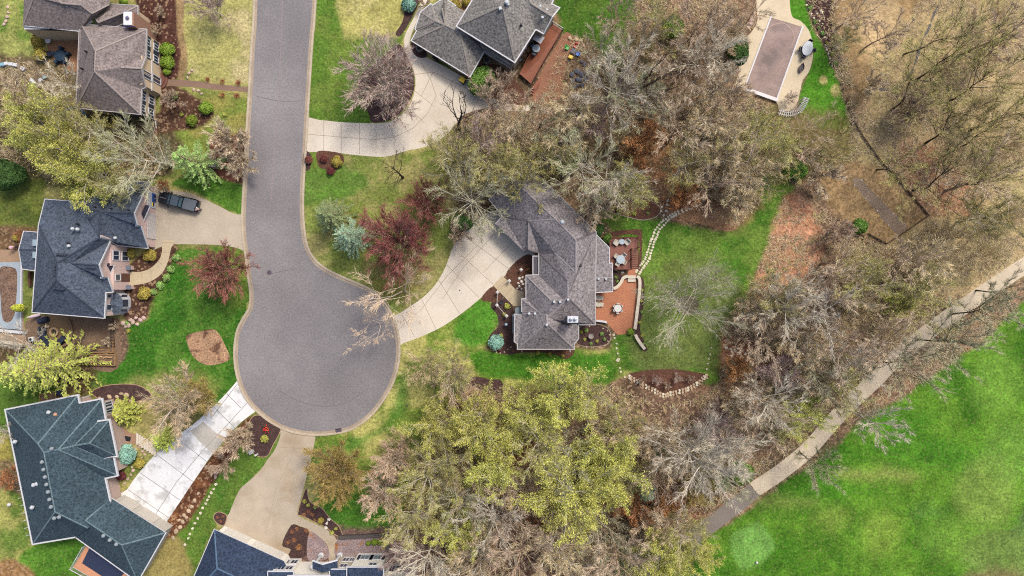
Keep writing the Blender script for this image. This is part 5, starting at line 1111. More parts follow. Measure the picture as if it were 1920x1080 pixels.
G_W = 'trees of the surrounding woods'
TREES = """
yellow 50 232 52; yellow 100 282 58; yellow 150 318 50; yellow 40 205 36; olive 205 345 40; olive 112 225 50; fan 252 284 64; olive 165 250 46; lightspruce 356 300 42; darkever 14 328 32; brush 425 262 42; brush 440 300 34; mauve 388 4 34; brown 22 175 52; brown 60 160 36; grey 118 150 34;
pine 78 690 58; pine 24 700 44; grey 8 655 40; red 402 502 60; tan 314 758 58; gold 365 742 34; ygshrub 228 775 24; brush 440 836 34; brush 410 872 26; brush 462 808 18; dwarf 232 852 19; grey 12 815 20; rust 15 900 24;
clump 712 140 76; spruce 615 402 34; blue 652 440 36; red 740 452 74; red 792 372 48; birch 738 545 62; birch 700 612 40; fan 868 365 62; olive 858 300 58; olive 850 265 34; snag 745 322 32; snag 852 215 52; ever 905 152 28; brown 945 165 30; brush 930 150 26; darkever 866 420 20; brush 862 432 26;
haze 795 690 52; olive 848 700 40; tan 846 724 38; yellow 828 802 48; yellow 895 795 56; yellow 985 775 52; tan 930 800 30; yellow 1050 742 60; olive 1110 745 46; yellow 925 885 54; olive 1012 842 54; yellow 1070 940 72; tan 985 925 44; yellow 1135 850 56; fan 1075 862 50; yellow 1130 915 54; gold 622 890 62; pink 712 930 44; pink 740 868 38; olive 795 905 58; haze 752 835 36; fan 850 945 52; yellow 868 1000 48; olive 770 975 52; grey 920 985 52; tan 900 1055 58; brown 975 1045 58; tan 1050 1040 56; fan 1130 990 48; brown 1165 1045 54; yellow 1250 1050 52; olive 1290 1005 44; grey 805 1050 52; mauve 760 1030 40; olive 830 860 50; brown 950 965 46; rust 1010 990 24; brown 880 930 40; olive 1190 1075 40; tan 1090 1075 40; tan 830 1075 40; yellow 1320 1040 36; rust 905 1035 24;
tan 1150 800 46; tan 1235 838 50; grey 1290 848 54; mauve 1345 800 38; grey 1312 868 66; grey 1365 832 52; fan 1345 900 46; ever 1392 888 22; darkever 1352 905 18; gold 1305 915 36; brown 1240 900 40; rust 1255 945 32; blue 1215 924 22; rust 1188 958 34; pink 1215 985 30; brown 1255 975 36; olive 1190 905 36; olive 1165 800 40; brown 1420 800 50; grey 1440 750 52; mauve 1470 705 48; yellow 1505 775 38; tan 1545 735 44; brown 1405 725 30; rust 1385 690 30; tan 1400 770 42; olive 1480 800 38; darkever 1240 855 18;
olive 1455 545 48; grey 1470 580 50; tan 1500 625 48; brown 1545 545 48; grey 1560 600 52; tan 1610 560 46; olive 1640 530 50; yellow 1692 566 26; brown 1568 650 48; grey 1600 690 44; olive 1585 728 48; fan 1530 690 44; brown 1665 640 52; dark 1720 590 50; brown 1440 640 44; pale 1706 696 56; pale 1802 648 52; pale 1866 594 48; pale 1902 545 40; pale 1542 872 38; grey 1645 790 40; olive 1742 540 42; tan 1420 590 40; brown 1410 640 34; grey 1520 545 40; brown 1690 500 40;
dark 1750 170 58; dark 1805 105 60; dark 1875 150 62; dark 1830 235 62; dark 1890 325 60; dark 1860 255 56; dark 1700 300 44; dark 1800 335 60; olive 1872 405 50; haze 1800 450 50; tan 1745 485 50; haze 1860 480 44; brown 1660 65 36; dark 1765 60 50; brown 1885 60 54; dark 1905 215 54; brush 1550 330 38; dark 1530 290 44; birch 1512 250 50; olive 1470 272 40; ever 1492 318 22; ever 1614 424 14; pink 1578 432 26; brown 1610 20 36; olive 1590 70 26; brush 1640 155 26; brown 1575 492 34; olive 1630 505 34; brush 1720 200 34; brown 1850 340 50; brush 1495 290 26;
olive 1238 48 46; ever 1262 52 22; tan 1205 75 44; brown 1155 25 40; fan 1125 85 42; brown 1312 42 50; tan 1372 50 46; grey 1340 110 50; darkever 1384 98 24; brown 1290 120 50; snag 1215 140 66; grey 1150 175 54; tan 1085 195 48; fan 1200 195 54; tan 1350 160 50; brown 1382 200 42; olive 1422 228 38; pale 1008 235 36; tan 960 250 40; brown 918 195 38; mauve 900 262 46; brown 985 210 36; tan 1062 255 44; rust 1212 252 44; brown 1280 240 52; tan 1350 238 50; olive 1420 255 48; fan 1110 318 60; olive 1030 295 46; ever 1062 302 22; grey 1150 325 50; olive 1290 312 46; tan 1352 300 48; tan 1405 318 50; tan 1440 300 40; brown 1330 352 40; rust 1285 365 34; olive 1190 360 40; tan 1118 392 40; olive 985 335 50; olive 950 310 42; tan 1392 365 42; olive 1440 345 32; brown 1420 20 30; grey 1180 110 46; olive 1180 345 40; darkever 1120 432 15; olive 920 300 46; brown 1060 220 34; rust 1195 300 30; mauve 1120 225 40; ever 1100 210 16; brown 1430 130 0;
haze 1500 560 44; haze 1560 620 44; haze 1450 620 38; haze 1620 580 44; haze 1680 620 40; haze 1520 660 40; haze 1720 500 40; haze 1780 500 40; haze 1480 760 40; haze 1560 690 36; haze 1240 190 44; haze 1170 250 40; haze 1100 270 36; haze 1300 80 40; haze 1200 110 40; haze 1300 350 34; haze 1780 130 44; haze 1850 200 46; haze 1720 210 42; haze 1790 290 42; haze 1900 270 42; haze 1880 20 40; haze 1760 440 40; haze 1905 400 40; haze 1560 290 34; haze 1600 480 40; haze 1850 110 40; 
hair 1292 575 92; hair 1345 520 46; hair 1258 552 44
"""
for t in TREES.replace('\n', ' ').split(';'):
    q = t.split()
    if len(q) < 4 or float(q[3]) <= 0: continue
    k, x, y, rr = q[0], float(q[1]), float(q[2]), float(q[3])
    place(k, x, y, rr * 1.08, group={'tree': 'trees in the gardens and woods', 'shrub': 'larger shrubs'}.get(KIND[k]['cat']))

# small planting
SHRUBS = """
box 312 92 15; box 312 116 14; box 312 134 8; box 231 2 9; box 385 202 14; box 359 225 12; brush 320 185 22; gmound 326 180 10; goldshrub 70 76 14; goldshrub 72 100 14; dwarf 766 8 14; dwarf 930 642 15; ever 1140 447 10; plum 1140 460 0; plum 105 90 0; goldshrub 280 480 14; goldshrub 245 475 10; goldshrub 268 550 14; column 34 577 8; gmound 330 482 9; gmound 318 505 9; gmound 310 520 9; gmound 298 535 9; gmound 286 548 8; box 333 888 0; plum 620 322 10; goldshrub 632 302 12; plum 606 296 10; plum 577 300 10; ygshrub 300 825 22; ygshrub 312 814 15; goldshrub 260 869 11; plum 228 893 12; goldshrub 602 977 7; gmound 591 953 4; mound 495 822 9; tuft 500 805 0; box 702 1017 7; box 712 1017 6; box 722 1016 6; box 690 1019 5; plum 940 578 0; mound 950 575 7; mound 945 590 5; plum 936 655 6; mound 940 630 5; box 1182 622 7; mound 180 735 0; brush 300 352 14; rust 305 345 14; rust 150 78 0; plum 78 60 8; rust 38 440 14; goldshrub 30 445 8; darkever 1000 30 0; brush 795 4 14; goldshrub 855 10 12; goldshrub 875 2 10; tuft 388 148 7; tuft 416 152 7; tuft 446 154 8; tuft 416 177 8; tuft 443 178 8; tuft 570 965 5; tuft 578 960 5; tuft 547 997 5; tuft 556 992 5; tuft 551 1013 6; tuft 540 1017 5; tuft 560 1027 8; tuft 408 970 4; tuft 414 978 4; tuft 418 968 4; tuft 574 995 6; tuft 585 965 5; tuft 590 975 4; mound 570 940 5; mound 578 948 4; mound 622 1000 5; mound 630 992 4; gmound 1100 620 5; gmound 1128 626 5; mound 1120 640 4; gmound 1134 636 4; mound 1096 636 4; gmound 1108 644 4; mound 1090 622 4; gmound 1155 520 4; gmound 1158 528 4; mound 1204 545 4; mound 1202 565 4; gmound 1203 585 4; mound 1199 605 4; mound 1204 628 4; gmound 1208 645 4; mound 1160 395 5; mound 1190 400 5; gmound 1215 400 4; gmound 1520 14 6; gmound 1528 40 5; gmound 1542 62 5; mound 1560 100 5; gmound 1566 118 5; mound 1550 80 4; gmound 1535 52 4; mound 970 640 0; brush 960 180 14; brush 940 185 14; tuft 1000 500 6; tuft 990 505 5; mound 1010 662 5; mound 1030 664 5; mound 1055 668 4; brush 40 620 0; brush 210 612 10; brush 1205 712 9; mauve 1232 714 11; brush 1252 722 9; mauve 1272 712 11; brush 1296 710 9; brush 200 640 10; mound 240 620 5; gmound 238 606 5; mound 205 750 0; rust 490 850 0; mound 420 215 5; mound 340 215 5; plum 330 195 7; brush 290 55 12; brush 300 20 12; brush 280 85 10
"""
for t in SHRUBS.replace('\n', ' ').split(';'):
    q = t.split()
    if len(q) < 4 or float(q[3]) <= 0: continue
    place(q[0], float(q[1]), float(q[2]), float(q[3]), group='small planting in the garden beds')

# brush between the trunks: far more stalks than one could count
def undergrowth():
    r = np.random.RandomState(5); F = Fast(); R = np.zeros(0)
    zones = [((840, -10), (1600, 420), 26000), ((760, 690), (1500, 1090), 21000), ((1360, 440), (1900, 800), 22000), ((1560, -10), (1930, 520), 17000), ((880, 150), (1000, 330), 3000), ((0, 120), (300, 340), 5000)]
    P = np.concatenate([np.stack([r.uniform(a[0], b_[0], n), r.uniform(a[1], b_[1], n)], 1) for a, b_, n in zones])
    i = np.clip(np.searchsorted(gx, P[:, 0]), 0, len(gx) - 1); j = np.clip(np.searchsorted(gy, P[:, 1]), 0, len(gy) - 1)
    lum = GL[j, i]; P = P[(lum > .55) & (r.rand(len(P)) < .25 + .75 * (fbm(P[:, 0], P[:, 1], 60, 77) > .5))]
    def inside(pts, d=4):
        poly = spline(pts, True, 3); return sdist(poly, P[:, 0], P[:, 1]) < d
    bad = np.zeros(len(P), bool)
    for pl in (pd, d1, d2, [(1532, 330), (1600, 300), (1640, 310), (1738, 404), (1662, 457), (1560, 400)], [(900, 290), (1150, 400), (1150, 670), (930, 670), (900, 400)], [(780, 0), (1060, -10), (1050, 60), (1000, 195), (860, 150), (760, 80)], [(1150, 380), (1300, 375), (1300, 420), (1150, 420)], [(1160, 690), (1250, 680), (1340, 690), (1335, 725), (1250, 756), (1165, 722)], [(1350, 640), (1440, 655), (1540, 690), (1540, 712), (1440, 690), (1350, 665)], [(60, 40), (300, 40), (300, 215), (140, 210), (130, 130), (90, 130)]): bad |= inside(pl)
    cpd = np.full(len(P), 1e9)
    for q in cp[::2] + cp2[::2]: cpd = np.minimum(cpd, np.hypot(P[:, 0] - q[0], P[:, 1] - q[1]))
    P = P[~bad & (cpd > 20)]; n = len(P)
    for mi in range(3):
        for rep in range(3):
            sel = r.rand(n) < .3; Q = P[sel] + r.randn(sel.sum(), 2) * 2; m = len(Q)
            p = np.stack([(Q[:, 0] - 960) * MPP, (540 - Q[:, 1]) * MPP, np.zeros(m)], 1); d = unit(np.stack([r.randn(m), r.randn(m), r.uniform(.2, 1.2, m)], 1)); l = r.uniform(.4, 1.4, (m, 1)); q = p + d * l
            s = unit(np.cross(d, np.array([0, 0, 1.]) + r.randn(m, 3) * .3)) * r.uniform(.012, .035, (m, 1)); F.tris(np.stack([p - s, p + s, q], 1), mi)
    me = F.mesh('undergrowth', [F_BROWN, B_BROWN, F_OLIVE]); o = bpy.data.objects.new('undergrowth', me); COL.objects.link(o)
    tag(o, 'knee-high leafless brush and dead stalks between the woodland trees', 'undergrowth', kind='stuff')
undergrowth()
# ------------------------------------------------------------------ loose things: stones, furniture, bins, truck, people
def rock_mesh(seed, flat=.6):
    bm = bmesh.new(); bmesh.ops.create_icosphere(bm, subdivisions=2, radius=.5); r = np.random.RandomState(seed); ax = r.randn(6, 3); ax /= np.linalg.norm(ax, axis=1, keepdims=True); cut = r.uniform(.30, .48, 6)
    for v in bm.verts:
        p = np.array(v.co)
        for a, c in zip(ax, cut):
            e = p @ a
            if e > c: p = p - a * (e - c) * .85
        p += r.randn(3) * .014; v.co = (p[0], p[1], p[2] * flat + .5 * flat * .55)
    me = bpy.data.meshes.new('boulder'); bm.to_mesh(me); bm.free(); return me
def flag_mesh(seed):
    r = np.random.RandomState(seed); n = r.randint(5, 8); a = np.sort(r.rand(n) * .6 + np.arange(n)) * 2 * np.pi / n; rad = r.uniform(.40, .56, n)
    b = MB(); pts = [(rad[i] * math.cos(a[i]), rad[i] * math.sin(a[i])) for i in range(n)]
    vs = [(x, y, 0) for x, y in pts] + [(x, y, .05) for x, y in pts] + [(x * .9, y * .9, .07) for x, y in pts]
    b.add(vs, [(i, (i + 1) % n, n + (i + 1) % n, n + i) for i in range(n)] + [(n + i, n + (i + 1) % n, 2 * n + (i + 1) % n, 2 * n + i) for i in range(n)] + [tuple(range(2 * n, 3 * n))])
    me = bpy.data.meshes.new('stepping_stone'); me.from_pydata(b.v, [], b.f); me.update(); return me
def stone_mat(nm, c, v=.16): return mat(nm, C(*c, k=1.15), .9, speck=.2, speck_scale=4, obj=True, vary=v, mott=.1, mott_scale=1.5)
ST_TAN = stone_mat('stone_tan', (196, 172, 142)); ST_PALE = stone_mat('stone_pale', (222, 212, 186)); ST_GREY = stone_mat('stone_grey', (168, 160, 152)); ST_SLATE = stone_mat('stone_slate', (112, 116, 126)); ST_WHITE = stone_mat('stone_white', (238, 230, 216), .08); ST_ROSE = stone_mat('stone_rose', (204, 176, 162))
ROCKS = {}; FLAGS = {}
def rock(px, py, d, m=ST_TAN, word='tan boulder', group='garden boulders', stretch=None, flat=True, lab=None):
    k = (m.name, random.randrange(4))
    if k not in ROCKS: me = rock_mesh(hash(k[1]) % 97 + len(ROCKS), .62); me.materials.append(m); ROCKS[k] = me
    o = bpy.data.objects.new('boulder', ROCKS[k]); COL.objects.link(o); o.location = W(px, py, 0); s = d * MPP; o.scale = (s * 1.1, s * (stretch or random.uniform(.7, 1.0)), s * random.uniform(.7, .95)); o.rotation_euler = (0, 0, random.uniform(0, 6.28))
    tag(o, lab or where(word, px, py), 'boulder', group); return o
def flag(px, py, d, m=ST_PALE, rot=None, lab=None, group='stepping stones', dy=None, word='pale stepping stone', z=.009):
    k = (m.name, random.randrange(6))
    if k not in FLAGS: me = flag_mesh(k[1] * 7 + len(FLAGS)); me.materials.append(m); FLAGS[k] = me
    o = bpy.data.objects.new('stepping_stone', FLAGS[k]); COL.objects.link(o); o.location = W(px, py, 0); o.location.z = z; s = d * MPP; o.scale = (s, s * (dy or random.uniform(.7, 1.0)), 1); o.rotation_euler = (0, 0, random.uniform(0, 6.28) if rot is None else rot)
    tag(o, lab or where(word, px, py), 'stepping stone', group); return o
ORD = 'first second third fourth fifth sixth seventh eighth ninth tenth eleventh twelfth thirteenth fourteenth fifteenth sixteenth seventeenth eighteenth nineteenth twentieth'.split()
def ordn(i):
    if i < 20: return ORD[i]
    t = ('twenty', 'thirty', 'forty', 'fifty', 'sixty')[(i + 1) // 10 - 2]; u = (i + 1) % 10
    return f"{t}-{ORD[u - 1]}" if u else t[:-1] + 'ieth'
random.seed(21)
# flagstone path across the back lawn
pth = spline([(1196, 511), (1203, 500), (1212, 488), (1217, 474), (1222, 458), (1227, 444), (1235, 428), (1246, 416), (1258, 406), (1272, 398), (1292, 390)], False, 3)
i = 0
for k, (x, y) in enumerate(pth):
    a, b_ = pth[max(k - 1, 0)], pth[min(k + 1, len(pth) - 1)]; tx, ty = b_[0] - a[0], b_[1] - a[1]; l = math.hypot(tx, ty); w = 3.4 if k < 22 else 2.2
    for s in (-1, 1):
        ox, oy = -ty / l * s * w + random.uniform(-.6, .6), tx / l * s * w + random.uniform(-.6, .6)
        flag(x + ox, y + oy, random.uniform(5.2, 6.8), lab=f"{ordn(k)} {'left' if s > 0 else 'right'}-hand flagstone of the lawn path, counted up from the deck steps".replace('counted up', 'counted'), group='flagstones of the back lawn path')
for k, (x, y) in enumerate([(1241, 388), (1240, 396), (1244, 404), (1249, 396), (1251, 384), (1252, 376)]): flag(x, y, 6, lab=f"{ordn(k)} flagstone of the short path branch beside the leafy lawn bed", group='flagstones of the short branch')
for k, (x, y) in enumerate([(1151, 628), (1152, 634), (1156, 644), (1156, 653), (1158, 663), (1159, 675), (1162, 690), (1164, 697), (1171, 707)]): flag(x, y, 5 if k != 5 else 9, lab=f"{ordn(k)} stepping stone going down from the brick patio to the stone arc", group='stones from patio to arc')
for k, (x, y) in enumerate([(1334, 652), (1331, 664), (1329, 673), (1327, 682), (1325, 692)]): flag(x, y, 4, lab=f"{ordn(k)} small stone of the line dropping to the arc's upper right end", group='stones above the arc')
arc = spline([(1180, 707), (1200, 718), (1222, 730), (1243, 741), (1262, 737), (1285, 731), (1306, 720), (1324, 705)], False, 4)
for k, (x, y) in enumerate(arc):
    for s in (-2.4, 2.4): flag(x + random.uniform(-.5, .5), y + s + random.uniform(-.5, .5), random.uniform(5.4, 6.6), ST_TAN if k % 3 else ST_PALE, lab=f"{ordn(k)} {'inner' if s < 0 else 'outer'} stone of the curved arc, counted from its upper left end", group='stones of the curved arc', z=.06)
for k, (x, y) in enumerate([(1362, 652), (1370, 654), (1378, 657), (1386, 661), (1397, 664), (1406, 665), (1415, 668), (1422, 672), (1428, 677), (1474, 683), (1482, 686), (1490, 690), (1500, 697), (1508, 700), (1519, 699), (1528, 703), (1535, 700)]): flag(x, y, random.uniform(6, 8), ST_PALE, lab=f"{ordn(k)} pale stone of the line running right into the woods", group='stone line into the woods', z=.03)
for k, (x, y) in enumerate([(405, 908), (401, 917), (396, 924), (392, 931), (389, 937), (386, 944), (380, 952), (376, 962), (371, 972), (366, 981), (361, 991), (356, 1001), (353, 1009), (347, 1021)]): flag(x, y, random.uniform(5, 7), ST_PALE, lab=f"{ordn(k)} pale stepping stone below the leafy bed, counted from the street end", group='stepping stones between the drives')
for k, (x, y) in enumerate([(408, 879), (405, 887), (404, 894)]): flag(x, y, 8, ST_ROSE, lab=f"{('upper', 'middle', 'lower')[k]} of three reddish slabs in the leaf bed", group='reddish slabs', z=.02)
for k, (x, y) in enumerate([(617, 974), (613, 981), (611, 989)]): flag(x, y, 7, ST_WHITE, lab=f"{('upper', 'middle', 'lower')[k]} of three white slabs beside the round yellow shrub", group='white slabs in the mulch bed', z=.02)
for k in range(7): a = PI * (.55 + .16 * k); rock(1290 + 21 * math.cos(a), 573 - 18 * math.sin(a), 4.5, ST_GREY, lab=f"{ordn(k)} stone round the left side of the tree ring", group='stones of the tree ring')
# boulders
for x, y, d in [(216, 322, 9), (224, 327, 8), (233, 330, 9), (242, 326, 8), (249, 331, 10), (256, 328, 8), (264, 331, 9), (272, 327, 9), (279, 331, 8), (276, 322, 7), (286, 325, 8), (294, 324, 8), (300, 326, 6), (262, 323, 7), (236, 322, 7)]: rock(x, y, d, ST_TAN, 'rounded tan boulder', 'boulders behind the pink house')
for x, y, d in [(1413, 23, 8), (1415, 32, 7), (1409, 38, 7), (1408, 45, 9), (1401, 52, 9), (1400, 44, 6)]: rock(x, y, d, ST_ROSE, 'pinkish boulder', 'boulders at the pool deck')
for x, y, d in [(1512, 10, 5), (1514, 18, 5), (1521, 26, 4), (1526, 34, 5), (1532, 26, 5), (1538, 20, 5), (1541, 24, 6), (1536, 40, 5), (1542, 45, 4), (1535, 52, 4), (1541, 60, 5), (1546, 70, 4), (1548, 85, 5), (1550, 94, 5), (1553, 101, 5), (1556, 110, 4), (1549, 90, 4), (1560, 124, 4)]: rock(x, y, d, ST_PALE, 'small pale boulder', 'small boulders of the bed by the pool lawn')
for x, y, d in [(1072, 140, 10), (1082, 134, 11), (1090, 140, 12), (1098, 150, 10), (1085, 150, 13), (1074, 152, 10), (1070, 162, 9), (1078, 164, 8), (1083, 160, 8), (1092, 160, 9), (1096, 121, 9), (1090, 116, 7)]: rock(x, y, d, ST_SLATE, 'dark slate slab', 'slate slabs of the garden pond')
for x, y, d in [(1068, 72, 8), (1080, 75, 8), (1090, 76, 6), (1056, 184, 9), (1061, 196, 8), (1050, 202, 6), (998, 196, 12), (1094, 86, 6), (1066, 178, 5)]: rock(x, y, d, ST_TAN, 'brownish boulder', 'boulders round the grey house patio')
for x, y, d in [(974, 522, 6), (980, 520, 5), (984, 525, 5), (978, 528, 6), (972, 531, 5), (981, 533, 6), (974, 537, 5), (984, 540, 4), (978, 542, 5), (970, 541, 4)]: rock(x, y, d, ST_WHITE, 'white rock', 'white rocks beside the front walk')
rock(1167, 511, 7, ST_PALE, lab='larger pale boulder between deck and curved seat wall'); rock(1155, 506, 4, ST_PALE, lab='smaller pale boulder under the deck corner')
for x, y, d in [(1129, 436, 6), (1136, 428, 4), (1141, 440, 4)]: rock(x, y, d, ST_TAN, 'tan boulder', 'boulders behind the middle house')
for x, y, d in [(262, 838, 6), (268, 846, 6), (272, 852, 5), (266, 858, 5), (258, 868, 5), (250, 882, 7), (246, 890, 6), (240, 898, 7), (234, 906, 6), (222, 912, 9), (276, 846, 5), (248, 876, 5)]: rock(x, y, d, ST_ROSE, 'rosy edging boulder', 'boulders left of the bleached drive')
for x, y, d in [(215, 757, 8), (224, 754, 9), (233, 752, 8), (206, 744, 10), (188, 748, 10), (228, 738, 9), (238, 741, 10), (220, 744, 8), (246, 752, 8)]: rock(x, y, d, ST_TAN, 'flat tan boulder', 'boulders of the teal house back bed')
for x, y, d in [(372, 925, 7), (366, 938, 8), (360, 950, 8), (354, 958, 9), (346, 966, 9), (343, 978, 10), (338, 988, 9), (330, 996, 10), (325, 1008, 9), (350, 970, 7), (336, 975, 7)]: rock(x, y, d, ST_TAN, 'tan boulder', 'boulders along the leaf bed edge')
for x, y, d in [(232, 606, 10), (242, 610, 9), (250, 604, 10), (258, 608, 8), (246, 600, 8), (264, 600, 9), (255, 596, 7), (270, 596, 8), (236, 612, 7)]: rock(x, y, d, ST_ROSE, 'rosy rubble rock', 'rubble rocks by the lawn')
for x, y, d in [(15, 14, 7), (16, 24, 6), (14, 32, 7), (12, 40, 7), (8, 46, 7)]: rock(x, y, d, ST_ROSE, 'rosy edging stone', 'edging stones at the top left corner')
for x, y, d in [(440, 309, 7), (449, 314, 7), (404, 299, 4)]: rock(x, y, d, ST_GREY, 'grey rock', 'rocks in the bed by the street')
for x, y, d in [(127, 138, 6), (134, 136, 5), (140, 139, 5), (355, 138, 7), (352, 146, 6), (360, 132, 6), (372, 170, 7), (364, 168, 6), (378, 176, 6)]: rock(x, y, d, ST_ROSE if x > 300 else ST_GREY, 'pinkish rock' if x > 300 else 'grey rock', 'rocks of the tan house garden')
for k in range(12): t = k / 11; rock(1602 + 78 * t, 347 + 90 * t + 4 * math.sin(k), 2.6, ST_GREY if k % 3 else ST_WHITE, lab=f"{ordn(k)} small stone edging the left side of the plot's gravel path", group='left edging stones of the plot path')
for k in range(12): t = k / 11; rock(1616 + 80 * t, 338 + 84 * t + 2 * math.sin(k), 2.6, ST_GREY if k % 4 else ST_WHITE, lab=f"{ordn(k)} small stone edging the right side of the plot's gravel path", group='right edging stones of the plot path')
for x, y, d in [(965, 201, 12), (977, 202, 12)]: flag(x, y, d, ST_TAN, word='broad tan stone slab', group='slabs by the grey house steps', z=.015)
for x, y in [(1105, 612), (1131, 616), (1139, 620), (1143, 628), (1140, 640), (1134, 648), (1124, 652), (1112, 653), (1100, 651)]: rock(x, y, 3.6, ST_TAN, 'small edging stone', 'edging stones of the round bed')
for x, y in [(918, 646), (920, 652), (925, 657), (931, 660), (938, 662), (946, 660), (952, 655), (958, 651)]: rock(x, y, 3.4, ST_TAN, 'small edging stone', 'edging stones of the front bed')
# white slab blocks at the top left
M_BLOCK = mat('white_block', C(232, 234, 236), .8, speck=.06, obj=True); M_BLOCKB = mat('blue_block', C(150, 196, 216), .7, obj=True)
for k, (x, y, r_, mm) in enumerate([(1, 124, .3, M_BLOCKB), (8, 122, .1, M_BLOCKB), (14, 120.5, .1, M_BLOCK), (23, 121.5, -.05, M_BLOCK), (31, 123, -.2, M_BLOCK), (45, 130, -.6, M_BLOCK), (63, 152, -.5, M_BLOCK), (69, 155, -.2, M_BLOCK), (78, 152, .7, M_BLOCK), (86, 145, .75, M_BLOCKB)]):
    b = MB(); b.bevbox((0, 0, .22), (.62, .5, .44), .05); o = b.build('slab_block', mm); o.location = W(x, y, 0); o.rotation_euler = (0, 0, r_); tag(o, f"{ordn(k)} block, {'pale blue' if mm is M_BLOCKB else 'white'}, along the dark curved bed, counted from the photo's left edge", 'block', 'slab blocks of the curved bed')

# ---- helper bits of furniture -------------------------------------------------------
M_WHITEP = mat('white_paint', C(232, 230, 224), .6, obj=True, vary=.03); M_CUSH = mat('cushion_cream', C(216, 208, 190), .9, speck=.08, obj=True); M_NAVY = mat('navy_fabric', C(52, 60, 80), .85, speck=.15, obj=True); M_SLATE = mat('slate_glass', C(112, 132, 152), .2, obj=True, spec=.5)
M_BLACK = mat('black_metal', C(42, 42, 46), .45, obj=True, spec=.4); M_BROWNW = mat('brown_wicker', C(110, 78, 58), .85, speck=.25, obj=True); M_TBL = mat('glass_top', C(190, 206, 214), .15, obj=True, spec=.5); M_WOOD = mat('garden_wood', C(178, 140, 96), .85, speck=.15, obj=True)
def chair(px, py, face, z=0.0, fm=M_WHITEP, cm=M_CUSH, label='', group=None, w=.6, d=.6, arms=True):
    """armchair facing `face` (radians, world)"""
    t = thing('garden_chair', label, 'chair', W(px, py, z), face - PI / 2, group); t.location.z = z
    b = MB(); b.bevbox((0, 0, .42), (w, d, .12), .03); b.build('seat', cm, t)
    b = MB(); b.box((0, -d / 2 + .03, .68), (w, .09, .5), 0, Matrix.Rotation(.2, 3, 'X')); b.build('backrest', cm if cm is M_CUSH else fm, t)
    for sx in (-1, 1):
        for sy in (-1, 1):
            b = MB(); b.tube([(sx * (w / 2 - .04), sy * (d / 2 - .04), 0), (sx * (w / 2 - .04), sy * (d / 2 - .04), .38)], .022, 6); b.build('leg', fm, t)
        if arms:
            b = MB(); b.tube([(sx * w / 2, -d / 2, .64), (sx * w / 2, d / 2 - .06, .62), (sx * w / 2, d / 2 - .04, .38)], .03, 6); b.build('armrest', fm, t)
    return t
def table(px, py, r, z=0.0, h=.73, m=M_TBL, fm=M_WHITEP, label='', sq=(1, 1), rz=0, n=20, group=None, name='garden_table'):
    t = thing(name, label, 'table', W(px, py, z), rz, group); t.location.z = z
    b = MB(); b.lathe((0, 0, h), [(r * .97, 0), (r, .015), (r, .035), (r * .97, .045)], n, sq); b.build('tabletop', m, t)
    b = MB(); b.lathe((0, 0, h - .03), [(r, 0), (r * 1.03, .02), (r, .035)], n, sq); b.build('rim', fm, t)
    for k in range(4):
        a = PI / 4 + k * PI / 2; b = MB(); b.tube([(r * .72 * math.cos(a) * sq[0], r * .72 * math.sin(a) * sq[1], 0), (r * .5 * math.cos(a) * sq[0], r * .5 * math.sin(a) * sq[1], h)], .025, 6); b.build('leg', fm, t)
    return t
def ang(px, py, tx, ty): return math.atan2(-(ty - py), tx - px)

# ---- deck of the middle house
DZ = .9
M_DECK = mat('deck_boards', C(156, 106, 92), .85, speck=.16, speck_scale=6, mott=.12, wave=(2.2, .28, 'X', 0)); M_DECKR = mat('deck_rail', C(118, 72, 58), .85, speck=.15)
t = wthing('wooden_deck', 'reddish wooden deck with side stairs behind the mauve-roofed house', 'deck', W(1168, 475, 0))
b = MB(); b.prism([tuple(W(x, y, DZ)[:2]) for x, y in [(1143, 446), (1197, 445), (1197, 466), (1182, 466), (1182, 506), (1148, 506), (1143, 494)]], DZ - .15, DZ); b.build('deck_floor', M_DECK, t, True)
def rail(t, pts, z, h=.9, m=M_DECKR, posts=4):
    b = MB(); P = [W(x, y, z) for x, y in pts]; b.tube([p + Vector((0, 0, h)) for p in P], .05, 6); b.tube([p + Vector((0, 0, .15)) for p in P], .03, 5)
    for i in range(len(P) - 1):
        n = max(2, int((P[i + 1] - P[i]).length / .16))
        for k in range(n): q = P[i].lerp(P[i + 1], (k + .5) / n); b.tube([q + Vector((0, 0, .15)), q + Vector((0, 0, h))], .014, 4)
    b.build('railing', m, t, True)
    for p in P:
        b = MB(); b.box(p + Vector((0, 0, h / 2)), (.11, .11, h + .08)); b.build('post', m, t, True)
rail(t, [(1144, 446.5), (1170, 446), (1196, 446), (1196, 465)], DZ); rail(t, [(1183, 467), (1183, 486), (1183, 505), (1150, 505)], DZ)
b = MB()
for k in range(9):
    p = W(1190.5, 468 + k * 4.2, DZ - .09 * (k + 1)); b.box(p, (1.05, .29, .05))
b.build('stair_tread', M_DECK, t, True)['kind'] = 'stuff' if False else 'thing'
for sx in (1183.8, 1197):
    b = MB(); a, c = W(sx, 467, DZ - .1), W(sx, 505, .1); b.tube([a, c], .06, 4); b.build('stringer', M_DECKR, t, True)
for dx, dy in ((1146, 448), (1195, 448), (1180, 504), (1150, 504)):
    p = W(dx, dy, 0); b = MB(); b.box((p.x, p.y, DZ / 2 - .1), (.14, .14, DZ - .2)); b.build('pile', M_DECKR, t, True)
table(1165, 453.5, .42, DZ, .5, M_TBL, M_WHITEP, 'small round white side table between the two deck armchairs')
chair(1154.5, 455.5, ang(1154, 455, 1165, 462), DZ, label='left cream armchair beside the small round deck table', group='armchairs on the deck', w=.75, d=.75); chair(1174.5, 454.5, ang(1174, 454, 1165, 463), DZ, label='right cream armchair beside the small round deck table', group='armchairs on the deck', w=.75, d=.75)
table(1162, 487, .62, DZ, label='round pale glass dining table on the reddish deck')
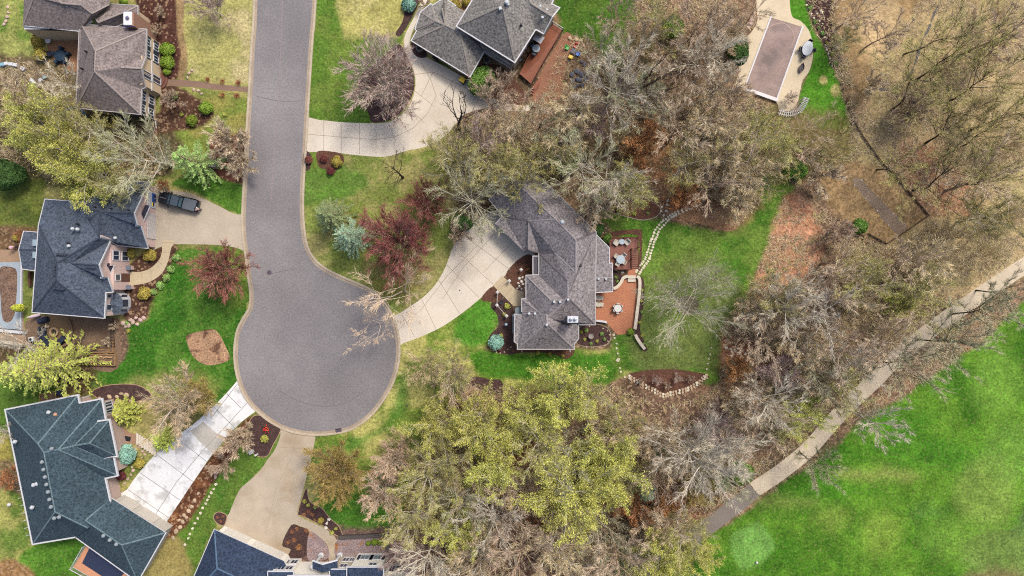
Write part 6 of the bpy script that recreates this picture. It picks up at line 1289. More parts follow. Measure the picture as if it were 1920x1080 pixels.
for x, y, l in ((1154.5, 481, 'upper left'), (1168, 479.5, 'upper right'), (1157, 495, 'lower left'), (1168.5, 491.5, 'lower right')): chair(x, y, ang(x, y, 1162, 487), DZ, label=f'cream chair at the {l} of the round deck dining table', group='dining chairs on the deck', w=.58, d=.62)
# ---- brick patio
for y, l in ((558.5, 'upper'), (570.5, 'lower')):
    t = thing('lounge_chair', f'{l} of two cream lounge chairs against the house on the brick patio', 'lounge chair', W(1122, y, 0), -.12, 'lounge chairs on the brick patio')
    b = MB(); b.bevbox((.25, 0, .34), (.95, .6, .1), .03); b.build('seat', M_CUSH, t); b = MB(); b.box((-.42, 0, .55), (.62, .6, .09), 0, Matrix.Rotation(.65, 3, 'Y')); b.build('backrest', M_CUSH, t)
    for sx, sy in ((.6, .25), (.6, -.25), (-.3, .25), (-.3, -.25)):
        b = MB(); b.tube([(sx, sy, 0), (sx, sy, .3)], .03, 6); b.build('leg', M_WHITEP, t)
    for sy in (-.33, .33): b = MB(); b.bevbox((-.05, sy, .52), (.6, .08, .05), .015); b.build('armrest', M_CUSH, t)
table(1157, 578, .55, 0, .72, M_WHITEP, M_WHITEP, 'round white slatted table in the middle of the brick patio')
for k in range(6):
    a = k * PI / 3 + .5; chair(1157 + 6.6 * math.cos(a), 578 - 6.6 * math.sin(a), a + PI, 0, M_WHITEP, M_WHITEP, f"white patio chair {('right', 'upper right', 'upper left', 'left', 'lower left', 'lower right')[k]} of the white round table, tucked in", 'white chairs tucked round the patio table', .42, .4, False)
M_WALLB = mat('seat_wall_blocks', C(226, 212, 186), .9, speck=.1, speck_scale=5, mott=.06, mott_scale=1.5)
def lowwall(name, label, cat, pts, w=.36, h=.5, m=M_WALLB, cap=None):
    p = spline(pts, False, 4); t = wthing(name, label, cat, W(*p[len(p) // 2], 0)); A, Cc = PX(offset_line(p, w / MPP / 2)), PX(offset_line(p, -w / MPP / 2)); n = len(p)
    b = MB(); vs = [(*q, 0) for q in A] + [(*q, h) for q in A] + [(*q, h) for q in Cc] + [(*q, 0) for q in Cc]
    fs = [(k * n + i, k * n + i + 1, (k + 1) * n + i + 1, (k + 1) * n + i) for k in range(3) for i in range(n - 1)] + [(0, n, 2 * n, 3 * n), (n - 1, 4 * n - 1, 3 * n - 1, 2 * n - 1)]
    b.add(vs, fs); b.build('wall_body', m, t, True)
    if cap:
        b = MB(); A, Cc = PX(offset_line(p, w / MPP / 2 + .6)), PX(offset_line(p, -w / MPP / 2 - .6)); b.add([(*q, h + .003) for q in A] + [(*q, h + .07) for q in A] + [(*q, h + .07) for q in Cc] + [(*q, h + .003) for q in Cc], fs); b.build('coping', cap, t, True)
    return t
M_COPE = mat('coping_cream', C(232, 220, 198), .9, speck=.08, speck_scale=5)
lowwall('seat_wall', 'curved cream seat wall on the left side of the patio steps', 'wall', [(1149, 541), (1156, 538), (1163, 530), (1168, 521), (1176, 518)], cap=M_COPE)
lowwall('seat_wall', 'long cream seat wall along the right edge of the brick patio', 'wall', [(1193, 518), (1198, 524), (1198, 545), (1194, 580), (1190, 612), (1189, 617)], cap=M_COPE)
lowwall('seat_wall', 'short cream wall angling away below the brick patio', 'wall', [(1190, 627), (1196, 638), (1203, 648), (1208, 654)], cap=M_COPE)
lowwall('low_wall', 'short white-capped wall beside the round bed at the patio edge', 'wall', [(1117, 601), (1127, 602), (1137, 604)], .2, .5, cap=M_TRIM)
t = wthing('stone_steps', 'two cream stone steps between brick landing and patio', 'steps', W(1184, 522, 0))
for k, y in enumerate((519.5, 525.5)): b = MB(); p = W(1184.5, y, .2); b.bevbox((p.x, p.y, .3 - .14 * k), (1.2, .5, .16), .02); b.build('step', M_COPE, t, True)
b = MB(); p = W(1184.5, 522, 0); b.box((p.x, p.y + .1, .1), (1.15, .7, .2)); b.build('step_base', M_WALLB, t, True)
t = thing('bird_bath', 'pale round bird bath in the dark round bed', 'bird bath', W(1107, 630, 0)); b = MB(); b.lathe((0, 0, 0), [(.22, 0), (.2, .06), (.1, .14), (.08, .6), (.14, .68)], 12); b.build('pedestal', ST_GREY, t); b = MB(); b.lathe((0, 0, .68), [(.14, 0), (.34, .08), (.38, .14), (.33, .14), (.2, .08), (.02, .06)], 18); b.build('bowl', ST_GREY, t)
# posts with chain in the front bed
PO = [(977, 506), (955, 527), (933, 548), (932, 572), (950, 592)]
for (x, y), l in zip(PO, ('upper end beside the bark bed', 'right side of the front walk', 'left side of the front walk', 'bend in the dark front bed', 'lower end in the dark front bed')):
    t = thing('lantern_post', f'white square lantern post at the {l}', 'lamp post', W(x, y, 0), .75, 'white lantern posts along the front walk'); t.location.z = 0
    b = MB(); b.box((0, 0, .45), (.16, .16, .9)); b.build('post', M_WHITEP, t); b = MB(); b.box((0, 0, .96), (.42, .42, .1)); b.add([(-.21, -.21, 1.012), (.21, -.21, 1.012), (.21, .21, 1.012), (-.21, .21, 1.012), (0, 0, 1.16)], [(0, 1, 4), (1, 2, 4), (2, 3, 4), (3, 0, 4)]); b.build('cap', M_WHITEP, t)
for (a, c), l in (((PO[2], PO[3]), 'upper'), ((PO[3], PO[4]), 'lower')):
    A, B_ = W(*a, 0), W(*c, 0); b = MB(); b.tube([(A.x, A.y, .8), ((A.x + B_.x) / 2, (A.y + B_.y) / 2, .62), (B_.x, B_.y, .8)], .035, 6); tag(b.build('chain', M_WHITEP), f'{l} white chain hanging between lantern posts of the front bed', 'chain', 'chains of the lantern posts')
t = thing('gazing_globe', 'pale blue gazing globe in the dark front bed', 'globe', W(949, 608, 0)); b = MB(); b.lathe((0, 0, 0), [(.14, 0), (.06, .1), (.06, .5), (.12, .56)], 10); b.build('stand', M_BLACK, t); b = MB(); b.lathe((0, 0, .56), [(.05, 0), (.18, .06), (.25, .22), (.2, .38), (.08, .46), (.01, .47)], 16); b.build('globe', mat('globe_blue', C(186, 212, 230), .1, spec=.8), t, smooth=True)
t = thing('planter_ring', 'dark ring-shaped planter in the front bed', 'planter', W(940, 567, 0)); b = MB(); b.lathe((0, 0, 0), [(.26, 0), (.32, .3), (.24, .3), (.2, .1)], 14); b.build('pot', M_BLACK, t)
# ---- covered pool, upper right
pp = [(1446, 33), (1503.5, 50.5), (1455, 187), (1396, 164)]
t = wthing('covered_pool', 'long swimming pool under a mauve-brown winter cover', 'pool', W(1450, 110, 0))
M_COVER = mat('pool_cover', C(172, 150, 140), .9, speck=.16, speck_scale=5, mott=.16, mott_scale=.4, col2=C(142, 126, 120), col2_scale=.3, col2_thr=(.5, .66))
b = MB(); b.sheet(PX(pp), .03); cv = b.build('cover', M_COVER, t, True)
b = MB(); q = [(pp[0][0] * (1 - u) + pp[1][0] * u, pp[0][1] * (1 - u) + pp[1][1] * u) for u in (.06, .3, .55, .8, .94)]
arcp = spline([(1432, 72), (1437, 56), (1452, 46), (1470, 44), (1484, 56), (1489, 72), (1484, 86)], False, 5)
A, Cc = PX(offset_line(arcp, .9)), PX(offset_line(arcp, -.9)); n = len(arcp); b.add([(*p, .045) for p in A] + [(*p, .045) for p in Cc], [(i, i + 1, n + i + 1, n + i) for i in range(n - 1)]); b.build('seam', mat('cover_seam', C(196, 172, 156), .9, speck=.1), cv, True)
M_TRACK = mat('pool_track', C(226, 222, 222), .5, speck=.05)
def strip(name, a, c, w, z0, z1, m, t):
    b = MB(); A, B_ = W(*a, 0), W(*c, 0); d = B_ - A; b.box(((A.x + B_.x) / 2, (A.y + B_.y) / 2, (z0 + z1) / 2), (d.length, w, z1 - z0), math.atan2(d.y, d.x)); return b.build(name, m, t, True)
strip('track', (1446, 30), (1395, 166), .22, .012, .09, M_TRACK, t); strip('track', (1505, 49), (1456, 187), .22, .012, .09, M_TRACK, t); strip('housing', (1386, 164), (1457, 189), .5, .012, .38, mat('housing_white', C(236, 232, 230), .5), t); strip('coping', (1446, 32.5), (1504, 50), .16, .011, .06, M_POOLDECK, t)
t = table(1510, 94, .78, 0, .74, M_SLATE, M_BLACK, 'oval slate-blue glass table on the pool deck', (1.0, 1.45), -.35)
for x, y, l in ((1515.5, 81.5, 'upper'), (1499.5, 94, 'left'), (1521.5, 96.5, 'right'), (1504.5, 107.5, 'lower')): chair(x, y, ang(x, y, 1510, 94), 0, M_BLACK, M_NAVY, f'navy chair at the {l} side of the oval pool table', 'navy chairs round the pool table', .55, .55)
t = thing('planter', 'dark lens-shaped planter on the pool deck below the oval table', 'planter', W(1501.5, 128.5, 0), 1.25)
lens = [(-.85, 0), (-.4, .3), (0, .4), (.4, .3), (.85, 0), (.4, -.3), (0, -.4), (-.4, -.3)]
b = MB(); n = 8; b.add([(x * .8, y * .8, 0) for x, y in lens] + [(x, y, .4) for x, y in lens] + [(x * .85, y * .82, .4) for x, y in lens] + [(x * .7, y * .65, .12) for x, y in lens], [(k * n + i, k * n + (i + 1) % n, (k + 1) * n + (i + 1) % n, (k + 1) * n + i) for k in range(3) for i in range(n)]); b.build('bowl', mat('planter_plum', C(70, 46, 56), .5), t)
b = MB(); b.add([(x * .78, y * .74, .25) for x, y in lens], [tuple(range(8))]); b.build('soil', mat('soil_grey', C(104, 96, 98), .95, speck=.4, speck_scale=9), t)
# white curved pergola
t = wthing('pergola', 'white curved pergola at the lower end of the pool deck', 'pergola', W(1490, 205, 0)); ZP = 2.4
arc1 = spline([(1462, 207), (1475, 211), (1488, 209.5), (1499, 203), (1506, 193), (1509.5, 183)], False, 4); arc0 = offset_line(arc1, 5.5); arc2 = offset_line(arc1, 1.0)
for a in (arc1, arc0): b = MB(); b.tube([W(x, y, ZP) for x, y in a], .075, 6); b.build('beam', M_WHITEP, t, True)
for k in range(1, len(arc1), 1):
    a, c = arc1[k], arc0[k]; dx, dy = a[0] - c[0], a[1] - c[1]; b = MB(); b.tube([W(c[0] - dx * .5, c[1] - dy * .5, ZP + .13), W(a[0] + dx * .6, a[1] + dy * .6, ZP + .13)], .05, 4); b.build('rafter', M_WHITEP, t, True)
for k in (0, 7, 13, len(arc1) - 1):
    for a in (arc1, arc0): p = W(*a[k], ZP); b = MB(); b.tube([(p.x, p.y, 0), (p.x, p.y, ZP)], .08, 8); b.build('column', M_WHITEP, t, True)
place('mauve', 1484, 182, 14, group='small planting in the garden beds', label='grey dry ornamental shrub spreading over the pool deck end')
# ---- grey house: deck, furniture, toys
t = wthing('wooden_deck', 'long reddish-brown deck along the back of the grey house', 'deck', W(1015, 100, 0)); dz = .7
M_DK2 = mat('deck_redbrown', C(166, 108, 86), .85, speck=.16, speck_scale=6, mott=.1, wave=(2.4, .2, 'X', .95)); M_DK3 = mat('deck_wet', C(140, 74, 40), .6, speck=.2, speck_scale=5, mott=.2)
b = MB(); b.prism([tuple(W(x, y, dz)[:2]) for x, y in [(1036, 44), (1056, 57), (997, 158), (974, 138), (990, 108)]], dz - .15, dz); fl = b.build('deck_floor', M_DK2, t, True)
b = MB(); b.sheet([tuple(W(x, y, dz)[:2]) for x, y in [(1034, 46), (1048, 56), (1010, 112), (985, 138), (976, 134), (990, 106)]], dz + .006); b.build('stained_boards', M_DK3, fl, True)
rail(t, [(1055, 58), (1036, 90), (1016, 124), (998, 156)], dz, .9, mat('rail_dark', C(84, 62, 54), .8)); rail(t, [(1036, 45), (1055, 57)], dz, .9, M_WHITEP)
for k in range(3): b = MB(); p = W(1006 - k * 1.5, 158 + k * 5, dz - .2 * (k + 1)); b.box(p, (1.7, .5, .06), .95); b.build('stair_tread', M_DK2, t, True)
table(1005, 94, .58, dz, label='round pale table on the grey house deck', m=M_TBL, fm=M_BLACK)
chair(988, 95, ang(988, 95, 1005, 96), dz, M_BROWNW, M_BROWNW, 'brown wicker armchair left of the round table on the grey deck', 'brown wicker chairs', .75, .75); chair(982, 105, ang(982, 105, 998, 100), dz, M_BROWNW, M_BROWNW, 'brown wicker armchair at the lower left of the grey house deck', 'brown wicker chairs', .75, .75); chair(1001, 103, ang(1001, 103, 1005, 94), dz, M_BLACK, M_SLATE, 'slate chair just below the round table on the grey deck', None, .55, .55); chair(998, 88, ang(998, 88, 1005, 94), dz, M_BLACK, M_SLATE, 'slate chair above left of the round table on the grey deck', None, .55, .55)
t = thing('patio_umbrella', 'folded black umbrella on the grey house deck', 'umbrella', W(1007, 70, dz)); t.location.z = dz; b = MB(); b.tube([(0, 0, 0), (0, 0, 2.3)], .03, 8); b.build('pole', M_BLACK, t); b = MB(); b.lathe((0, 0, .9), [(.2, 0), (.24, .2), (.16, .8), (.05, 1.4)], 8); b.build('canopy', M_BLACK, t); b = MB(); b.lathe((0, 0, 0), [(.3, 0), (.3, .08), (.1, .12)], 12); b.build('base', M_BLACK, t)
b = MB(); b.bevbox((0, 0, .25), (1.3, .6, .5), .06); o = b.build('storage_bench', mat('bench_grey', C(150, 148, 142), .8, obj=True)); o.location = W(994, 78, dz); o.location.z = dz; o.rotation_euler = (0, 0, .98); tag(o, 'grey storage bench against the wall on the grey house deck', 'bench')
def toychair(x, y, c, nm, l, f):
    t = thing('toy_chair', l, 'toy chair', W(x, y, 0), f - PI / 2, 'plastic toy chairs'); m = mat('plastic_' + nm, c, .35, obj=True, spec=.5)
    b = MB(); b.bevbox((0, .05, .34), (.52, .5, .08), .03); b.build('seat', m, t); b = MB(); b.box((0, -.24, .56), (.52, .1, .46), 0, Matrix.Rotation(.3, 3, 'X')); b.build('backrest', m, t)
    for sx in (-.2, .2):
        for sy in (-.16, .24): b = MB(); b.tube([(sx * 1.15, sy * 1.15, 0), (sx, sy, .32)], .03, 6); b.build('leg', m, t)
        b = MB(); b.box((sx * 1.35, .02, .5), (.06, .46, .05)); b.build('armrest', m, t)
b = MB(); b.bevbox((0, 0, .49), (.75, .75, .06), .02); t = thing('toy_table', 'low grey square toy table among four coloured chairs', 'table', W(1074.5, 98, 0), -.5); b.build('tabletop', mat('plastic_grey', C(92, 92, 104), .4, obj=True), t)
for sx in (-.3, .3):
    for sy in (-.3, .3): b = MB(); b.tube([(sx, sy, 0), (sx, sy, .47)], .035, 6); b.build('leg', MATS['plastic_grey'], t)
for x, y, c, nm, l in ((1063, 91, (64, 170, 60), 'green', 'green plastic toy chair set apart left of the toy table'), (1079, 87.5, (222, 70, 60), 'red', 'red plastic toy chair above the grey toy table'), (1083, 103, (40, 116, 206), 'blue', 'blue plastic toy chair right of the grey toy table'), (1069.5, 108.5, (250, 214, 40), 'yellow', 'yellow plastic toy chair below the grey toy table')): toychair(x, y, C(*c, k=1.1), nm, l, ang(x, y, 1074.5, 98))
t = thing('garden_urn', 'pale grey round urn beside the slate pond', 'urn', W(1101, 137, 0)); b = MB(); b.lathe((0, 0, 0), [(.2, 0), (.24, .1), (.36, .4), (.36, .6), (.28, .7), (.3, .74), (.22, .74), (.2, .5)], 16); b.build('pot', ST_GREY, t, smooth=True)
chair(1055, 246, -1.8, 0, M_WHITEP, M_WHITEP, 'pale grey garden chair alone in the woods left of the bench', None, .7, .7)
t = thing('garden_bench', 'weathered grey bench in the woods above the mauve roof', 'bench', W(1078, 260, 0), .05); M_GW = mat('grey_wood', C(176, 170, 160), .9, speck=.15, obj=True)
for k in range(3): b = MB(); b.box((0, .16 - .17 * k, .45), (1.1, .15, .04)); b.build('seat_slat', M_GW, t)
b = MB(); b.box((0, .3, .72), (1.1, .05, .4)); b.build('backrest', M_GW, t)
for sx in (-.45, .45): b = MB(); b.box((sx, 0, .22), (.08, .5, .43)); b.build('leg', M_GW, t)
def wheelie(x, y, bm, lm, rz, label, group=None, s=1.0):
    t = thing('wheeled_bin', label, 'bin', W(x, y, 0), rz, group); t.scale = (s, s, s)
    b = MB(); b.add([(sx * .22 * k, sy * .25 * k, z) for z, k in ((.08, .95), (.95, 1.2)) for sx, sy in ((-1, -1), (1, -1), (1, 1), (-1, 1))], [(0, 1, 5, 4), (1, 2, 6, 5), (2, 3, 7, 6), (3, 0, 4, 7), (3, 2, 1, 0), (4, 5, 6, 7)]); b.build('body', bm, t)
    b = MB(); b.bevbox((0, 0, 1.0), (.6, .68, .09), .04); ld = b.build('lid', lm, t); b = MB(); b.tube([(-.22, -.36, 1.0), (.22, -.36, 1.0)], .03, 6); b.build('handle', M_BLACK, t)
    for sx in (-.25, .25): b = MB(); b.lathe((0, 0, 0), [(.12, -.03), (.12, .03)], 12); w = b.build('wheel', M_BLACK, t); w.rotation_euler = (0, PI / 2, 0); w.location = (sx, -.24, .12)
M_BLUEB = mat('bin_blue', C(38, 84, 160), .5, obj=True, spec=.4); M_YEL = mat('bin_yellow', C(250, 214, 40, k=1.1), .45, obj=True, spec=.4); M_BLKB = mat('bin_black', C(40, 42, 46), .55, obj=True)
wheelie(290, 368, M_BLUEB, M_BLUEB, PI / 2 + PI, 'upper of two blue bins by the pink garage wall', 'bins by the pink garage', 1.1); wheelie(290, 376.5, M_BLUEB, M_BLUEB, PI / 2 + PI, 'lower of two blue bins, next to the yellow-lidded bin', 'bins by the pink garage', 1.1); wheelie(289, 384.5, M_BLKB, M_YEL, PI / 2 + PI, 'black bin with yellow lid beside the two blue bins', 'bins by the pink garage', 1.05)
wheelie(868, 154, M_BLKB, M_YEL, 1.0, 'yellow-lidded bin at the corner of the grey garage', None, 1.3); wheelie(818, 112, M_BLKB, M_BLKB, 1.0, 'black bin half under the grey garage eave', None, 1.1)
def hvac(x, y, label, rz=0.0):
    t = thing('air_conditioner', label, 'air conditioner', W(x, y, 0), rz); b = MB(); b.bevbox((0, 0, .4), (.85, .85, .8), .04); b.build('casing', mat('hvac_grey', C(150, 152, 146), .6, obj=True), t); b = MB(); b.lathe((0, 0, .802), [(.36, 0), (.36, .03), (.3, .03), (.06, .02), (.02, .05)], 16); b.build('fan_grille', M_BLACK, t)
hvac(913, 116, 'grey air conditioner beside the grey house wall', .5); hvac(787, 93, 'grey-green air conditioner at the grey garage corner', .5)
# ---- top left house patio
t = thing('covered_table', 'round patio table under a dark blue cover on the tan brick', 'table', W(118, 107, 0)); b = MB(); b.lathe((0, 0, 0), [(1.0, 0), (.98, .4), (.86, .74), (.6, .8), (.3, .86), (.02, .9)], 12); b.build('cover', mat('cover_blue', C(44, 66, 88), .7, speck=.3, speck_scale=4, obj=True), t)
for k in range(5):
    a = k * 1.256 + .3; b = MB(); b.bevbox((1.15 * math.cos(a), 1.15 * math.sin(a), .42), (.45, .45, .8), .06, a); b.build('covered_seat', MATS['cover_blue'], t)
chair(95, 103, 0, 0, M_BLACK, M_NAVY, 'dark armchair left of the blue-covered patio table', None, .75, .75)
table(96, 79, .42, 0, .7, M_WHITEP, M_WHITEP, 'small round white table at the top left brick patio'); chair(102, 72, ang(102, 72, 96, 79), 0, M_WHITEP, M_WHITEP, 'white chair beside the small round white table', None, .5, .5)
t = thing('outdoor_sofa', 'plum and navy cushioned sofa under the top left eave', 'sofa', W(99, 62, 0), -.1); b = MB(); b.bevbox((0, 0, .25), (2.2, .8, .4), .06); b.build('base', M_NAVY, t); b = MB(); b.bevbox((.3, -.05, .5), (1.3, .7, .14), .04); b.build('cushion', mat('cushion_plum', C(112, 40, 62), .85, obj=True), t); b = MB(); b.bevbox((0, .4, .6), (2.2, .2, .6), .05); b.build('backrest', M_NAVY, t)
t = thing('grill', 'black covered grill under the top left eave by the corner', 'grill', W(135, 66, 0)); b = MB(); b.bevbox((0, 0, .5), (1.3, .65, 1.0), .12); b.build('cover', M_BLACK, t); b = MB(); b.lathe((0, -.1, 1.0), [(.1, 0), (.06, .05)], 8); b.build('handle', M_WHITEP, t)
t = thing('planter_box', 'open tan wooden box lying in the brown yard', 'box', W(75, 173, 0), .45)
for a, s in (((0, .42, .2), (1.3, .06, .4)), ((0, -.42, .2), (1.3, .06, .4)), ((.65, 0, .2), (.06, .9, .4)), ((-.65, 0, .2), (.06, .9, .4)), ((0, 0, .05), (1.24, .8, .06))): b = MB(); b.box(a, s); b.build('board', M_WOOD, t)
b = MB(); b.lathe((0, 0, 0), [(.03, 0), (.2, .06), (.28, .24), (.2, .44), (.03, .5)], 14); o = b.build('play_ball', mat('ball_teal', C(40, 170, 190), .4, obj=True), smooth=True); o.location = W(52, 172, 0); tag(o, 'teal ball lying left of the open wooden box', 'ball')
t = thing('trampoline', 'round trampoline with blue rim half under the left trees', 'trampoline', W(140, 226, .8)); t.location.z = 0
b = MB(); ring = [(1.85 * math.cos(k * PI / 16), 1.85 * math.sin(k * PI / 16), .85) for k in range(33)]; b.tube(ring, .1, 6, False); b.build('rim', mat('rim_blue', C(66, 124, 176), .5, obj=True), t); b = MB(); b.lathe((0, 0, .8), [(1.72, 0), (1.72, .02)], 32); b.build('jump_mat', mat('mat_black', C(66, 66, 68), .8, obj=True), t)
for k in range(6): a = k * PI / 3; b = MB(); b.tube([(1.8 * math.cos(a), 1.8 * math.sin(a), 0), (1.8 * math.cos(a), 1.8 * math.sin(a), .85)], .04, 6); b.build('leg', M_BLACK, t)
# ---- yard of the pink house
t = wthing('covered_pool', 'pale-covered swimming pool with leaf heap at the left edge', 'pool', W(20, 555, 0))
b = MB(); b.prism(PX([(-40, 493), (42, 491), (41, 618), (-40, 612)]), .012, .3); b.build('cover', mat('cover_ice', C(176, 188, 194), .6, speck=.1, speck_scale=3, mott=.1, mott_scale=.6), t, True)
hp = spline([(2, 506), (18, 500), (33, 506), (35, 530), (33, 565), (30, 590), (20, 604), (8, 598), (4, 560)], True, 4); hc = (19, 552)
b = MB(); n = len(hp); lv = [(1.0, .302), (.8, .38), (.45, .44)]; vs = []
for s, z in lv: vs += [(*W(hc[0] + (x - hc[0]) * s, hc[1] + (y - hc[1]) * s, 0)[:2], z) for x, y in hp]
b.add(vs, [(k * n + i, k * n + (i + 1) % n, (k + 1) * n + (i + 1) % n, (k + 1) * n + i) for k in range(2) for i in range(n)] + [tuple(range(2 * n, 3 * n))]); b.build('leaf_heap', mat('leaf_heap', C(132, 106, 88), .95, speck=.6, speck_scale=5, mott=.3, mott_scale=1.2), t, True)
strip('coping', (43, 488), (41.5, 619), .2, .012, .36, M_TRIM, t); strip('coping', (-30, 616), (51, 624), .42, .012, .34, M_TRIM, t)
lowwall('low_wall', 'cream low wall below the pale-covered pool at the left edge', 'wall', [(-30, 638), (10, 641), (46, 647)], .4, .5)
t = thing('fire_pit', 'round tan stone fire pit inside the curved navy sofa', 'fire pit', W(104, 622, 0)); b = MB(); b.lathe((0, 0, 0), [(.68, 0), (.68, .42), (.42, .42), (.42, .06)], 18); b.build('stone_ring', stone_mat('ring_tan', (178, 150, 116)), t); b = MB(); b.lathe((0, 0, .05), [(.41, 0), (.41, .08), (.1, .14)], 14); b.build('ash', mat('ash', C(78, 70, 64), .95, speck=.5, speck_scale=8, obj=True), t)
b = MB(); p = [(104 + 33 * math.cos(k * PI / 12), 618 + 31 * math.sin(k * PI / 12)) for k in range(24)]; b.sheet(PX(p), .0095); tag(b.build('fire_pit_terrace', mat('terrace_ochre', C(150, 122, 88), .95, speck=.3, mott=.12)), 'round ochre gravel terrace round the fire pit', 'terrace', kind='structure')
t = wthing('outdoor_sofa', 'curved navy sectional sofa wrapping round the fire pit', 'sofa', W(104, 622, 0))
for k in range(5):
    a0 = 2.75 + k * .62; a1 = a0 + .58
    def arcpoly(r0, r1): return [(104 + r * math.cos(a), 622 - r * math.sin(a)) for r, aa in ((r0, (a0, (a0 + a1) / 2, a1)), (r1, (a1, (a0 + a1) / 2, a0))) for a in aa]
    if k > 4: continue
    b = MB(); b.prism(PX(arcpoly(16, 24)), 0, .42); b.build('seat', M_NAVY, t, True); b = MB(); b.prism(PX(arcpoly(24, 27)), 0, .8); b.build('backrest', M_NAVY, t, True)
lowwall('low_wall', 'curved dark stone wall on the right of the fire pit terrace', 'wall', [(132, 600), (137, 615), (136, 632), (128, 645), (114, 650)], .3, .4, stone_mat('wall_umber', (128, 106, 84)))
b = MB(); b.bevbox((0, 0, .22), (.75, .7, .44), .1); t = thing('side_table', 'white square side table left of the fire pit', 'table', W(61, 636, 0), .2); b.build('body', M_WHITEP, t); b = MB(); b.lathe((0, 0, .44), [(.2, 0), (.2, .05), (.14, .05), (.13, .01)], 12); b.build('bowl', M_BLACK, t)
t = thing('patio_umbrella', 'folded pale pink umbrella leaning by the house corner', 'umbrella', W(74, 591, 0), .35); b = MB(); b.tube([(.5, 0, 0), (-.9, 0, 1.5)], .03, 8); b.build('pole', M_WHITEP, t)
b = MB(); b.tube([(.25, 0, .28), (-.2, 0, .75), (-.6, 0, 1.2), (-.85, 0, 1.48)], [.24, .26, .16, .04], 10); b.build('canopy', mat('canvas_pink', C(236, 214, 222), .8, obj=True), t)
t = thing('grill', 'navy covered grill under the lower eave of the pink house', 'grill', W(85, 600, 0), .3); b = MB(); b.bevbox((0, 0, .5), (1.4, .8, 1.0), .14); b.build('cover', M_NAVY, t); b = MB(); b.bevbox((0, 0, 1.03), (.9, .5, .06), .02); b.build('lid', M_NAVY, t)
def frame_bed(pts, label, fill, h=.35):
    t = wthing('raised_bed', label, 'raised bed', W(*pts[0], 0))
    for i in range(4): a, c = pts[i], pts[(i + 1) % 4]; strip('board', a, c, .1, 0, h, M_WOOD, t)
    cx = sum(p[0] for p in pts) / 4; cy = sum(p[1] for p in pts) / 4; b = MB(); b.sheet(PX([(cx + (x - cx) * .94, cy + (y - cy) * .9) for x, y in pts]), h * .7); b.build('soil', fill, t, True)
frame_bed([(163, 653), (205, 656), (205, 662), (163, 660)], 'narrow wooden raised bed above the firewood pen', M_DIRT); frame_bed([(162, 664), (219, 664), (219, 685), (162, 683)], 'firewood pen of boards beside the green lawn', M_DIRT, .5); frame_bed([(206, 640), (214, 640), (214, 661), (207, 660)], 'small upright-ended raised bed at the lawn edge', M_DIRT)
for k in range(16):
    x, y = 168 + (k % 8) * 6.2 + random.uniform(-1, 1), 669 + (k // 8) * 9 + random.uniform(-1, 1); b = MB(); a = random.uniform(-.5, .5); b.tube([(-.25 * math.cos(a), -.25 * math.sin(a), .5), (.25 * math.cos(a), .25 * math.sin(a), .5)], .12, 8); o = b.build('firewood_log', mat('log_cut', C(206, 168, 120), .9, speck=.3, speck_scale=4, obj=True, vary=.2)); o.location = W(x, y, 0); tag(o, f"{ordn(k % 8)} cut log from the left in the {'upper' if k < 8 else 'lower'} row of the firewood pen", 'log', 'cut logs in the firewood pen')
t = wthing('iron_fence', 'dark picket fence between brown yard and green lawn', 'fence', W(215, 625, 0))
strip('rail', (213, 596), (216, 650), .05, .95, 1.0, M_BLACK, t); strip('rail', (213, 596), (216, 650), .05, .15, .2, M_BLACK, t)
for k in range(10): b = MB(); p = W(213 + .3 * k, 597 + 5.8 * k, 0); b.tube([(p.x, p.y, 0), (p.x, p.y, 1.1)], .035, 5); b.build('picket', M_BLACK, t, True)
t = thing('garden_bench', 'brown bench against the left wall of the pink house', 'bench', W(60, 523, 0), 0); b = MB(); b.box((0, 0, .44), (.6, 2.2, .07)); b.build('seat', M_BROWNW, t); b = MB(); b.box((.3, 0, .7), (.07, 2.2, .5)); b.build('backrest', M_BROWNW, t)
for sy in (-.95, .95): b = MB(); b.box((0, sy, .2), (.55, .08, .41)); b.build('leg', M_BROWNW, t)
t = thing('utility_box', 'grey square utility box in the brown bed by the street', 'utility box', W(401, 309, 0), -.05); b = MB(); b.bevbox((0, 0, .35), (1.1, .95, .7), .05); b.build('cabinet', ST_GREY, t); b = MB(); b.bevbox((0, 0, .02), (1.4, 1.2, .1), .02); b.build('pad', M_GUT, t)
b = MB(); b.bevbox((0, 0, .12), (.5, .2, .2), .03); o = b.build('landscape_lamp', M_WHITEP); o.location = W(398, 320, 0); tag(o, 'small white lamp box below the grey utility box', 'lamp')
for x, y, l in ((466, 838, 'upper'), (482, 852, 'lower')): b = MB(); b.bevbox((0, 0, .3), (.4, .26, .6), .04); o = b.build('utility_pedestal', M_WHITEP); o.location = W(x, y, 0); o.rotation_euler = (0, 0, .6); tag(o, f'{l} small white utility pedestal in the mulch between drives', 'utility box', 'white utility pedestals')
t = thing('utility_box', 'light grey utility box between two white pedestals', 'utility box', W(473, 846, 0), .5); b = MB(); b.bevbox((0, 0, .35), (.6, .55, .7), .04); b.build('cabinet', mat('box_grey', C(196, 198, 196), .6, obj=True), t); b = MB(); b.bevbox((0, 0, .71), (.66, .6, .05), .02); b.build('lid', MATS['box_grey'], t)
t = thing('flower_clump', 'clump of red flowers in the dark bed at the kerb', 'flower', W(500, 804, 0)); b = MB(); rr = random.Random(3)
for k in range(26): x, y = rr.gauss(0, .2), rr.gauss(0, .2); b.lathe((x, y, .22 + rr.random() * .1), [(.02, 0), (.07, .03), (.06, .1), (.02, .12)], 6)
b.build('blossom', mat('petal_red', C(236, 54, 44, k=1.2), .6, obj=True), t)
b = MB()
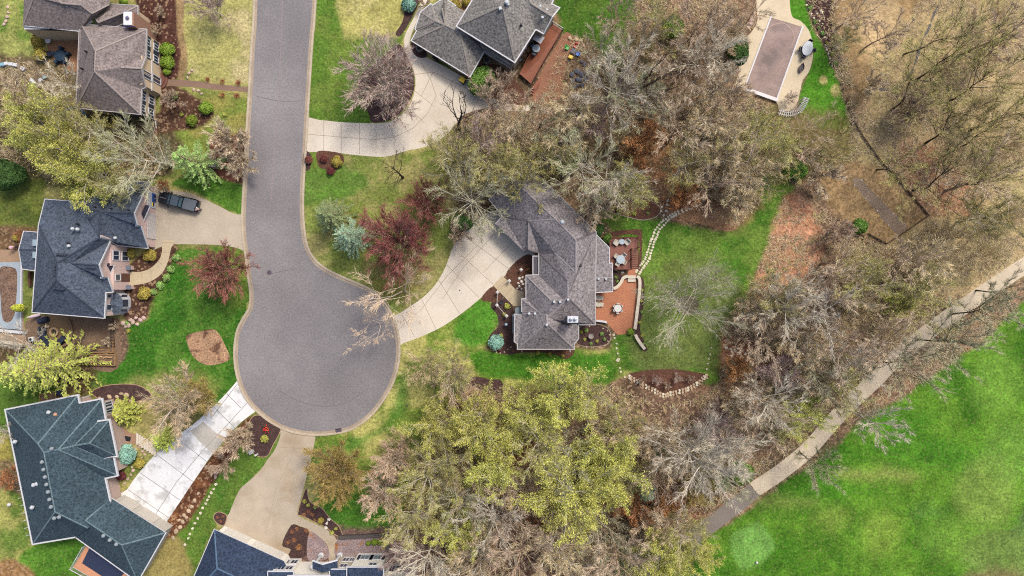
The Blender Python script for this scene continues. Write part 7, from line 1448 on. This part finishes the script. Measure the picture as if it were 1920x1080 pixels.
for k in range(26): x, y = rr.gauss(0, .22), rr.gauss(0, .22); b.add([(x, y, 0), (x + .08, y, 0), (x + rr.gauss(0, .1), y + rr.gauss(0, .1), .24)], [(0, 1, 2)])
b.build('leaves', L_LIGHT, t)
# ---- teal house extras
t = wthing('entry_steps', 'flight of cream slab steps climbing to the teal house door', 'steps', W(272, 835, 0))
for k in range(8):
    u = k / 7; x, y = 257 + 33 * u, 823 + 22 * u; p = W(x, y, .9 - .1 * k); b = MB(); b.bevbox((p.x, p.y, .9 - .1 * k - .07), (.34, 1.7, .14), .02, .59 - 1.57 + 1.0); b.build('step', M_COPE, t, True)
for x, y, l, s in ((219, 822, 'nearer the door of the teal house', (.9, 1.1)), (237, 822, 'at the top of the cream slab steps', (1.3, .7))): b = MB(); b.bevbox((0, 0, .02), (*s, .04), .015); o = b.build('door_mat', mat('mat_dark', C(44, 46, 52), .9, obj=True)); o.location = W(x, y, 0); o.location.z = .02; o.rotation_euler = (0, 0, -.2); tag(o, f'dark mat {l}', 'mat', 'dark mats of the teal house entry')
slab('path', [(206, 806), (226, 800), (245, 812), (262, 815), (255, 832), (240, 832), (224, 846), (212, 842)], mat('entry_pavers', C(184, 148, 124), .9, speck=.2, mott=.1), .008, 'rosy paved landing at the teal house entry', 'path')
t = wthing('wooden_deck', 'copper-coloured deck below the teal house at the bottom edge', 'deck', W(180, 1060, 0)); z_ = 1.6
M_COP = mat('deck_copper', C(222, 160, 122), .8, speck=.1, speck_scale=6, mott=.06)
b = MB(); b.prism([tuple(W(x, y, z_)[:2]) for x, y in [(162, 1022), (250, 1080), (225, 1110), (137, 1064)]], z_ - .15, z_); b.build('deck_floor', M_COP, t, True)
b = MB(); b.prism([tuple(W(x, y, z_)[:2]) for x, y in [(168, 1027), (236, 1070), (216, 1096), (154, 1056)]], z_ + .004, z_ + .04); b.build('mat', mat('deck_navy', C(48, 58, 84), .85, speck=.2), t, True)
rail(t, [(161, 1023), (149, 1044), (138, 1063), (180, 1086)], z_, .9, M_TRIM)
for x, y in ((140, 1062), (164, 1024), (178, 1084)): p = W(x, y, z_); b = MB(); b.box((p.x, p.y, .7), (.14, .14, 1.4)); b.build('pile', M_TRIM, t, True)
b = MB(); b.lathe((0, 0, 0), [(.03, 0), (.22, .06), (.3, .28), (.22, .5), (.03, .56)], 14); o = b.build('garden_globe', M_WHITEP, smooth=True); o.location = W(20, 945, 0); tag(o, 'white globe on the grass edge left of the teal house', 'globe')
frame_bed([(78, 738), (107, 733), (110, 753), (80, 758)], 'dark wooden cold frame behind the teal house', M_DIRT, .5); b = MB(); b.bevbox((0, 0, .5), (.9, .8, 1.0), .08); o = b.build('storage_bin', mat('bin_navy', C(44, 50, 84), .6, obj=True)); o.location = W(119, 735, 0); tag(o, 'navy storage bin beside the cold frame', 'bin')
t = thing('gate_post', 'white post at the upper right corner of the teal house', 'post', W(170, 742, 0)); b = MB(); b.tube([(0, 0, 0), (0, 0, 1.8)], .1, 8); b.build('post', M_TRIM, t); b = MB(); b.lathe((0, 0, 1.8), [(.14, 0), (.14, .08), (.02, .16)], 8); b.build('cap', M_TRIM, t)
lowwall('retaining_wall', 'dark curved retaining wall in front of the white house', 'wall', [(636, 1006), (680, 1004), (710, 1002), (722, 1004), (728, 1012), (729, 1035)], .5, .5, stone_mat('wall_char', (92, 86, 82)))
# ---- fenced plot
M_TIMB = mat('timber_dark', C(106, 86, 68), .9, speck=.3)
def timber(name, label, pts, h=.45):
    t = wthing(name, label, 'fence', W(*pts[0], 0))
    for i in range(len(pts) - 1):
        a, c = pts[i], pts[i + 1]; strip('rail', a, c, .09, h - .16, h - .06, M_TIMB, t); strip('rail', a, c, .09, .05, .16, M_TIMB, t); n = max(2, int(math.hypot(c[0] - a[0], c[1] - a[1]) / 18))
        for k in range(n): p = W(a[0] + (c[0] - a[0]) * k / n, a[1] + (c[1] - a[1]) * k / n, 0); b = MB(); b.tube([(p.x, p.y, 0), (p.x, p.y, h)], .07, 6); b.build('post', M_TIMB, t, True)
timber('timber_fence', 'dark timber fence along the right side of the garden plot', [(1600, 228), (1614, 252), (1632, 278), (1655, 308), (1690, 345), (1740, 404)]); timber('timber_fence', 'dark timber fence across the lower end of the garden plot', [(1740, 404), (1700, 432), (1662, 457), (1627, 438)])
# ---- street pieces, golf
def cover(name, label, cat, x, y, r, z, m):
    b = MB(); b.lathe((0, 0, z), [(r, 0), (r, .015), (r * .9, .02), (r * .85, .012), (.02, .014)], 20); o = b.build(name, m); o.location = W(x, y, 0); tag(o, label, cat)
M_IRON = mat('cast_iron', C(104, 92, 104), .7, speck=.3, obj=True, metal=.2)
cover('manhole_cover', 'round dark manhole cover in the street above the turning circle', 'manhole cover', 505, 511, .36, .0105, M_IRON); cover('valve_cover', 'small dark valve cover in the middle of the wide driveway', 'valve cover', 862, 544.5, .1, .015, M_IRON); cover('manhole_cover', 'dark round lid in the pale lawn right of the turning circle', 'manhole cover', 762, 761, .24, .0005, mat('lid_green', C(92, 104, 58), .8, obj=True))
t = thing('storm_drain', 'black storm drain inlet in the kerb at the bottom of the turning circle', 'storm drain', W(635, 806.5, 0), .22); b = MB(); b.bevbox((0, 0, .09), (.85, .55, .14), .02); b.build('hood', M_IRON, t); b = MB(); b.box((0, .2, .165), (.7, .1, .012)); b.build('grate', M_BLACK, t)
t = thing('tee_marker', 'small white tee marker on the golf lawn', 'marker', W(1418, 1054, 0)); b = MB(); b.lathe((0, 0, .05), [(.05, 0), (.16, .05), (.2, .16), (.14, .28), (.02, .32)], 12); b.build('ball', M_WHITEP, t, smooth=True); b = MB(); b.tube([(0, 0, -.05), (0, 0, .08)], .03, 6); b.build('spike', M_BLACK, t)
# ---- pickup truck
def truck():
    t = thing('pickup_truck', 'black pickup truck parked on the tan paver driveway', 'pickup truck', W(339, 379.5, 0), math.atan2(18.5, -72))   # local +x is the nose
    MBK = mat('truck_black', C(26, 30, 40), .22, obj=True, spec=.6); MRF = mat('truck_roof_reflection', C(86, 100, 112), .3, obj=True, spec=.5, speck=.08, speck_scale=5); MTON = mat('tonneau', C(104, 112, 120), .6, obj=True, speck=.12, speck_scale=6); MWS = mat('truck_glass', C(96, 124, 134), .08, obj=True, spec=.8)
    # lower body: cross-sections from tail to nose (x, half width, top z)
    secs = [(-2.95, .90, .95), (-2.85, .97, 1.08), (-.9, 1.0, 1.1), (1.0, 1.0, 1.1), (1.9, .98, 1.12), (2.55, .90, 1.05), (2.9, .76, .92), (2.98, .66, .72)]
    b = MB(); vs = []
    for x, w, z in secs: vs += [(x, -w * .94, .38), (x, -w, .62), (x, -w, z - .14), (x, -w * .9, z), (x, w * .9, z), (x, w, z - .14), (x, w, .62), (x, w * .94, .38)]
    fs = [(k * 8 + i, k * 8 + (i + 1) % 8, (k + 1) * 8 + (i + 1) % 8, (k + 1) * 8 + i) for k in range(len(secs) - 1) for i in range(8)] + [tuple(range(8)), tuple(reversed(range((len(secs) - 1) * 8, len(secs) * 8)))]
    b.add(vs, fs); b.build('body', MBK, t)
    b = MB(); L = [(-.75, .9, 1.1), (-.55, .78, 1.75), (.72, .76, 1.78), (1.42, .88, 1.12)]; vs = []
    for x, w, z in L: vs += [(x, -w, z), (x, w, z)]
    base = [(-.75, .93), (1.42, .9)]
    b.add(vs + [(-.75, -.93, 1.06), (-.75, .93, 1.06), (1.42, -.9, 1.06), (1.42, .9, 1.06)], [(0, 1, 3, 2), (2, 3, 5, 4), (4, 5, 7, 6), (8, 0, 2, 4, 6, 10), (11, 7, 5, 3, 1, 9), (9, 1, 0, 8), (10, 6, 7, 11)]); b.build('cab', MBK, t)
    b = MB(); b.bevbox((.09, 0, 1.79), (1.12, 1.4, .05), .03); b.build('roof_panel', MRF, t)  # slate colour paints a reflection onto the black cab roof
    b = MB(); b.add([(.76, -.68, 1.765), (.76, .68, 1.765), (1.36, .78, 1.2), (1.36, -.78, 1.2)], [(0, 3, 2, 1)]); b.build('windshield', MWS, t).location = (.02, 0, .02)
    b = MB(); b.add([(-.57, -.66, 1.72), (-.57, .66, 1.72), (-.74, .74, 1.2), (-.74, -.74, 1.2)], [(0, 1, 2, 3)]); b.build('rear_window', MWS, t).location = (-.02, 0, .01)
    for s in (-1, 1):
        b = MB(); b.add([(-.5, s * .815, 1.66), (.6, s * .8, 1.68), (1.1, s * .9, 1.22), (-.62, s * .905, 1.22)], [(0, 1, 2, 3)]); b.build('side_window', MWS, t).location = (0, s * .012, 0)
        b = MB(); b.bevbox((1.05, s * 1.12, 1.18), (.16, .26, .2), .03); b.build('mirror', MBK, t)
        b = MB(); b.bevbox((2.82, s * .6, .84), (.22, .3, .14), .03); b.build('headlight', mat('lamp_clear', C(220, 224, 228), .1, obj=True), t)
        b = MB(); b.bevbox((-2.93, s * .86, .86), (.08, .16, .34), .02); b.build('tail_light', mat('lamp_red', C(150, 30, 30), .3, obj=True), t)
        for x in (-1.85, 1.85):
            b = MB(); b.lathe((0, 0, 0), [(.26, -.14), (.38, -.12), (.4, -.05), (.4, .05), (.38, .12), (.26, .14)], 20); w = b.build('wheel', M_BLACK, t); w.location = (x, s * .9, .4); w.rotation_euler = (PI / 2, 0, 0)
            b = MB(); b.lathe((0, 0, 0), [(.24, -.145), (.24, .145)], 16); b.build('rim', mat('rim_grey', C(150, 150, 152), .3, obj=True, metal=.5), w)
    b = MB(); b.bevbox((-1.86, 0, 1.13), (1.95, 1.64, .06), .03); b.build('bed_cover', MTON, t)
    b = MB(); b.bevbox((2.96, 0, .55), (.16, 1.6, .22), .04); b.build('bumper', M_BLACK, t); b = MB(); b.bevbox((-3.02, 0, .55), (.16, 1.8, .2), .04); b.build('bumper', mat('chrome_dark', C(110, 112, 116), .3, obj=True, metal=.5), t)
    b = MB(); b.box((2.2, 0, 1.115), (.9, .05, .02)); b.build('hood_crease_glint', mat('crease_glint', C(190, 192, 200), .3, obj=True), t)  # pale strip paints the highlight along the black hood's crease
truck()
# ---- people
def skin(name, joints, edges, m, parent, sub=1):
    me = bpy.data.meshes.new(name); me.from_pydata([j[:3] for j in joints], edges, []); o = bpy.data.objects.new(name, me); COL.objects.link(o); o.parent = parent
    md = o.modifiers.new('Skin', 'SKIN'); md.use_smooth_shade = True
    if not me.skin_vertices:
        bpy.context.view_layer.objects.active = o
    for v, j in zip(me.skin_vertices[0].data, joints): v.radius = (j[3], j[3] * (j[4] if len(j) > 4 else 1)); v.use_root = False
    me.skin_vertices[0].data[0].use_root = True
    s = o.modifiers.new('Subd', 'SUBSURF'); s.levels = sub; s.render_levels = sub; me.materials.append(m); return o
M_SKIN = mat('skin_tone', C(212, 164, 138), .6, obj=True); M_HAIRD = mat('hair_dark', C(44, 36, 40), .8, obj=True); M_SHIRTW = mat('shirt_white', C(240, 240, 240), .9, obj=True); M_JEAN = mat('jeans_navy', C(48, 54, 84), .9, obj=True); M_PINKC = mat('shirt_pink', C(232, 200, 216), .9, obj=True)
def person(px, py, rz, label, shirt, trousers, bend=0.0, cap=None):
    t = thing('person', label, 'person', W(px, py, 0), rz)
    R_ = Matrix.Rotation(bend, 3, 'Y'); hip = Vector((0, 0, .92))
    def up(x, y, z): v = hip + R_ @ (Vector((x, y, z)) - hip); return (v.x, v.y, v.z)
    J = [(0, 0, .92, .14, .8), (*up(0, 0, 1.15), .13, .8), (*up(0, 0, 1.38), .15, .7), (*up(0, 0, 1.5), .06), (*up(.02, 0, 1.6), .09), (*up(.02, 0, 1.72), .085)]
    E_ = [(0, 1), (1, 2), (2, 3), (3, 4), (4, 5)]
    for s in (-1, 1):
        k = len(J); J += [(*up(0, s * .19, 1.42), .065), (*up(.08, s * .25, 1.16), .048), (*up(.3, s * .2, 1.02), .038), (*up(.38, s * .19, 1.0), .042), (*up(.46, s * .18, .98), .026)]; E_ += [(2, k), (k, k + 1), (k + 1, k + 2), (k + 2, k + 3), (k + 3, k + 4)]
        k = len(J); J += [(0, s * .1, .86, .095), (.04 * s + .03, s * .11, .48, .066), (.05 * s, s * .12, .09, .045), (.05 * s + .16, s * .12, .04, .04)]; E_ += [(0, k), (k, k + 1), (k + 1, k + 2), (k + 2, k + 3)]
    skin('body', J, E_, M_SKIN, t)
    sj = [(*up(0, 0, .95), .165, .8), (*up(0, 0, 1.2), .155, .8), (*up(0, 0, 1.42), .17, .7)]; se = [(0, 1), (1, 2)]
    for s in (-1, 1): k = len(sj); sj += [(*up(0, s * .2, 1.42), .085), (*up(.07, s * .25, 1.2), .065)]; se += [(2, k), (k, k + 1)]
    skin('shirt', sj, se, shirt, t)
    tj = [(0, 0, .94, .16, .8)]; te = []
    for s in (-1, 1): k = len(tj); tj += [(0, s * .1, .84, .112), (.04 * s + .03, s * .11, .48, .085), (.05 * s, s * .12, .1, .065)]; te += [(0, k), (k, k + 1), (k + 1, k + 2)]
    skin('trousers', tj, te, trousers, t)
    c = Vector(up(.0, 0, 1.73)); b = MB(); prof = [(.108, -.06), (.116, .0), (.1, .06), (.05, .1), (.005, .11)]; b.lathe(c, prof, 14); hr = b.build('cap' if cap else 'hair', cap or M_HAIRD, t, smooth=True)
    f = Vector(up(.1, 0, 1.63)); b = MB(); b.lathe(f, [(.014, -.02), (.018, 0), (.01, .02)], 6); b.build('nose', M_SKIN, t)
    for s in (-1, 1):
        b = MB(); p = Vector(up(.095, s * .035, 1.66)); b.lathe(p, [(.004, -.01), (.012, 0), (.004, .01)], 6); b.build('eye', M_HAIRD, t)
        h = Vector(up(.46, s * .18, .98)); b = MB()
        for q in range(4): d = R_ @ Vector((.07 - .008 * abs(q - 1.5), (q - 1.5) * .022, -.03)); b.tube([h + R_ @ Vector((-.02, (q - 1.5) * .018, 0)), h + d, h + d + R_ @ Vector((.01, 0, -.03))], [.009, .008, .006], 5)
        th = R_ @ Vector((.02, -s * .05, -.01)); b.tube([h - R_ @ Vector((.05, s * .01, 0)), h + th * .6, h + th], [.011, .009, .007], 5); b.build('fingers', M_SKIN, t)
    return t
person(378, 394, 2.85, 'person in white shirt and navy cap standing at the pickup tailgate', M_SHIRTW, M_JEAN, .3, M_JEAN)
person(34, 463, 3.6, 'person in pale pink top bent over beside the left porch roof', M_PINKC, M_NAVY, 1.0)
# ------------------------------------------------------------------ camera and daylight
cam = bpy.data.cameras.new('camera'); cam.lens = 36 * CAMH / (1920 * MPP); cam.sensor_width = 36; cam.clip_end = 20000; cam.clip_start = .5
co_ = bpy.data.objects.new('camera', cam); COL.objects.link(co_); co_.location = (0, 0, CAMH); scene.camera = co_
wd_ = bpy.data.worlds.new('World'); scene.world = wd_; wd_.use_nodes = True; nt = wd_.node_tree
sky = nt.nodes.new('ShaderNodeTexSky'); sky.sky_type = 'NISHITA'; sky.sun_disc = False
SUN_EL, SUN_AZ = math.radians(54), math.radians(38)      # azimuth clockwise from the top of the photo
sky.sun_elevation = SUN_EL; sky.sun_rotation = SUN_AZ; sky.dust_density = 4; sky.air_density = .8; sky.ozone_density = .6
nt.links.new(sky.outputs[0], nt.nodes['Background'].inputs[0]); nt.nodes['Background'].inputs[1].default_value = .135
sl = bpy.data.lights.new('sun', 'SUN'); sl.energy = 1.5; sl.angle = math.radians(12); sl.color = (1, .95, .87)
so = bpy.data.objects.new('sun', sl); COL.objects.link(so)
d_ = Vector((math.sin(SUN_AZ) * math.cos(SUN_EL), math.cos(SUN_AZ) * math.cos(SUN_EL), math.sin(SUN_EL)))
so.rotation_euler = d_.to_track_quat('Z', 'Y').to_euler(); so.location = (20, 40, 120)
scene.view_settings.view_transform = 'Standard'; scene.view_settings.look = 'None'; scene.view_settings.gamma = 1; scene.view_settings.exposure = EXPO
scene.cycles.use_denoising = False; scene.cycles.max_bounces = 5; scene.cycles.diffuse_bounces = 3; scene.cycles.pixel_filter_type = 'BLACKMAN_HARRIS'; scene.cycles.filter_width = 1.1
